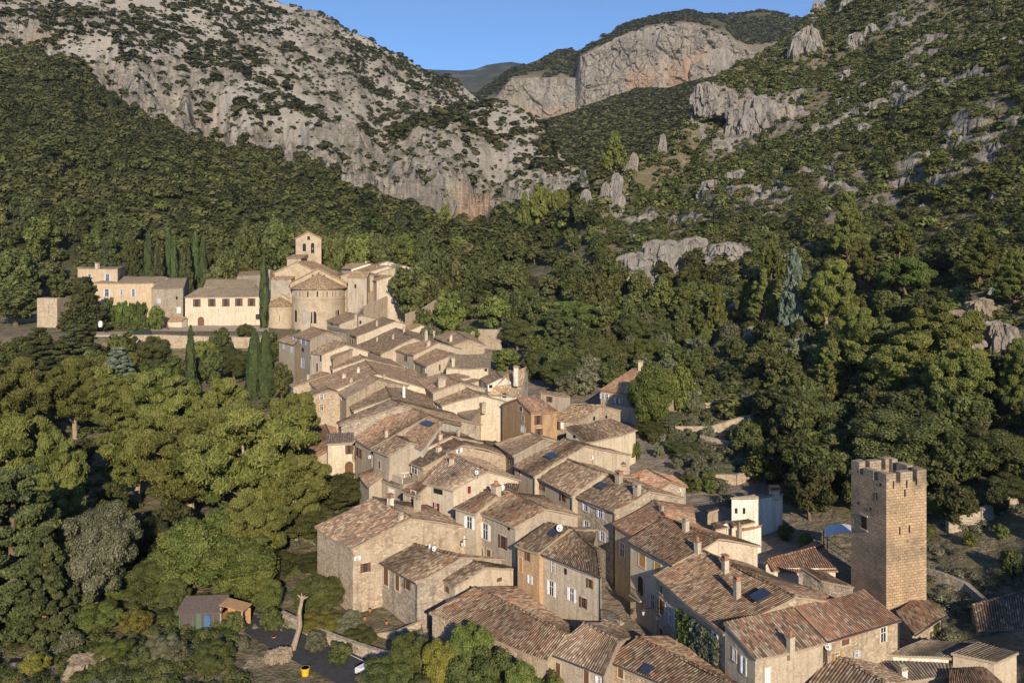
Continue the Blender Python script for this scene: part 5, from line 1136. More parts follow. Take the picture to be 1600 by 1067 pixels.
def tree(kind, x, ytop, Y, wpx, label, group=None, mat=None, lod=None, cat='tree', name=None, zoff=0, minh=2.0, bark='bark', parts=True):
    X = (x - 800) / F * Y; zg = float(ground(X, Y)); ztop = CH - (ytop - HZ) * Y / F; h = max(minh, ztop - zg + zoff); wd = wpx * Y / F
    if lod is None: lod = -1 if (Y < 235 and wpx > 58) else 0 if (Y < 150 and wpx > 45) else 1 if wpx > 22 else 2
    bark = 'palebark' if kind == 'pine' else bark; gk = 'cedar' if kind == 'bluecedar' else kind; var = R.randint(0, 1 if lod == -1 else 2 if lod == 0 else 3)
    mk = mat or kind; key = (gk, lod, var, mk, bark)
    if key not in MESHES:
        cm, tm = proto(gk, lod, var); cm = cm.copy(); tm = tm.copy(); cm.materials.append(LM[mk]); tm.materials.append(M[bark]); MESHES[key] = (cm, tm)
    cm, tm = MESHES[key]
    if kind == 'pine' and bark == 'bark': bark = 'palebark'
    if kind == 'oak' and not name: name = {'shade': 'dark_leaf_oak', 'bush': 'green_leaf_oak', 'olive': 'olive_leaf_oak'}.get(mk)  # same oak form throughout; names follow the leaf tint, not a species
    nm = name or {'oak': 'oak_tree', 'decid': 'leafy_tree', 'bush': 'bush', 'pine': 'pine_tree', 'tallpine': 'pine_tree', 'umbrella': 'stone_pine', 'cedar': 'conifer_tree', 'bluecedar': 'blue_cedar', 'cypress': 'cypress_tree'}[kind]
    if h > 19: print('TALL', label, round(h, 1))
    root = empty(nm, (X, Y, zg - zoff - .1), R.uniform(0, 6.28)); root.scale = (wd, wd, h + .1)
    tag(root, label, cat, group)
    link('crown', cm, None, root); link('trunk', tm, None, root)
    return root
T = tree
# ---- individual trees, nearest first : kind, column, row of the top, distance, width in columns, label
FG = [
 ('pine', 392, 628, 112, 215, 'largest spreading pine with bare forked limbs, left of the village'),
 ('pine', 300, 655, 118, 175, 'broad pine left of the forked limb pine, its crown touching it'),
 ('pine', 452, 612, 128, 120, 'pine touching the orange roofed barn'),
 ('pine', 460, 705, 108, 120, 'pine leaning over the orange roofed barn, below the taller one'),
 ('pine', 215, 648, 126, 130, 'rounded pine in the middle of the left pine grove'),
 ('pine', 345, 640, 134, 110, 'pine behind the largest spreading pine'),
 ('pine', 255, 572, 150, 120, 'light green pine below the abbey garden'),
 ('pine', 340, 588, 146, 100, 'pine just below the slim cypress'),
 ('pine', 190, 585, 158, 110, 'pine in front of the pale blue cedar'),
 ('pine', 118, 560, 160, 100, 'flat topped pine left of the pale blue cedar'),
 ('pine', 30, 560, 152, 120, 'pine at the left edge level with the cypress foot'),
 ('pine', 20, 640, 116, 150, 'big yellow green pine at the left edge'),
 ('pine', 92, 668, 110, 90, 'narrow pine beside the big left edge pine'),
 ('pine', 75, 740, 100, 120, 'lower pine beneath the big left edge pine'),
 ('pine', 400, 770, 100, 120, 'low pine under the bare forked limbs'),
 ('cedar', 20, 725, 84, 230, 'dark layered conifer filling the lower left edge'),
 ('cedar', 70, 820, 82, 110, 'second dark conifer in the lower left, smaller'),
 ('oak', 152, 778, 88, 140, 'grey green oak with pale leaves in the lower left', 'olive'),
 ('oak', 215, 800, 98, 110, 'shadowed oak behind the grey green oak', 'shade'),
 ('decid', 300, 815, 94, 150, 'fresh green leafy tree above the garden hut'),
 ('decid', 385, 840, 92, 140, 'fresh green leafy tree with thin trunks beside the cut tree trunk'),
 ('decid', 345, 800, 99, 110, 'bright leafy tree under the largest pine'),
 ('decid', 240, 870, 92, 90, 'leafy tree left of the garden hut', 'bush'),
 ('decid', 420, 905, 88, 60, 'small leafy tree right of the wooden shelter'),
 ('oak', 528, 738, 116, 115, 'dark oak against the long streaked stone wall'),
 ('oak', 478, 790, 108, 110, 'deep green oak left of the long streaked stone wall'),
 ('oak', 535, 830, 104, 90, 'dark oak beside the garden house'),
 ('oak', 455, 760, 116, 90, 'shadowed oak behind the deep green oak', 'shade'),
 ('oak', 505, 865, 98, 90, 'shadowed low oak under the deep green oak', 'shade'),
 ('decid', 497, 902, 88, 105, 'round leafy tree behind the cut tree trunk', 'bush'),
 ('bush', 545, 965, 84, 55, 'grey green shrub below the garden house', 'olive'),
 ('bush', 250, 990, 79, 60, 'olive grey bush right of the bright creeper slope', 'olive'),
 ('bush', 212, 950, 84, 55, 'yellow flowering shrub above the olive grey bush', 'yellow'),
 ('decid', 150, 945, 84, 90, 'leafy shrub spilling down the slope in the lower left'),
 ('decid', 180, 1000, 78, 65, 'bright green shrub at the bottom below the leafy shrub'),
 ('bush', 335, 1003, 77, 72, 'round dark green bush at the bottom edge left of the rock'),
 ('bush', 218, 1020, 77, 40, 'small round bush near the bottom edge', 'bush'),
 ('bush', 55, 1045, 76, 50, 'yellow green bush at the bottom left edge', 'yellow'),
 ('bush', 495, 1010, 80, 40, 'scrubby bush beside the yellow flowerpot', 'olive'),
 ('bush', 500, 965, 84, 75, 'yellowing shrub along the road wall', 'yellow'),
 ('bush', 560, 985, 81, 60, 'green shrub at the courtyard foot', 'bush'),
 ('decid', 640, 990, 74, 80, 'green shrub row beside the barn wall', 'bush'),
 ('decid', 735, 972, 72, 85, 'bright sunlit leafy tree in front of the long barn'),
 ('decid', 690, 1000, 71, 75, 'leafy tree with yellowish shoots at the bottom centre', 'yellow'),
 ('bush', 755, 1010, 69, 125, 'big rounded dark green bush in front of the long barn', 'bush'),
 ('decid', 610, 1030, 72, 110, 'broad shrub at the bottom centre left', 'bush'),
 ('decid', 815, 1035, 68, 75, 'light green shrub at the barn corner on the bottom edge'),
 ('decid', 860, 1050, 68, 50, 'low shrub at the bottom edge under the tan roof'),
 ('oak', 585, 1045, 73, 60, 'pale olive shrub in front of the parked car', 'olive'),
 ('decid', 270, 905, 90, 60, 'leafy shrub growing against the left of the garden hut', 'bush'),
 ('decid', 115, 905, 92, 70, 'green shrub between the dark conifers and the yellow flowering shrub', 'bush'),
 ('decid', 185, 905, 92, 80, 'tall leafy shrub behind the yellow flowering shrub'),
 ('bush', 280, 1010, 78, 45, 'small green bush left of the round dark green bush', 'olive'),
 ('bush', 110, 985, 80, 45, 'low bush on the bank at the lower left', 'olive'),
 ('decid', 20, 985, 82, 60, 'leafy bush above the water barrel', 'bush'),
 ('bush', 365, 965, 84, 40, 'creeper bush in front of the wooden shelter', 'bush'),
 ('oak', 345, 895, 96, 80, 'dark tree directly behind the garden hut', 'shade'),
 ('oak', 430, 860, 97, 80, 'dark tree behind the thin trunked leafy tree', 'shade'),
 ('decid', 425, 950, 84, 40, 'shrub at the foot of the cut tree trunk', 'bush'),
 ('bush', 530, 1022, 78, 44, 'low shrub on the road bank', 'bush'),
 ('bush', 655, 1050, 70, 60, 'shrub in the lower centre beside the parked car', 'bush'),
 # behind the grove up to the abbey garden
 ('cedar', 122, 505, 205, 120, 'wide dark conifer below the abbey garden terrace'),
 ('cedar', 62, 510, 200, 95, 'dark conifer left of the wide dark conifer'),
 ('bluecedar', 187, 540, 190, 70, 'pale blue grey cedar below the garden beds'),
 ('cedar', 132, 432, 252, 75, 'dark spreading conifer in front of the ochre block'),
 ('oak', 25, 445, 262, 90, 'dark oak left of the pale wall stub', 'oak'),
 ('decid', 65, 337, 330, 62, 'bright yellow green leafy tree left of the abbey', 'decid'),
 ('decid', 20, 395, 290, 80, 'green tree at the left edge above the wall stub', 'bush'),
 ('oak', 240, 522, 215, 60, 'round green tree under the garden beds'),
 ('bush', 268, 552, 205, 38, 'clipped round green bush beside the slim cypress', 'umbrella'),
 ('bush', 232, 562, 200, 50, 'low green bush under the garden beds', 'umbrella'),
 ('cypress', 298, 510, 196, 15, 'slim single cypress standing in front of the abbey'),
 ('cypress', 398, 515, 190, 26, 'left one of the twin tall cypresses by the first houses'),
 ('cypress', 415, 517, 189, 26, 'right one of the twin tall cypresses by the first houses'),
 ('oak', 365, 540, 205, 62, 'dense round tree left of the twin cypresses', 'bush'),
 ('oak', 440, 565, 182, 36, 'dark tree at the foot of the leftmost beige house', 'oak'),
 ('oak', 345, 512, 232, 40, 'tree on the terrace edge under the long abbey wing', 'bush'),
 ('bush', 384, 505, 240, 30, 'rounded shrub against the abbey wing wall', 'bush'),
 ('bush', 425, 515, 226, 42, 'shrub below the small side apse', 'bush'),
 ('bush', 465, 506, 232, 30, 'scrubby tree at the foot of the church apse', 'olive'),
 ('oak', 330, 545, 200, 40, 'low tree right of the slim cypress', 'bush'),
 ('bush', 172, 462, 258, 24, 'left round topiary tree in the abbey garden', 'umbrella'),
 ('bush', 190, 460, 258, 24, 'second round topiary tree in the abbey garden', 'umbrella'),
 ('bush', 205, 463, 257, 22, 'third round topiary tree in the abbey garden', 'umbrella'),
 ('bush', 219, 461, 257, 24, 'fourth round topiary tree in the abbey garden, nearest the gabled house', 'umbrella'),
 ('bush', 245, 476, 256, 28, 'yellow green climber on the gabled abbey house', 'decid'),
 ('cypress', 412, 393, 262, 13, 'narrow cypress standing against the long abbey wing'),
 ('cypress', 232, 362, 318, 17, 'leftmost cypress of the row behind the abbey'),
 ('cypress', 264, 360, 316, 17, 'second cypress of the row behind the abbey'),
 ('cypress', 272, 372, 312, 12, 'short cypress between two taller ones behind the abbey'),
 ('cypress', 305, 364, 316, 16, 'third tall cypress of the row behind the abbey'),
 ('cypress', 317, 372, 312, 14, 'rightmost cypress of the row behind the abbey'),
 ('cedar', 247, 378, 306, 26, 'dark conifer between the first two cypresses'),
 ('cedar', 290, 376, 306, 30, 'dark conifer between the second and third cypresses'),
 ('cedar', 170, 362, 322, 46, 'tall dark conifer above the ochre block'),
 ('cedar', 205, 368, 322, 36, 'dark conifer left of the cypress row'),
 ('oak', 345, 392, 300, 52, 'rounded dark oak behind the second abbey range'),
 ('decid', 385, 362, 318, 60, 'big plane tree left of the belfry', 'bush'),
 ('decid', 435, 345, 326, 70, 'tall plane tree behind the belfry', 'bush'),
 ('decid', 520, 362, 318, 50, 'plane tree right of the belfry', 'bush'),
 ('decid', 560, 365, 330, 62, 'first plane tree of the row beyond the church', 'decid'),
 ('decid', 598, 370, 326, 50, 'second plane tree of the row beyond the church', 'bush'),
 ('decid', 632, 366, 332, 50, 'third plane tree of the row beyond the church', 'decid'),
 ('cedar', 668, 358, 320, 60, 'dark cedar with level branches at the end of the plane row', 'cedar'),
 ('bluecedar', 622, 412, 274, 34, 'blue grey conifer at the end of the upper street'),
 ('oak', 648, 408, 262, 84, 'big dense oak right of the upper street'),
 ('oak', 690, 428, 258, 62, 'dense oak joined to the big one above the upper street'),
 ('oak', 708, 390, 300, 60, 'leaning oak with bare trunk above the dense oaks'),
 ('decid', 700, 452, 242, 60, 'bright green tree above the diagonal garden wall'),
 ('bush', 660, 478, 236, 36, 'dark bush in the upper gardens', 'bush'),
 ('bush', 735, 502, 232, 36, 'smooth clipped green tree over the ruined enclosure', 'umbrella'),
 ('bush', 672, 505, 226, 44, 'grey green shrub behind the chapel like house', 'olive'),
 ('cypress', 629, 516, 214, 6, 'tiny slim cypress among the upper roofs'),
 ('cedar', 745, 400, 300, 60, 'grey green pine with bare trunk above the upper gardens', 'cedar'),
 ('oak', 795, 412, 292, 66, 'oak in the middle of the wooded slope', 'oak'),
 ('oak', 770, 462, 248, 60, 'yellow green oak above the ruined enclosure', 'decid'),
 ('oak', 808, 495, 226, 66, 'tall oak at the right side of the chapel like house', 'oak'),
 ('decid', 792, 545, 202, 54, 'bright leafy tree beside the white gabled house'),
 ('umbrella', 892, 468, 226, 88, 'bright dome shaped stone pine on the slope behind the village'),
 ('bluecedar', 868, 482, 206, 60, 'grey needled cedar in front of the stone pine', 'cedar'),
 ('cedar', 905, 500, 206, 54, 'dark cedar right of the grey needled cedar'),
 ('oak', 880, 560, 184, 88, 'broad green tree behind the white gabled house', 'bush'),
 ('oak', 925, 525, 196, 70, 'oak with some rusty leaves behind the village', 'oak'),
 ('oak', 845, 462, 246, 60, 'oak left of the stone pine on the slope', 'oak'),
 ('decid', 1022, 570, 149, 96, 'large leafy tree hiding half of the orange roofed stone house'),
 ('decid', 1062, 566, 156, 52, 'leafy tree behind the large leafy tree of the orange roof'),
 ('oak', 968, 530, 200, 60, 'oak above the orange roofed stone house', 'oak'),
 ('decid', 1075, 548, 192, 50, 'green tree right above the orange roofed stone house', 'bush'),
 ('oak', 1060, 600, 162, 56, 'dark green tree below the large leafy tree', 'bush'),
 ('decid', 1105, 622, 160, 44, 'small pale green fruit tree in the right gardens'),
 ('oak', 1035, 640, 150, 80, 'broad tree with olive leaves by the cream garden wall', 'olive'),
 ('oak', 1015, 658, 146, 60, 'green shrub tree beside the grapevine wall', 'bush'),
 ('bush', 1072, 702, 136, 66, 'rounded dark green tree behind the olive tree', 'bush'),
 ('bush', 1080, 715, 131, 48, 'grey olive tree in the right gardens', 'olive'),
 ('decid', 1125, 728, 124, 66, 'pale leafed tree above the white face house', 'olive'),
 ('oak', 1168, 665, 142, 72, 'thin leafed tree in the middle of the right gardens', 'olive'),
 ('bush', 1185, 745, 126, 34, 'low green shrub in the terrace garden', 'bush'),
 ('bush', 1207, 745, 126, 34, 'second low shrub in the terrace garden', 'umbrella'),
 ('bush', 1150, 640, 165, 36, 'garden shrub near the upper terrace wall', 'olive'),
 ('oak', 1258, 604, 138, 112, 'massive olive brown oak above the terrace garden'),
 ('oak', 1205, 640, 150, 50, 'small oak left of the massive oak', 'oak'),
 ('oak', 1415, 640, 112, 185, 'huge dark oak directly behind the tower'),
 ('oak', 1345, 668, 118, 90, 'oak left of the tower top', 'oak'),
 ('oak', 1465, 700, 108, 100, 'oak right of the tower top', 'oak'),
 ('oak', 1562, 672, 104, 130, 'big oak at the right edge behind the tower slope'),
 ('oak', 1590, 740, 98, 90, 'lower oak at the right edge'),
 ('oak', 1520, 610, 124, 80, 'shadowed oak above the right edge oak', 'shade'),
 ('decid', 1468, 815, 100, 50, 'bright green fig like shrub right of the tower'),
 ('decid', 1520, 830, 99, 50, 'bright green shrub above the rough boundary wall', 'decid'),
 ('bush', 1516, 848, 92, 26, 'small sunlit upright bush right of the tower', 'decid'),
 ('bush', 1564, 860, 92, 24, 'small sunlit round bush near the right edge', 'decid'),
 ('bush', 1452, 835, 96, 30, 'low leafy bush at the tower side', 'bush'),
 ('bush', 1258, 838, 98, 28, 'round sunlit shrub in the yard left of the tower', 'decid'),
 ('bush', 1228, 828, 101, 30, 'dark shrub in the yard left of the tower', 'bush'),
 ('bush', 1292, 770, 116, 60, 'shaded shrub in front of the white face house', 'shade'),
 ('bush', 1110, 785, 118, 26, 'smooth dark green bush behind the orange roof', 'umbrella'),
 ('bush', 1075, 770, 120, 50, 'vine covered shrub behind the long house', 'bush'),
 ('bush', 1458, 962, 78, 26, 'climbing green shrub at the end of the ribbed building', 'bush'),
 ('bush', 990, 685, 133, 24, 'grapevine hanging on the cream house wall', 'decid'),
 ('bush', 893, 652, 152, 12, 'ivy clump at the eave of the stone house', 'decid'),
 ('bush', 862, 680, 141, 22, 'vine pergola below the ochre house', 'decid'),
 ('bush', 772, 688, 140, 24, 'dark shrub in the gap left of the grey walled house', 'bush'),
]
for q in FG:
    T(q[0], q[1], q[2], q[3], q[4], q[5], mat=q[6] if len(q) > 6 else None, cat='shrub' if q[0] == 'bush' and 'tree' not in q[5] else 'tree')
# pines on the right hillside: column, row of top, distance, width
HP = [
 ('tallpine', 1325, 300, 222, 66, 'tall dark pine with pointed crown on the right hillside'), ('tallpine', 1345, 370, 205, 62, 'pine under the tall pointed pine'),
 ('bluecedar', 1240, 388, 186, 52, 'tall blue green cedar with bare lower trunk on the right hillside'), ('pine', 1290, 405, 180, 92, 'spreading pine right of the blue green cedar'),
 ('tallpine', 1205, 370, 220, 46, 'yellow green pine left of the blue green cedar'), ('tallpine', 1195, 420, 196, 60, 'dark pine below the yellow green pine'),
 ('umbrella', 1415, 398, 186, 86, 'stone pine with rounded crown on the right hillside'), ('tallpine', 1405, 350, 218, 50, 'light green pine behind the rounded stone pine'),
 ('tallpine', 1530, 352, 178, 76, 'pine on the pale rock ledge at the right'), ('tallpine', 1558, 265, 226, 66, 'pine with bare trunk high at the right edge'),
 ('tallpine', 1465, 240, 262, 54, 'pine standing high above the rounded stone pine'), ('tallpine', 1480, 290, 240, 60, 'pine under the high one at the right'),
 ('tallpine', 1425, 290, 262, 46, 'slender pine left of the high right pines'), ('pine', 1470, 470, 142, 130, 'broad dark pine in the right middle'),
 ('pine', 1400, 520, 140, 150, 'broad pine whose lower boughs reach the huge oak'), ('pine', 1350, 480, 156, 90, 'pine left of the broad pine in the right middle'),
 ('tallpine', 1585, 390, 160, 60, 'pine cut by the right edge'), ('pine', 1500, 540, 122, 120, 'pine above the right edge oak'),
 ('tallpine', 1590, 530, 118, 70, 'dark fir like pine at the right edge'), ('tallpine', 1300, 530, 158, 50, 'thin pine above the massive olive brown oak'),
 ('tallpine', 1165, 440, 205, 40, 'pine with visible trunk on the middle slope'), ('tallpine', 1035, 435, 228, 46, 'left one of two dark pines below the grey rock'),
 ('tallpine', 1070, 450, 222, 50, 'right one of two dark pines below the grey rock'), ('tallpine', 1098, 470, 212, 44, 'dark pine right of the pair below the grey rock'),
 ('tallpine', 960, 208, 372, 44, 'bright pine on the ridge left of the rocks'), ('pine', 845, 288, 372, 42, 'bright pine with tall bare trunk in the valley centre'),
 ('tallpine', 820, 302, 372, 28, 'thin pine left of the bright valley pine'), ('pine', 875, 296, 366, 34, 'rounded pine right of the bright valley pine'),
 ('tallpine', 695, 322, 400, 30, 'pale green pine in front of the orange cliff patch'), ('tallpine', 1120, 445, 205, 34, 'pine over the shaded gully'),
 ('oak', 955, 400, 250, 60, 'round oak on the middle slope', 'oak'), ('oak', 925, 425, 236, 66, 'green oak left of the grey rock', 'oak'), ('oak', 1000, 420, 240, 46, 'oak just left of the grey rock', 'oak'),
 ('oak', 1075, 412, 236, 40, 'oak growing against the grey rock', 'oak'), ('oak', 1110, 345, 290, 44, 'dark bush like oak above the grey rock', 'oak'), ('oak', 1040, 500, 210, 70, 'oak in the shaded hollow', 'oak'),
 ('oak', 990, 490, 214, 66, 'oak behind the orange roofed stone house', 'bush'), ('oak', 1010, 525, 196, 60, 'green tree just above the orange roofed stone house', 'decid'), ('oak', 945, 470, 226, 56, 'oak right of the stone pine', 'oak'),
]
for q in HP: T(q[0], q[1], q[2], q[3], q[4], q[5], mat=q[6] if len(q) > 6 else None, minh=3)
# ---- wooded slope: individual evergreen oaks in the nearer belt, the rest one mass
taken = [((q[1] - 800) / F * q[3], q[3]) for q in FG + HP]
bx = np.array([t_[0] for t_ in taken]); by = np.array([t_[1] for t_ in taken])
def belt(n, xr, yr, kinds, hr, label, group, seed, rows=None, mind=6):
    rs = np.random.RandomState(seed); k = 0; pts = []; tries = 0
    while k < n and tries < n * 40:
        tries += 1
        Y = rs.uniform(*yr); c = rs.uniform(*xr); X = (c - 800) / F * Y
        if rows is not None and not rows(c, Y): continue
        if pts and min((X - a) ** 2 + (Y - b) ** 2 for a, b in pts) < mind ** 2: continue
        if np.min((bx - X) ** 2 + (by - Y) ** 2) < (mind * .6) ** 2: continue
        pts.append((X, Y)); kd, mt = kinds[rs.randint(len(kinds))]; h = rs.uniform(*hr); zg = float(ground(X, Y)); w_ = h * rs.uniform(.75, 1.15)
        T(kd, c, HZ - (zg + h - CH) * F / Y, Y, w_ / Y * F, label, group, mat=mt, lod=2 if Y > 230 else 1); k += 1
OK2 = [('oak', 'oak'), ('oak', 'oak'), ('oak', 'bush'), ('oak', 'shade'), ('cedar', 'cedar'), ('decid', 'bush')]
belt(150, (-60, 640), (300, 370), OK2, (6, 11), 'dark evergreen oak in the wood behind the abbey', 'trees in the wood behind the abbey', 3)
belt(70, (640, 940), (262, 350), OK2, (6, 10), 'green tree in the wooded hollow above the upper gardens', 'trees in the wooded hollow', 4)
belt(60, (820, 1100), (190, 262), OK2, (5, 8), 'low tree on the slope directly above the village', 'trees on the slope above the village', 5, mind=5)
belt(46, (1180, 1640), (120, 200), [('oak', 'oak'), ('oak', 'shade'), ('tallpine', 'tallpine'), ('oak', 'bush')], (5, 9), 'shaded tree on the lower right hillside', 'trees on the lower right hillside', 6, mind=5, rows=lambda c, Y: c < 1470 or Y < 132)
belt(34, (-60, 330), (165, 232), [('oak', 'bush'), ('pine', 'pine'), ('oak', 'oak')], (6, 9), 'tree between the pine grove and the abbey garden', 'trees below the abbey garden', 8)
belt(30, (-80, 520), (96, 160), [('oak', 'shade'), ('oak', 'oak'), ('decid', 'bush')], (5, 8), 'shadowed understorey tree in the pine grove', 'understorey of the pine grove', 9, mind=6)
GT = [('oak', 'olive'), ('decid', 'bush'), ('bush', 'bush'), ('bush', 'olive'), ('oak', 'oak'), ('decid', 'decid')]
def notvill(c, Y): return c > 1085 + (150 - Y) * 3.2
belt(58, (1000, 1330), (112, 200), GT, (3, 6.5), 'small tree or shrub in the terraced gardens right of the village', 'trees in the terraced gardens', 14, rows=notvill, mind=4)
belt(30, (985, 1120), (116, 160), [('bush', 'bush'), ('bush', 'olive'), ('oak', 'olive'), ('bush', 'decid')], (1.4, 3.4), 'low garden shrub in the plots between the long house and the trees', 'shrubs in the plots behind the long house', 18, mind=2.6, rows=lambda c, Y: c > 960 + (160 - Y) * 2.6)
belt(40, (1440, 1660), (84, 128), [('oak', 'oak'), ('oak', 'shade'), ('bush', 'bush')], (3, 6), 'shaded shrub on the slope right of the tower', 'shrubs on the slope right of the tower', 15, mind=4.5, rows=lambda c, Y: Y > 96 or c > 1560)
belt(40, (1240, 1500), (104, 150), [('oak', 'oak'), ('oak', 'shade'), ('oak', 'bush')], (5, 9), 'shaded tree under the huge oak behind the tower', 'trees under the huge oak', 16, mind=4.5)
belt(55, (800, 1110), (168, 235), GT, (4, 8), 'green tree in the dense growth behind the orange roofed stone house', 'trees behind the orange roofed stone house', 17, mind=4, rows=lambda c, Y: c > 800 + (235 - Y) * 1.3 and not (c > 905 and c < 1080 and Y < 178))
# ---- masses
def tiny(n, rs, flat=1.0, size=.2):
    d = unit(n, rs); d[:, 2] = np.abs(d[:, 2]) * 1.15 - .15; cl = unit(6, rs) * .25; cl[:, 2] = np.abs(cl[:, 2]) * .5
    c = cl[rs.randint(0, 6, n)] * .75 + d * np.array([.40, .40, .52 * flat]) * rs.uniform(.88, 1.03, n)[:, None]
    c = c * np.array([.85, .85, 1.0]); c[:, 2] += .25
    nn_ = nrmz(d + unit(n, rs) * .42 + np.array([0, 0, .15])); ax = nrmz(np.cross(nn_, unit(n, rs))); wd = np.cross(nn_, ax); s = size * rs.uniform(.6, 1.4, n)
    return blades(c, ax, wd, s * 1.3, s), np.repeat(np.clip(rs.normal(.5, .11, n), 0, 1), 4)
def mass(name, label, cat, X, Y, W_, H_, nleaf, mat, seed, size=.2):
    rs = np.random.RandomState(seed); pr = [tiny(nleaf, rs, 1, size) for _ in range(10)]; Zg = ground(X, Y); Vs = []; Ts = []
    pick = rs.randint(0, 10, len(X)); ang = rs.uniform(0, 6.283, len(X)); tv = rs.normal(0, .19, len(X))
    for k in range(10):
        m_ = pick == k
        if not m_.any(): continue
        v, t = pr[k]; ca, sa = np.cos(ang[m_])[:, None], np.sin(ang[m_])[:, None]
        x = (v[None, :, 0] * ca - v[None, :, 1] * sa) * W_[m_][:, None] + X[m_][:, None]; y = (v[None, :, 0] * sa + v[None, :, 1] * ca) * W_[m_][:, None] + Y[m_][:, None]
        z = v[None, :, 2] * H_[m_][:, None] + Zg[m_][:, None]; Vs.append(np.stack([x, y, z], -1).reshape(-1, 3)); Ts.append(np.clip(t[None, :] + tv[m_][:, None], 0, 1).ravel())
    v = np.concatenate(Vs); me = mesh_np(name, v, np.arange(len(v)).reshape(-1, 4), attr={'tint': np.concatenate(Ts)})
    o = link(name, me, LM[mat]); tag(o, label, cat, kind='stuff'); return o
def sample(n, c0, c1, y0, y1, seed, dens):
    rs = np.random.RandomState(seed); c = rs.uniform(c0, c1, n); Y = np.sqrt(rs.uniform(y0 ** 2, y1 ** 2, n)); X = (c - 800) / F * Y
    keep = rs.rand(n) < dens(c, X, Y); return X[keep], Y[keep], rs
ft = lambda c: np.interp(c, cols, XK[8]); tpc = lambda c: np.interp(c, cols, XK[9]); crn = lambda c: np.interp(c, cols, XK[10])
# the wood on the left slope
fw = lambda c, X, Y: ((Y < ft(c) - 2) & ((Y > 362) | (c > 640) & (Y > 345))) * .95
wn_ = lambda X, Y: fbm(X / 30, Y / 30, 3, 88)
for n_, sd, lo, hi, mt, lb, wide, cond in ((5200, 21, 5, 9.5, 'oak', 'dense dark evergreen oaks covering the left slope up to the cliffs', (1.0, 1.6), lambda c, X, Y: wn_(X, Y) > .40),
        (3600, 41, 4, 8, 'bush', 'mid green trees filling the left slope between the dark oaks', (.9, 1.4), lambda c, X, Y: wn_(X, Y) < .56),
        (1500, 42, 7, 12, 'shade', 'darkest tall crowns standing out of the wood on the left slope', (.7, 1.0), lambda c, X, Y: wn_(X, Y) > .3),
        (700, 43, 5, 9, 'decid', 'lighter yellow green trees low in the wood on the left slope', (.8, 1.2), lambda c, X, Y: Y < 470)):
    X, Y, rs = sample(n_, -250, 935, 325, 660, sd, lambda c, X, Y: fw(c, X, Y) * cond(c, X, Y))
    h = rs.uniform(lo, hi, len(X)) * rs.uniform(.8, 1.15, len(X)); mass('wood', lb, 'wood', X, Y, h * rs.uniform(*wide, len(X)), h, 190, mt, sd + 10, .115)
# shrubs on the rocky mountain
def dr(c, X, Y):
    d = fbm(X / 62, Y / 95, 4, 61); e = fbm(X / 16, Y / 22, 2, 66); scr = 1 - ramp(fbm(X / 55, Y / 90, 4, 31), .47, .56)
    base = ramp(d * .6 + e * .4, .49, .60); cl_ = (Y < tpc(c) + 6) * .75
    mid = ramp(c, 560, 600) * (1 - ramp(c, 850, 900)) * (Y > crn(c) - 130) * (Y < crn(c) + 6)
    base = np.maximum(base, mid * ramp(d * .6 + e * .4, .34, .44))
    return np.clip(base * (1 - .5 * scr) + .07, 0, 1) * (1 - cl_ * .4) * (Y > ft(c) + 2) * (c < 925)
X, Y, rs = sample(30000, -200, 925, 450, 1210, 22, dr)
h = rs.uniform(1.8, 5.0, len(X)) * np.where(rs.rand(len(X)) < .1, 1.7, 1); mass('mountain_scrub', 'dark scrub dotting the pale scree and rock of the left mountain', 'scrub', X, Y, h * rs.uniform(1.3, 2.1, len(X)), h, 40, 'shade', 32, .24)
X, Y, rs = sample(16000, -200, 925, 450, 1210, 52, lambda c, X, Y: (Y > ft(c) + 2) * (.25 + .75 * (fbm(X / 30, Y / 45, 3, 69) > .5)) * (c < 925))
h = rs.uniform(.8, 2.2, len(X)); mass('mountain_scrub', 'tiny rusty and green tufts sprinkled over the left mountain', 'scrub', X, Y, h * rs.uniform(1.3, 2.1, len(X)), h, 14, 'oak', 62, .38)
# right hillside scrub
def dh(c, X, Y):
    r_ = fbm(X / 38, Y / 38, 4, 51); d = fbm(X / 26, Y / 26, 3, 63)
    return np.clip(ramp(d, .28, .46) * (1 - .8 * ramp(r_, .585, .64)) + .2, 0, 1) * ramp(c, 915, 935) * (Y < crn(c) + 30) * (1 - .75 * ((c > 1490) & (Y < 176))) * np.clip(1 - (Y < 190) * (c < 1100), 0, 1)
X, Y, rs = sample(7500, 915, 2000, 150, 330, 53, dh)
h = rs.uniform(1.2, 3.4, len(X)) * np.where(rs.rand(len(X)) < .12, 1.7, 1); mass('hillside_scrub', 'scrub on the lower part of the right hillside', 'scrub', X, Y, h * rs.uniform(1.1, 1.7, len(X)), h, 210, 'oak', 63, .085)
X, Y, rs = sample(20000, 915, 2000, 330, 700, 23, dh)
h = rs.uniform(1.2, 3.6, len(X)) * np.where(rs.rand(len(X)) < .12, 1.7, 1); mass('hillside_scrub', 'olive green scrub covering the upper right hillside between the rocks', 'scrub', X, Y, h * rs.uniform(1.2, 1.9, len(X)), h, 110, 'oak', 33, .125)
X, Y, rs = sample(2600, 960, 2050, 170, 700, 29, lambda c, X, Y: (Y < crn(c)) * ramp(c, 930, 950))
h = rs.uniform(2.0, 5.0, len(X)); mass('hillside_scrub', 'lighter green bushes scattered on the right hillside', 'scrub', X, Y, h * rs.uniform(.9, 1.4, len(X)), h, 90, 'bush', 39, .15)
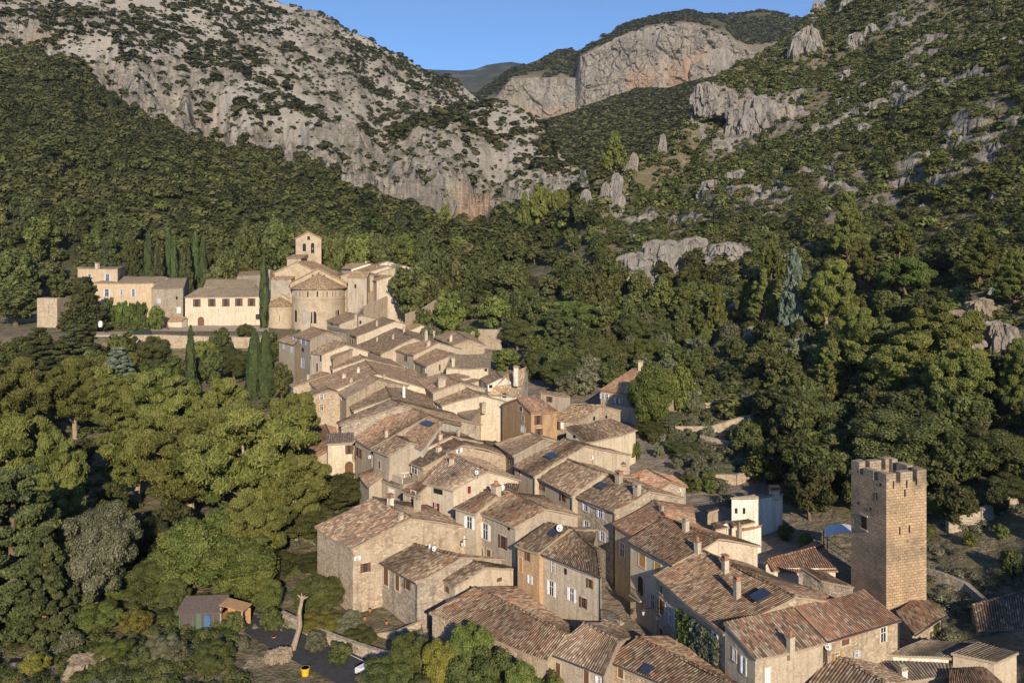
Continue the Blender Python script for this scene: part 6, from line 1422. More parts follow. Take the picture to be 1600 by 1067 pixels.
# green hill and plateaus
X, Y, rs = sample(16000, 845, 1240, 700, 1640, 24, lambda c, X, Y: ((Y > crn(c) + 20) & (c > 852 + (Y < 900) * 40)) * .9)
h = rs.uniform(5, 9, len(X)); mass('wood', 'even dark green wood on the middle hill below the great cliff', 'wood', X, Y, h * 1.6, h, 22, 'oak', 34, .34)
X, Y, rs = sample(7000, 700, 1320, 1840, 2050, 25, lambda c, X, Y: .85 * (fbm(X / 60, Y / 60, 3, 71) > .40))
h = rs.uniform(5, 10, len(X)); mass('wood', 'thin dark wood along the top of the great cliff', 'wood', X, Y, h * 1.6, h, 18, 'shade', 35, .34)
X, Y, rs = sample(3000, 740, 1230, 1700, 1800, 26, lambda c, X, Y: .35 * (fbm(X / 30, Y / 30, 3, 72) > .52))
h = rs.uniform(3, 6, len(X)); mass('cliff_scrub', 'scattered dark bushes clinging to the great cliff', 'scrub', X, Y, h * 1.8, h, 18, 'shade', 36, .34)
# undergrowth round the village
def du(c, X, Y):
    vil = np.abs(c - (1150 - (Y - 75) * 3.4)) < 300; return np.where(vil & (Y > 72) & (Y < 232), 0.0, 1.0) * (fbm(X / 7, Y / 7, 2, 81) > .42) * np.where((c > 385) & (c < 650) & (Y < 96), .12, 1.0)
X, Y, rs = sample(7000, -150, 1750, 112, 236, 27, du)
h = rs.uniform(.5, 1.8, len(X)); mass('undergrowth', 'low green undergrowth and weeds on the slopes round the village', 'undergrowth', X, Y, h * rs.uniform(1.2, 2.2, len(X)), h, 90, 'bush', 37, .14)
X, Y, rs = sample(5200, -150, 1750, 62, 112, 47, du)
h = rs.uniform(.25, 1.1, len(X)); mass('undergrowth', 'weeds and low plants on the near slopes at the bottom of the picture', 'undergrowth', X, Y, h * rs.uniform(1.2, 2.4, len(X)), h, 190, 'olive', 48, .075)
X, Y, rs = sample(3000, -100, 600, 66, 100, 57, lambda c, X, Y: (fbm(X / 3, Y / 3, 2, 99) > .44) * ((c < 385) | (Y > 96)))
h = rs.uniform(.4, 1.3, len(X)); mass('undergrowth', 'green brambles and tall weeds over the slope at the lower left', 'undergrowth', X, Y, h * rs.uniform(1.2, 2.2, len(X)), h, 210, 'bush', 58, .07)
def dg(c, X, Y): return ((c > 1010) & (c < 1330) & (Y > 112) & (Y < 200)) * (c > 1010 + (150 - Y) * 3) * (fbm(X / 5, Y / 5, 2, 83) > .45)
X, Y, rs = sample(3800, 1000, 1340, 105, 200, 28, dg)
h = rs.uniform(.5, 2.0, len(X)); mass('garden_plants', 'mixed garden plants and weeds on the terraces right of the village', 'plants', X, Y, h * rs.uniform(1.0, 1.8, len(X)), h, 170, 'olive', 38, .09)
# ================================================================ ROCKS
from mathutils import noise as mn
def rock_mat():
    m, nt, b = new_mat('limestone'); t = NT(nt); p = t.pos(); q = t.mapv(p, (1, 1, .35))
    nv = t.noise(q, .35, 7, .72, .4); nf = t.noise(p, 1.6, 5, .75); nb = t.noise(p, .06, 4, .6)
    c = t.ramp(nv, [(.3, (.12, .115, .11)), (.45, (.20, .19, .175)), (.6, (.29, .27, .24)), (.78, (.38, .345, .29))])
    c = t.mix(t.ramp(nb, [(.55, 0), (.7, .35)]), c, (.42, .32, .22)); c = t.mix(t.ramp(nf, [(.3, .8), (.42, 0)]), c, (.06, .055, .05))
    t.l(c, b.inputs['Base Color']); t.bump(t.math('ADD', nv, t.math('MULTIPLY', nf, .5)), .9, 1.0, b); return m
M['rock'] = rock_mat(); M['rockb'] = rock_mat(); M['rockb'].name = 'warm_limestone'
for n_ in M['rockb'].node_tree.nodes:
    if n_.type == 'VALTORGB' and len(n_.color_ramp.elements) == 4:
        for e_ in n_.color_ramp.elements: e_.color = (e_.color[0] * 1.25, e_.color[1] * 1.08, e_.color[2] * .86, 1)
def rock(label, x, ytop, ybot, wpx, Y, seed, depth=1.0, block=.5, name='rock_outcrop', struct=False, tilt=0, parts=None, mat='rock'):
    X = (x - 800) / F * Y; zt = CH - (ytop - HZ) * Y / F; zb = CH - (ybot - HZ) * Y / F - 3; w_ = wpx * Y / F; h = zt - zb
    lobes = parts or [(0, 0, 1, 1)]
    bm = bmesh.new(); rg = random.Random(seed)
    for (dx, dy, sw, sh) in lobes:
        g = bmesh.ops.create_icosphere(bm, subdivisions=5 if struct or wpx < 50 else 6, radius=1)
        for v in g['verts']:
            p = v.co.copy(); q = max(abs(p.x), abs(p.y), abs(p.z)); p = p.lerp(p / q, block)            # squarer
            o_ = V((seed * 3.1 + dx * 5, dy, seed))
            n1 = mn.fractal(V((p.x * 1.1, p.y * 1.1, p.z * .5)) + o_, 1, 2.1, 5) ; n2 = mn.ridged_multi_fractal(V((p.x * 2.2, p.y * 2.2, p.z * .8)) + o_, .9, 2.1, 5, 1, 2)
            q1_ = V((p.x * 1.5, p.y * 1.5, p.z * .9)) + o_ + V((n1, n2, n1)) * .12; dv, pv_ = mn.voronoi(q1_); q2_ = V((p.x * 4, p.y * 4, p.z * 2.6)) + o_; dw, pw_ = mn.voronoi(q2_)
            s = 1 + n1 * .16 - (n2 - 1.0) * .07 + (mn.cell(pv_[0] * 7.3) - .5) * .26 + (mn.cell(pw_[0] * 5.1) - .5) * .13 - max(0, .10 - (dv[1] - dv[0])) * 1.4 - max(0, .10 - (dw[1] - dw[0])) * .6; tp_ = 1 - .28 * max(0, p.z)
            v.co = V((p.x * s * w_ * .5 * sw * tp_ + dx * w_, p.y * s * w_ * .5 * sw * depth * tp_, (p.z * (1 + n1 * .15) * .5 + .5) * h * sh + n2 * h * .03))
    me = bpy.data.meshes.new(name); bm.to_mesh(me); bm.free(); me.materials.append(M[mat])
    o = link(name, me); o.location = (X, Y + w_ * .2 * depth, zb); o.rotation_euler = (0, tilt, rg.uniform(-.3, .3))
    if struct: tag(o, kind='structure')
    else: tag(o, label, 'rock')
    return o
rock('massive grey rock bluff with vertical cracks on the upper right slope', 1192, 152, 245, 118, 420, 3, .7, .6, parts=[(-.28, 0, .5, .85), (0, .1, .62, 1), (.3, 0, .5, .9)])
rock('undercut grey crag left of the massive bluff', 1118, 130, 178, 70, 432, 5, .8, .5, parts=[(-.2, 0, .7, 1), (.28, 0, .6, .8)])
rock('pale blunt boulder standing alone right of the massive bluff', 1403, 148, 194, 34, 420, 8, .9, .5)
rock('small cave pierced rock between the massive bluff and the lone boulder', 1312, 152, 186, 60, 430, 9, .8, .5, parts=[(-.25, 0, .6, .8), (.2, 0, .7, 1)])
rock('tall craggy buttress high on the right slope', 1262, 40, 112, 60, 540, 10, .8, .5, parts=[(-.1, 0, .8, .85), (.15, 0, .7, 1)])
rock('jagged rock pair on the upper skyline slope', 1352, 38, 92, 52, 520, 12, .8, .4, parts=[(-.2, 0, .6, .8), (.25, 0, .55, 1)])
rock('rounded rock on the skyline at the top', 1327, -4, 34, 32, 600, 13, .8, .4)
rock('small rock knob on the skyline edge', 1282, 2, 22, 26, 640, 14, .9, .4)
rock('broken rocks halfway up between bluff and boulder', 1332, 108, 138, 44, 470, 15, .8, .4)
rock('slanting rock slab below the lone boulder', 1412, 208, 246, 66, 345, 16, .9, .4)
rock('layered rock ledge near the right edge of the slope', 1558, 218, 252, 56, 300, 17, 1.0, .5)
rock('thin rock pillar beside the bright ridge pine', 1036, 210, 238, 14, 405, 18, .8, .5)
rock('leaning dark rock fin with a shaded cleft', 948, 272, 334, 48, 338, 20, .8, .5, tilt=.18, parts=[(-.22, 0, .45, .75), (.12, 0, .6, 1), (.38, 0, .4, .6)])
rock('narrow rock blade left of the leaning fin', 916, 298, 326, 22, 340, 21, .7, .5)
rock('pair of round rocks above the leaning fin', 985, 240, 262, 26, 382, 22, .8, .3, parts=[(-.25, 0, .55, .9), (.25, 0, .6, 1)])
rock('craggy rock band in the middle of the right slope', 1140, 268, 330, 84, 330, 24, .8, .5, parts=[(-.25, 0, .6, .8), (.22, 0, .65, 1)])
rock('broad slanting grey rock face above the two dark pines', 1040, 372, 458, 150, 252, 26, .6, .5, parts=[(-.28, 0, .55, .72), (.02, .1, .6, .95), (.32, 0, .42, 1)])
rock('grey rock face right of the broad slanting one', 1145, 380, 432, 84, 250, 27, .7, .5)
rock('pale weathered boulder ledge under the right hand pine', 1538, 470, 512, 110, 158, 29, .8, .6, parts=[(-.3, 0, .5, .7), (.05, .1, .5, 1), (.34, 0, .42, .8)], mat='rockb')
rock('rough grey rock face under the pale ledge', 1548, 508, 572, 110, 146, 30, .7, .6, parts=[(-.25, 0, .6, .8), (.22, 0, .62, 1)])
rock('light boulder pile at the right edge beside the ledge', 1590, 436, 484, 70, 168, 31, .8, .5, parts=[(-.25, 0, .6, .8), (.22, 0, .62, 1)])
rock('shaded rock block in the gully above the gardens', 1148, 488, 545, 36, 215, 32, .8, .6)
rock('rocky bank beside the cut tree trunk', 400, 1028, 1050, 96, 77, 33, 1.0, .8, parts=[(-.3, -.1, .5, .55), (-.02, .1, .5, .8), (.3, 0, .5, 1)], mat='rockb')
rock('pale rock patch on the slope at the lower left', 130, 1032, 1048, 80, 76, 35, .9, .5, mat='rockb')
rock('dry grassy rock mound on the shaded slope right of the tower', 1568, 878, 905, 34, 88, 36, .9, .4, mat='rockb')
rs_ = np.random.RandomState(5)
for i in range(64):
    c = rs_.uniform(930, 1600); Y = rs_.uniform(190, 480)
    if Y > np.interp(c, cols, XK[10]) - 20: continue
    X = (c - 800) / F * Y; zg = float(ground(X, Y)); hh = rs_.uniform(1.5, 4.5); ww = hh * rs_.uniform(1.2, 2.4)
    rock('', c, HZ - (zg + hh * .7 - CH) * F / Y, HZ - (zg - 1 - CH) * F / Y, ww / Y * F, Y, 50 + i, .8, .4, struct=True)
# ================================================================ SMALL THINGS
bpy.context.view_layer.update()
DG = bpy.context.evaluated_depsgraph_get()
def hit(x, y, maxd=400):
    d = V(((x - 800) / F, 1, -(y - HZ) / F)).normalized(); o_ = V((0, 0, CH)) + d * 30
    ok, loc, n, i, ob, m_ = scene.ray_cast(DG, o_, d, distance=maxd)
    return (loc, n) if ok else (None, None)
def dish(x, y, rpx, label, az=-.5):
    loc, n = hit(x, y + rpx * 1.5)
    if loc is None: return
    r = max(.28, rpx * loc.y / F); root = empty('satellite_dish', loc); tag(root, label, 'satellite dish', None)
    mb = MB(); hgt = r * 1.7; mb.tube([V((0, 0, -.3)), V((0, 0, hgt))], .035, 6); mb.build('mast', M['metal'], root)
    d = V((math.sin(az), -math.cos(az), .45)).normalized(); a = d.cross(UP).normalized(); b = a.cross(d); db = MB(); c = V((0, 0, hgt)) + d * .1; rings = []
    for k in range(5): rr = r * k / 4; rings.append([c + d * (rr * rr / r * .35) + (a * math.cos(t) + b * math.sin(t)) * max(rr, .01) for t in [i * math.pi / 9 for i in range(18)]])
    for k in range(4):
        for i in range(18): j = (i + 1) % 18; db.poly([rings[k][i], rings[k][j], rings[k + 1][j], rings[k + 1][i]])
    db.build('reflector', M['whitep'], root, True)
    ab = MB(); ab.tube([c - b * r, c + d * r * .9 - b * r * .2], .02, 5); ab.obox(c + d * r * .9 - b * r * .1, a, b, d, .1, .1, .14); ab.build('feed_arm', M['metal'], root)
for q in [(786, 763, 5, 'white dish on the chimney wall above the stained beige house'), (876, 826, 5.5, 'white dish on the ridge of the hip roofed house'), (674, 855, 4.5, 'left dish of the pair on the garden house roof', -1.1),
          (680, 858, 4, 'right dish of the pair on the garden house roof'), (858, 793, 3.5, 'dish on the gable edge above the hip roofed house', .8), (926, 716, 3.5, 'dish behind the ridge of the long house'),
          (1135, 823, 4, 'dish over the low orange edged roof'), (1188, 876, 4.5, 'dish at the corner of the striped orange roof'), (1063, 767, 3, 'dish in the vines behind the long house'), (1295, 1012, 4.5, 'dish on the bottom edge house by the tower side'),
          (746, 740, 3, 'dish on the gable of the cream house with maroon shutters'), (579, 715, 3, 'dish on the corner of the gateway house')]: dish(*q)
def on_ground(x, y, Y=None):
    t = 40.0
    while t < 400:
        X = (x - 800) / F * t; z = CH - (y - HZ) * t / F
        if z <= float(ground(X, t)): return V((X, t, float(ground(X, t))))
        t += .2
    return V(((x - 800) / F * 80, 80, 0))
# cut tree trunk
b = on_ground(455, 1018); h = (1018 - 932) / F * b.y; root = empty('tree_trunk', b); tag(root, 'tall bare cut tree trunk with a splintered top by the road', 'dead tree')
mb = MB(); sx = b.y / F; mb.tube([V((0, 0, -.4)), V((.1 * h, 0, h * .25)), V((.16 * h, 0, h * .45)), V((.15 * h, 0, h * .7)), V((.2 * h, 0, h * .95))], [.34, .27, .24, .21, .17], 10)
mb.build('trunk', M['palebark'], root)
mb = MB(); tp = V((.2 * h, 0, h * .94))
for d_ in ((-.5, 0, .5), (-.1, .1, .6), (.35, -.1, .5), (.6, .1, .25), (-.3, .2, .2)): mb.tube([tp, tp + V(d_) * .6, tp + V(d_) * 1.0], [.13, .08, .02], 5)
mb.build('splinter', M['palebark'], root)
# road with kerb line
rp = [(385, 962), (420, 984), (462, 1006), (505, 1028), (552, 1052), (612, 1084), (680, 1130)]
pts = [on_ground(*p) for p in rp]; mb = MB(); ln = MB(); prev = None; lp = None
for i, p in enumerate(pts):
    d = (pts[min(i + 1, len(pts) - 1)] - pts[max(0, i - 1)]); d.z = 0; d.normalize(); n = V((-d.y, d.x, 0)); L2 = p + n * 2.3; R2 = p - n * 2.3; z_ = max(float(ground(q.x, q.y)) for q in (p, L2, R2)) + .12
    L2.z = R2.z = z_; a_, b_ = p + n * 1.9, p + n * 1.98; a_.z = b_.z = z_ + .006
    if prev: mb.poly([prev[0], prev[1], R2, L2]); ln.poly([lp[0], lp[1], a_, b_][::1])
    prev = (L2, R2); lp = (b_, a_)
M['asphalt'] = flat('asphalt', (.055, .055, .058), .9, 0, .1, .25, 2)
tag(mb.build('road', M['asphalt']), kind='structure'); tag(ln.build('road_marking', M['whitep']), kind='structure')
# parked car seen from above
b = on_ground(588, 1066); root = empty('parked_car', b + UP * .14, math.atan2(pts[5].y - pts[4].y, pts[5].x - pts[4].x)); tag(root, 'small white car parked on the road by the stone parapet', 'car')
def carbody():
    bm = bmesh.new(); prof = [(-2.0, .35), (-2.05, .75), (-1.95, .95), (-1.2, 1.0), (-.75, 1.42), (.75, 1.45), (1.45, .98), (2.0, .88), (2.1, .55), (2.05, .32)]; rows = []
    for s, w_ in ((-1, .84), (-.93, .9), (.93, .9), (1, .84)):
        rows.append([bm.verts.new((x, s * (.88 if z > 1.1 else .9) * (.80 if z > 1.2 else 1), z)) for x, z in prof])
    rows = [rows[0], rows[3]]; n = len(prof)
    for i in range(n - 1): bm.faces.new([rows[0][i], rows[0][i + 1], rows[1][i + 1], rows[1][i]])
    bm.faces.new(rows[0][::-1]); bm.faces.new(rows[1]); bm.faces.new([rows[0][n - 1], rows[0][0], rows[1][0], rows[1][n - 1]])
    for v in list(bm.verts):
        if not v.link_faces: bm.verts.remove(v)
    bmesh.ops.recalc_face_normals(bm, faces=bm.faces); bmesh.ops.bevel(bm, geom=list(bm.edges), offset=.06, segments=2, affect='EDGES'); me = bpy.data.meshes.new('body'); bm.to_mesh(me); bm.free(); return me
link('body', carbody(), M['whitep'], root)
mb = MB()
mb.poly([V((-1.24, -.66, 1.04)), V((-.80, -.62, 1.40)), V((-.80, .62, 1.40)), V((-1.24, .66, 1.04))][::-1]); mb.poly([V((1.52, -.68, 1.01)), V((1.52, .68, 1.01)), V((.83, .62, 1.44)), V((.83, -.62, 1.44))])
for s in (-1, 1): mb.poly([V((-1.0, s * .84, 1.03)), V((1.2, s * .84, 1.03)), V((.7, s * .76, 1.36)), V((-.72, s * .76, 1.36))][::s])
mb.build('windows', M['glass'], root)
for x in (-1.3, 1.3):
    for s in (-1, 1):
        mb = MB(); mb.tube([V((x, s * .72, .33)), V((x, s * .92, .33))], .33, 16); wq = mb.build('wheel', M['dark'], root); mb = MB(); mb.tube([V((x, s * .90, .33)), V((x, s * .935, .33))], .19, 12); mb.build('rim', M['metal'], wq)
# flowerpots
def pot(x, y, wpx, mat, label, soil=True):
    p = on_ground(x, y); r = max(.15, wpx / 2 * p.y / F); root = empty('flowerpot', p); tag(root, label, 'flowerpot'); mb = MB()
    mb.tube([V((0, 0, -.1)), V((0, 0, r * 1.5)), V((0, 0, r * 1.5)), V((0, 0, r * 1.75)), V((0, 0, r * 1.75)), V((0, 0, r * 1.45))], [r * .72, r * .95, r * 1.06, r * 1.06, r * .88, r * .86], 16, False); mb.build('pot', mat, root)
    mb = MB(); mb.tube([V((0, 0, r * 1.3)), V((0, 0, r * 1.46))], r * .87, 16); mb.build('soil', M['bark'], root)
M['yellow'] = flat('yellow_glaze', (.62, .40, .03), .5); M['terracotta'] = flat('terracotta', (.42, .17, .09), .8)
pot(477, 1055, 14, M['yellow'], 'big yellow flowerpot at the road edge'); pot(428, 1000, 7, M['terracotta'], 'terracotta pot on the rocky bank')
for i, (x, y) in enumerate([(545, 958), (556, 962), (578, 955), (570, 968), (604, 975)]): pot(x, y, 5, M['terracotta'], ['small pot at the left of the courtyard', 'pot beside the courtyard steps', 'pot near the garden house wall', 'pot in the courtyard middle', 'pot at the right of the courtyard'][i])
# garden hut and wooden shelter
M['tin'] = flat('rusty_tin', (.17, .13, .11), .7, .2, .3, .35, 5); M['greenp'] = flat('green_wire', (.09, .14, .10), .7); M['bluep'] = flat('blue_plastic', (.05, .14, .32), .5); M['purple'] = flat('faded_maroon_board', (.10, .075, .075), .8)
b = on_ground(312, 988); root = empty('garden_hut', b, .08); tag(root, 'makeshift garden hut with tin roof, green wire doors and a blue sheet', 'hut')
k = b.y / F; W_ = 62 * k; H_ = 32 * k
mb = MB(); mb.box(V((0, 1.4, -.3)), W_, 2.4, H_ + .2); mb.build('wall', M['purple'], root)
mb = MB(); mb.obox(V((0, 1.2, H_ + .25)), V((1, 0, 0)), V((0, .985, .17)), V((0, -.17, .985)), W_ + .5, 3.3, .06); mb.build('roof', M['tin'], root)
for i in range(7):
    mb = MB(); mb.box(V((-W_ / 2 + i * W_ / 6, .12, 0)), .1, .1, H_); mb.build('post', M['greenp'], root)
mb = MB(); mb.obox(V((W_ * .18, .1, H_ * .5)), V((1, 0, 0)), UP, V((0, -1, 0)), W_ * .15, H_ * .55, .04); mb.build('blue_sheet', M['bluep'], root)
mb = MB(); mb.obox(V((-W_ * .02, .08, H_ * .5)), V((1, 0, 0)), UP, V((0, -1, 0)), W_ * .13, H_ * .8, .05); mb.build('door', M['greenp'], root)
b = on_ground(362, 985); root = empty('wooden_shelter', b, -.2); tag(root, 'open plank shelter with orange wood back beside the garden hut', 'shelter'); k = b.y / F
mb = MB()
for i in range(9): mb.box(V((-1.2 + i * .3, 1.5, -.2)), .28, .05, 2.5 - i * .06)
mb.build('back_boards', M['wood'], root)
mb = MB(); mb.obox(V((0, .8, 2.35)), V((.98, 0, -.15)), V((0, 1, 0)), V((.15, 0, .98)), 2.9, 1.9, .06); mb.build('roof', M['wood'], root)
for x in (-1.25, 1.2):
    mb = MB(); mb.box(V((x, 0, -.3)), .16, .16, 2.6 - (x > 0) * .25); mb.build('post', M['palebark'], root)
mb = MB(); mb.obox(V((-1.3, .75, 1)), V((0, 1, 0)), UP, V((1, 0, 0)), 1.5, .9, .05); mb.build('side_boards', M['wood'], root)
# barrel, awning, gazebo, water tank, terrace furniture
b = on_ground(23, 1050); root = empty('barrel', b); tag(root, 'black plastic water barrel at the bottom left corner', 'barrel'); mb = MB(); mb.tube([V((0, 0, -.1)), V((0, 0, .3)), V((0, 0, .8)), V((0, 0, 1.1))], [.42, .48, .48, .42], 18); mb.build('drum', M['metal'], root); mb = MB(); mb.tube([V((0, 0, 1.1)), V((0, 0, 1.15))], .45, 18); mb.build('lid', M['dark'], root)
M['cloth'] = flat('white_canvas', (.50, .52, .55), .7)
c = PY(1312, 833, 93); root = empty('awning', c); tag(root, 'pale curved canopy roof just left of the tower', 'canopy'); mb = MB(); prev = None
for i in range(9):
    a = -1 + i / 4; z = .55 * (1 - a * a); r_ = [V((a * 2.0, -1.2, z)), V((a * 2.0 + .6, 1.3, z + .15))]
    if prev: mb.poly([prev[0], r_[0], r_[1], prev[1]]); mb.poly([prev[0] - UP * .05, prev[1] - UP * .05, r_[1] - UP * .05, r_[0] - UP * .05]); mb.poly([prev[0] - UP * .05, r_[0] - UP * .05, r_[0], prev[0]])
    prev = r_
mb.build('canopy', M['cloth'], root)
for x, y in ((-1.9, -1.1), (1.9, -1.1), (-1.4, 1.2), (2.4, 1.2)):
    mb = MB(); mb.tube([V((x, y, -4.5)), V((x, y, .05))], .06, 6); mb.build('post', M['metal'], root)
c = PY(1322, 752, 118); root = empty('gazebo', c); tag(root, 'small white flat garden gazebo behind the tower, at its left', 'gazebo'); mb = MB(); mb.box(V((0, 0, 0)), 3.0, 2.4, .12); mb.box(V((0, 0, .12)), 2.6, 2.0, .12, taper=.7); mb.build('roof', M['cloth'], root)
for x in (-1.4, 1.4):
    for y in (-1.1, 1.1): mb = MB(); mb.box(V((x, y, -2.4)), .08, .08, 2.4); mb.build('post', M['whitep'], root)
b = on_ground(157, 508); root = empty('water_tank', PY(157, 510, 243)); tag(root, 'round white tank standing at the garden hedge', 'tank'); mb = MB(); mb.tube([V((0, 0, -.2)), V((0, 0, .3)), V((0, 0, 1.2)), V((0, 0, 1.6)), V((0, 0, 1.7))], [.5, .62, .62, .4, .15], 14); mb.build('tank_body', M['whitep'], root, True); mb = MB(); mb.tube([V((0, 0, 1.7)), V((0, 0, 1.8))], .16, 10); mb.build('cap', M['metal'], root)
# vegetable beds on the abbey terrace
M['soil'] = flat('bed_soil', (.15, .11, .08), .95, 0, .05, .3, 1); M['gravel'] = flat('gravel', (.34, .29, .22), .95, 0, .05, .2, 2)
def bed(c0, c1, Ya, Yb, label, mat, rows=0):
    mb = MB(); Z_ = 14.3; f = lambda c, Y: V(((c - 800) / F * Y, Y, max(float(ground((c - 800) / F * Y, Y)), Z_) + .25))
    q = [f(c0, Ya), f(c1, Ya), f(c1, Yb), f(c0, Yb)]; z = max(p.z for p in q)
    for p in q: p.z = z
    mb.prism([p - UP * .6 for p in q], q); o = mb.build('garden_bed', mat); tag(o, label, 'garden bed')
bed(150, 205, 240.5, 250, 'pale empty garden bed at the left of the terrace', M['gravel']); bed(208, 235, 240.5, 254, 'garden bed with rows of blue green vegetables', LM['bluecedar']); bed(262, 285, 241, 252, 'dark dug garden bed left of the cypress tip', M['soil']); bed(288, 303, 241, 252, 'narrow dark garden bed behind the cypress tip', M['soil']); bed(307, 330, 241, 250, 'dark garden bed below the abbey door', M['soil'])
mb = MB(); pl = PY(165, 0, 256); pr = PY(232, 0, 256); zz = float(ground(pl.x, 256)); mb.box(V(((pl.x + pr.x) / 2, 256, zz)), pr.x - pl.x, 2, 2.2); o = mb.build('hedge', LM['umbrella'])
me_ = o.data; bpy.data.objects.remove(o)
rsx = np.random.RandomState(2); n = 3500; C_ = np.stack([rsx.uniform(pl.x, pr.x, n), rsx.uniform(255, 257.2, n), zz + rsx.uniform(0, 2.4, n)], -1); v_ = leafset(C_, unit(n, rsx), .35, rsx)
o = link('hedge', mesh_np('hedge', v_, np.arange(len(v_)).reshape(-1, 4), attr={'tint': np.repeat(rsx.uniform(.3, .9, n), 4)}), LM['bush']); tag(o, 'long clipped green hedge in front of the ochre building', 'hedge')
# vines on the lane wall of the largest house
HV = [v for k_, v in HS.items() if 'vines on its lane wall' in k_][0]; p0, uu, nn = HV['walls']['F']; base = HV['root'].location
rsx = np.random.RandomState(3); 
for nm, s0, s1, z0, z1, n, mt, lb in (('climbing_vine', 4.6, 6.9, -6.5, -1.2, 5200, 'decid', 'green climbing vine on the lane wall of the largest roofed house'), ('climbing_vine', 7.2, 11.6, -7.0, -.9, 8200, 'olive', 'browner climbing vine right of the green one on the same lane wall')):
    s = rsx.uniform(s0, s1, n); z = rsx.uniform(z0, z1, n); dd = .12 + .5 * rsx.rand(n) * fbm(s * 1.3, z * 1.3, 3, 5); C_ = np.array(base)[None] + np.array(p0)[None] + s[:, None] * np.array(uu)[None] + dd[:, None] * np.array(nn)[None]; C_[:, 2] = base.z + p0.z + z
    kp = fbm(s * .9, z * .7, 3, 8) > .40; C_ = C_[kp]; n = len(C_)
    v_ = leafset(C_, np.repeat(np.array(nn)[None], n, 0), .22, rsx, 1.3, -.2); o = link(nm, mesh_np(nm, v_, np.arange(len(v_)).reshape(-1, 4), attr={'tint': np.repeat(rsx.uniform(.1, .8, n), 4)}), LM[mt]); tag(o, lb, 'vine')
# balcony railing helper
def balcony(hkey, x, y, wpx, label_part='balcony'):
    hv = [v for k_, v in HS.items() if hkey in k_][0]; best = None
    for key in ('F', 'R'):
        p, u, n = hv['walls'][key]; base = hv['root'].location; q = ray_plane(x, y, p + base, n) - base; s = (q - p).dot(u)
        if s > 0 and (V((0, 0, CH)) - base - p).dot(n) > 0 and (best is None or q.y < best[0].y): best = (q, u, n)
    if not best: return
    q, u, n = best; wd = 1.9; mb = MB(); mb.obox(q + n * .35 - UP * .5, u, n, UP, wd, .8, .1); o = mb.build(label_part, M['trim'], hv['wall']); mb = MB()
    for i in range(13): mb.obox(q + n * .72 + u * (-wd / 2 + i * wd / 12), u, n, UP, .03, .03, .9)
    mb.obox(q + n * .72 + UP * .45, u, n, UP, wd, .05, .05); mb.obox(q + n * .72 - UP * .4, u, n, UP, wd, .04, .04); mb.build('railing', M['metal'], o)
balcony('hip roofed beige house', 963, 960, 14); balcony('flowerpot chimney', 1000, 925, 14); balcony('rafters over the lane', 1163, 1055, 20)
# street lamps on brackets
for x, y, lb in ((1016, 950, 'wall lantern in the dark lane beside the largest roofed house'), (730, 842, 'wall lantern on the stained beige house'), (1418, 1000, 'lantern beside the ribbed building at the tower foot')):
    loc, n_ = hit(x, y)
    if loc is None: continue
    n_ = V((n_.x, n_.y, 0)).normalized() if abs(n_.z) < .8 else V((-.5, -.8, 0)); root = empty('wall_lantern', loc); tag(root, lb, 'lantern'); mb = MB(); mb.tube([V((0, 0, 0)), n_ * .5 + UP * .15, n_ * .9 + UP * .05], .03, 6, False); mb.build('bracket', M['metal'], root)
    c = n_ * .9; mb = MB(); mb.tube([c - UP * .5, c - UP * .1], [.09, .17], 6); mb.build('lamp_glass', M['cloth'], root); mb = MB(); mb.tube([c - UP * .1, c + UP * .08], [.2, .03], 6); mb.build('lamp_cap', M['metal'], root)
# person walking on the abbey forecourt
def person(c, label, shirt, trousers):
    root = empty('person', c); tag(root, label, 'person')
    J = {'pel': (0, 0, .95), 'chest': (0, 0, 1.35), 'neck': (0, 0, 1.5), 'head': (0, 0, 1.62), 'top': (0, 0, 1.75), 'ls': (-.19, 0, 1.42), 'le': (-.25, .05, 1.15), 'lh': (-.24, -.08, .9), 'rs': (.19, 0, 1.42), 're': (.25, -.02, 1.15), 'rh': (.24, -.12, .92), 'lk': (-.1, -.10, .5), 'lf': (-.1, .05, .08), 'lt': (-.1, -.12, .04), 'rk': (.1, .06, .5), 'rf': (.1, .22, .1), 'rt': (.1, .08, .03)}
    E = [('pel', 'chest'), ('chest', 'neck'), ('neck', 'head'), ('head', 'top'), ('chest', 'ls'), ('ls', 'le'), ('le', 'lh'), ('chest', 'rs'), ('rs', 're'), ('re', 'rh'), ('pel', 'lk'), ('lk', 'lf'), ('lf', 'lt'), ('pel', 'rk'), ('rk', 'rf'), ('rf', 'rt')]
    RR = {'pel': .15, 'chest': .16, 'neck': .06, 'head': .10, 'top': .07, 'ls': .07, 'rs': .07, 'le': .045, 're': .045, 'lh': .035, 'rh': .035, 'lk': .065, 'rk': .065, 'lf': .045, 'rf': .045, 'lt': .035, 'rt': .035}
    ks = list(J); me = bpy.data.meshes.new('body'); me.from_pydata([J[k] for k in ks], [(ks.index(a), ks.index(b)) for a, b in E], []); o = link('body', me, trousers, root)
    md = o.modifiers.new('Skin', 'SKIN'); sk = me.skin_vertices[0].data
    for i, k in enumerate(ks): sk[i].radius = (RR[k], RR[k]); sk[i].use_root = (k == 'pel')
    o.modifiers.new('Sub', 'SUBSURF').levels = 1
    mb = MB(); mb.tube([V((0, 0, .92)), V((0, 0, 1.2)), V((0, 0, 1.45)), V((0, 0, 1.5))], [.19, .20, .20, .08], 12, False); mb.build('shirt', shirt, root)
    mb = MB(); mb.tube([V((0, .01, 1.62)), V((0, .02, 1.72)), V((0, .02, 1.79))], [.125, .12, .05], 10); mb.build('hair', M['dark'], root)
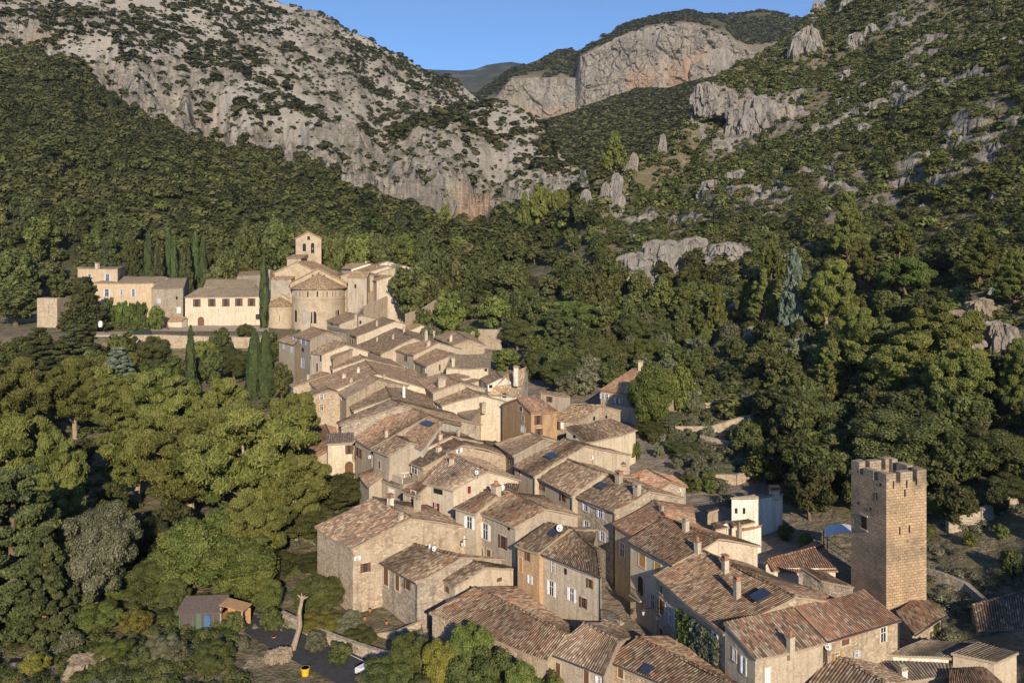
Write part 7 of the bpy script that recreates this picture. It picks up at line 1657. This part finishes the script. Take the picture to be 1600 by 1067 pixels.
M['redp'] = flat('red_cloth', (.45, .06, .03), .8); M['skin'] = flat('dark_cloth', (.06, .07, .10), .8)
pp = PY(262, 514, 0) if False else None
xx = (262 - 800) / F * 256; person((xx, 256, float(ground(xx, 256))), 'person in an orange red top walking across the abbey forecourt', M['redp'], M['skin'])
# terrace with table and chairs
loc, n_ = hit(632, 745)
if loc is not None:
    root = empty('roof_terrace', loc + V((0, 0, -.3))); tag(root, 'small walled roof terrace in front of the glazed sitting room', 'terrace'); mb = MB(); mb.box(V((0, 0, -3)), 5.5, 4, 3.2, rz=-.9); mb.build('floor', M['pave'], root)
    a_, b_ = V((math.cos(-.9), math.sin(-.9), 0)), V((math.sin(.9), math.cos(.9), 0)); mb = MB(); mb.obox(-b_ * 1.95 + UP * .6, a_, UP, b_, 5.5, .9, .18); mb.obox(-a_ * 2.7 + UP * .6, b_, UP, a_, 3.7, .9, .18); mb.build('parapet', M['cream'], root)
    tb = empty('terrace_table', loc + UP * -.1); tag(tb, 'white garden table on the walled roof terrace', 'table'); mb = MB(); mb.tube([V((0, 0, .70)), V((0, 0, .75))], .7, 16); mb.build('table_top', M['whitep'], tb); mb = MB(); mb.tube([V((0, 0, 0)), V((0, 0, .7))], .05, 8); mb.build('leg', M['whitep'], tb)
# ================================================================ unseen hill behind the camera, its profile shaped to shade the lower right
rg = np.random.RandomState(9); nx, ny = 90, 60
gx = np.linspace(20, 420, nx); gy = np.linspace(-330, -40, ny); Xg, Yg_ = np.meshgrid(gx, gy)
HB = SHX = None
hx = np.interp(Xg - (Yg_ + 80) * -.2, [20, 60, 66, 74, 92, 120, 200, 420], [0, 30, 42, 70, 79, 104, 150, 190])
zz_ = hx * np.exp(-((Yg_ + 90) / 95) ** 2) + (fbm(Xg / 9, Yg_ / 9, 3, 95) - .5) * 8 - 2
edge = ramp(-40 - Yg_, 0, 25); zz_ = zz_ * edge - 3 * (1 - edge)
vv_ = np.stack([Xg, Yg_, zz_], -1).reshape(-1, 3); ii = np.arange(nx * ny).reshape(ny, nx); qq = np.stack([ii[:-1, :-1], ii[:-1, 1:], ii[1:, 1:], ii[1:, :-1]], -1).reshape(-1, 4)
hb = link('hill', mesh_np('hill', vv_, qq, attr={'veg': np.ones(nx * ny)}, smooth=True), M['terrain']); tag(hb, kind='structure')
# ---- air
mb = MB(); mb.prism([V((-5200, -400, -12)), V((5200, -400, -12)), V((5200, 3700, -12)), V((-5200, 3700, -12))], [V((-5200, -400, 1700)), V((5200, -400, 1700)), V((5200, 3700, 1700)), V((-5200, 3700, 1700))])
hm = bpy.data.materials.new('air'); hm.use_nodes = True; nt = hm.node_tree; nt.nodes.clear(); ou = nt.nodes.new('ShaderNodeOutputMaterial'); pv = nt.nodes.new('ShaderNodeVolumePrincipled')
pv.inputs['Color'].default_value = (.72, .80, .95, 1); pv.inputs['Density'].default_value = .00006; pv.inputs['Anisotropy'].default_value = .2
nt.links.new(pv.outputs[0], ou.inputs['Volume'])
hz = mb.build('haze', hm); tag(hz, 'thin blue haze in the air of the valley', 'haze', kind='stuff')

def ground_sheet(name, c0, c1, Ya, Yb, mat, n=24, lift=.16):
    cs_ = np.linspace(c0, c1, n); ys = np.linspace(Ya, Yb, 10); q = []
    for y in ys:
        for c in cs_: x = (c - 800) / F * y; q.append((x, y, float(ground(x, y)) + lift))
    ii = np.arange(n * 10).reshape(10, n); qd = np.stack([ii[:-1, :-1], ii[:-1, 1:], ii[1:, 1:], ii[1:, :-1]], -1).reshape(-1, 4)
    tag(link(name, mesh_np(name, q, qd), mat), kind='structure')
ground_sheet('forecourt', 236, 420, 253, 267, M['gravel']); ground_sheet('path', 130, 420, 241, 244, M['gravel'])
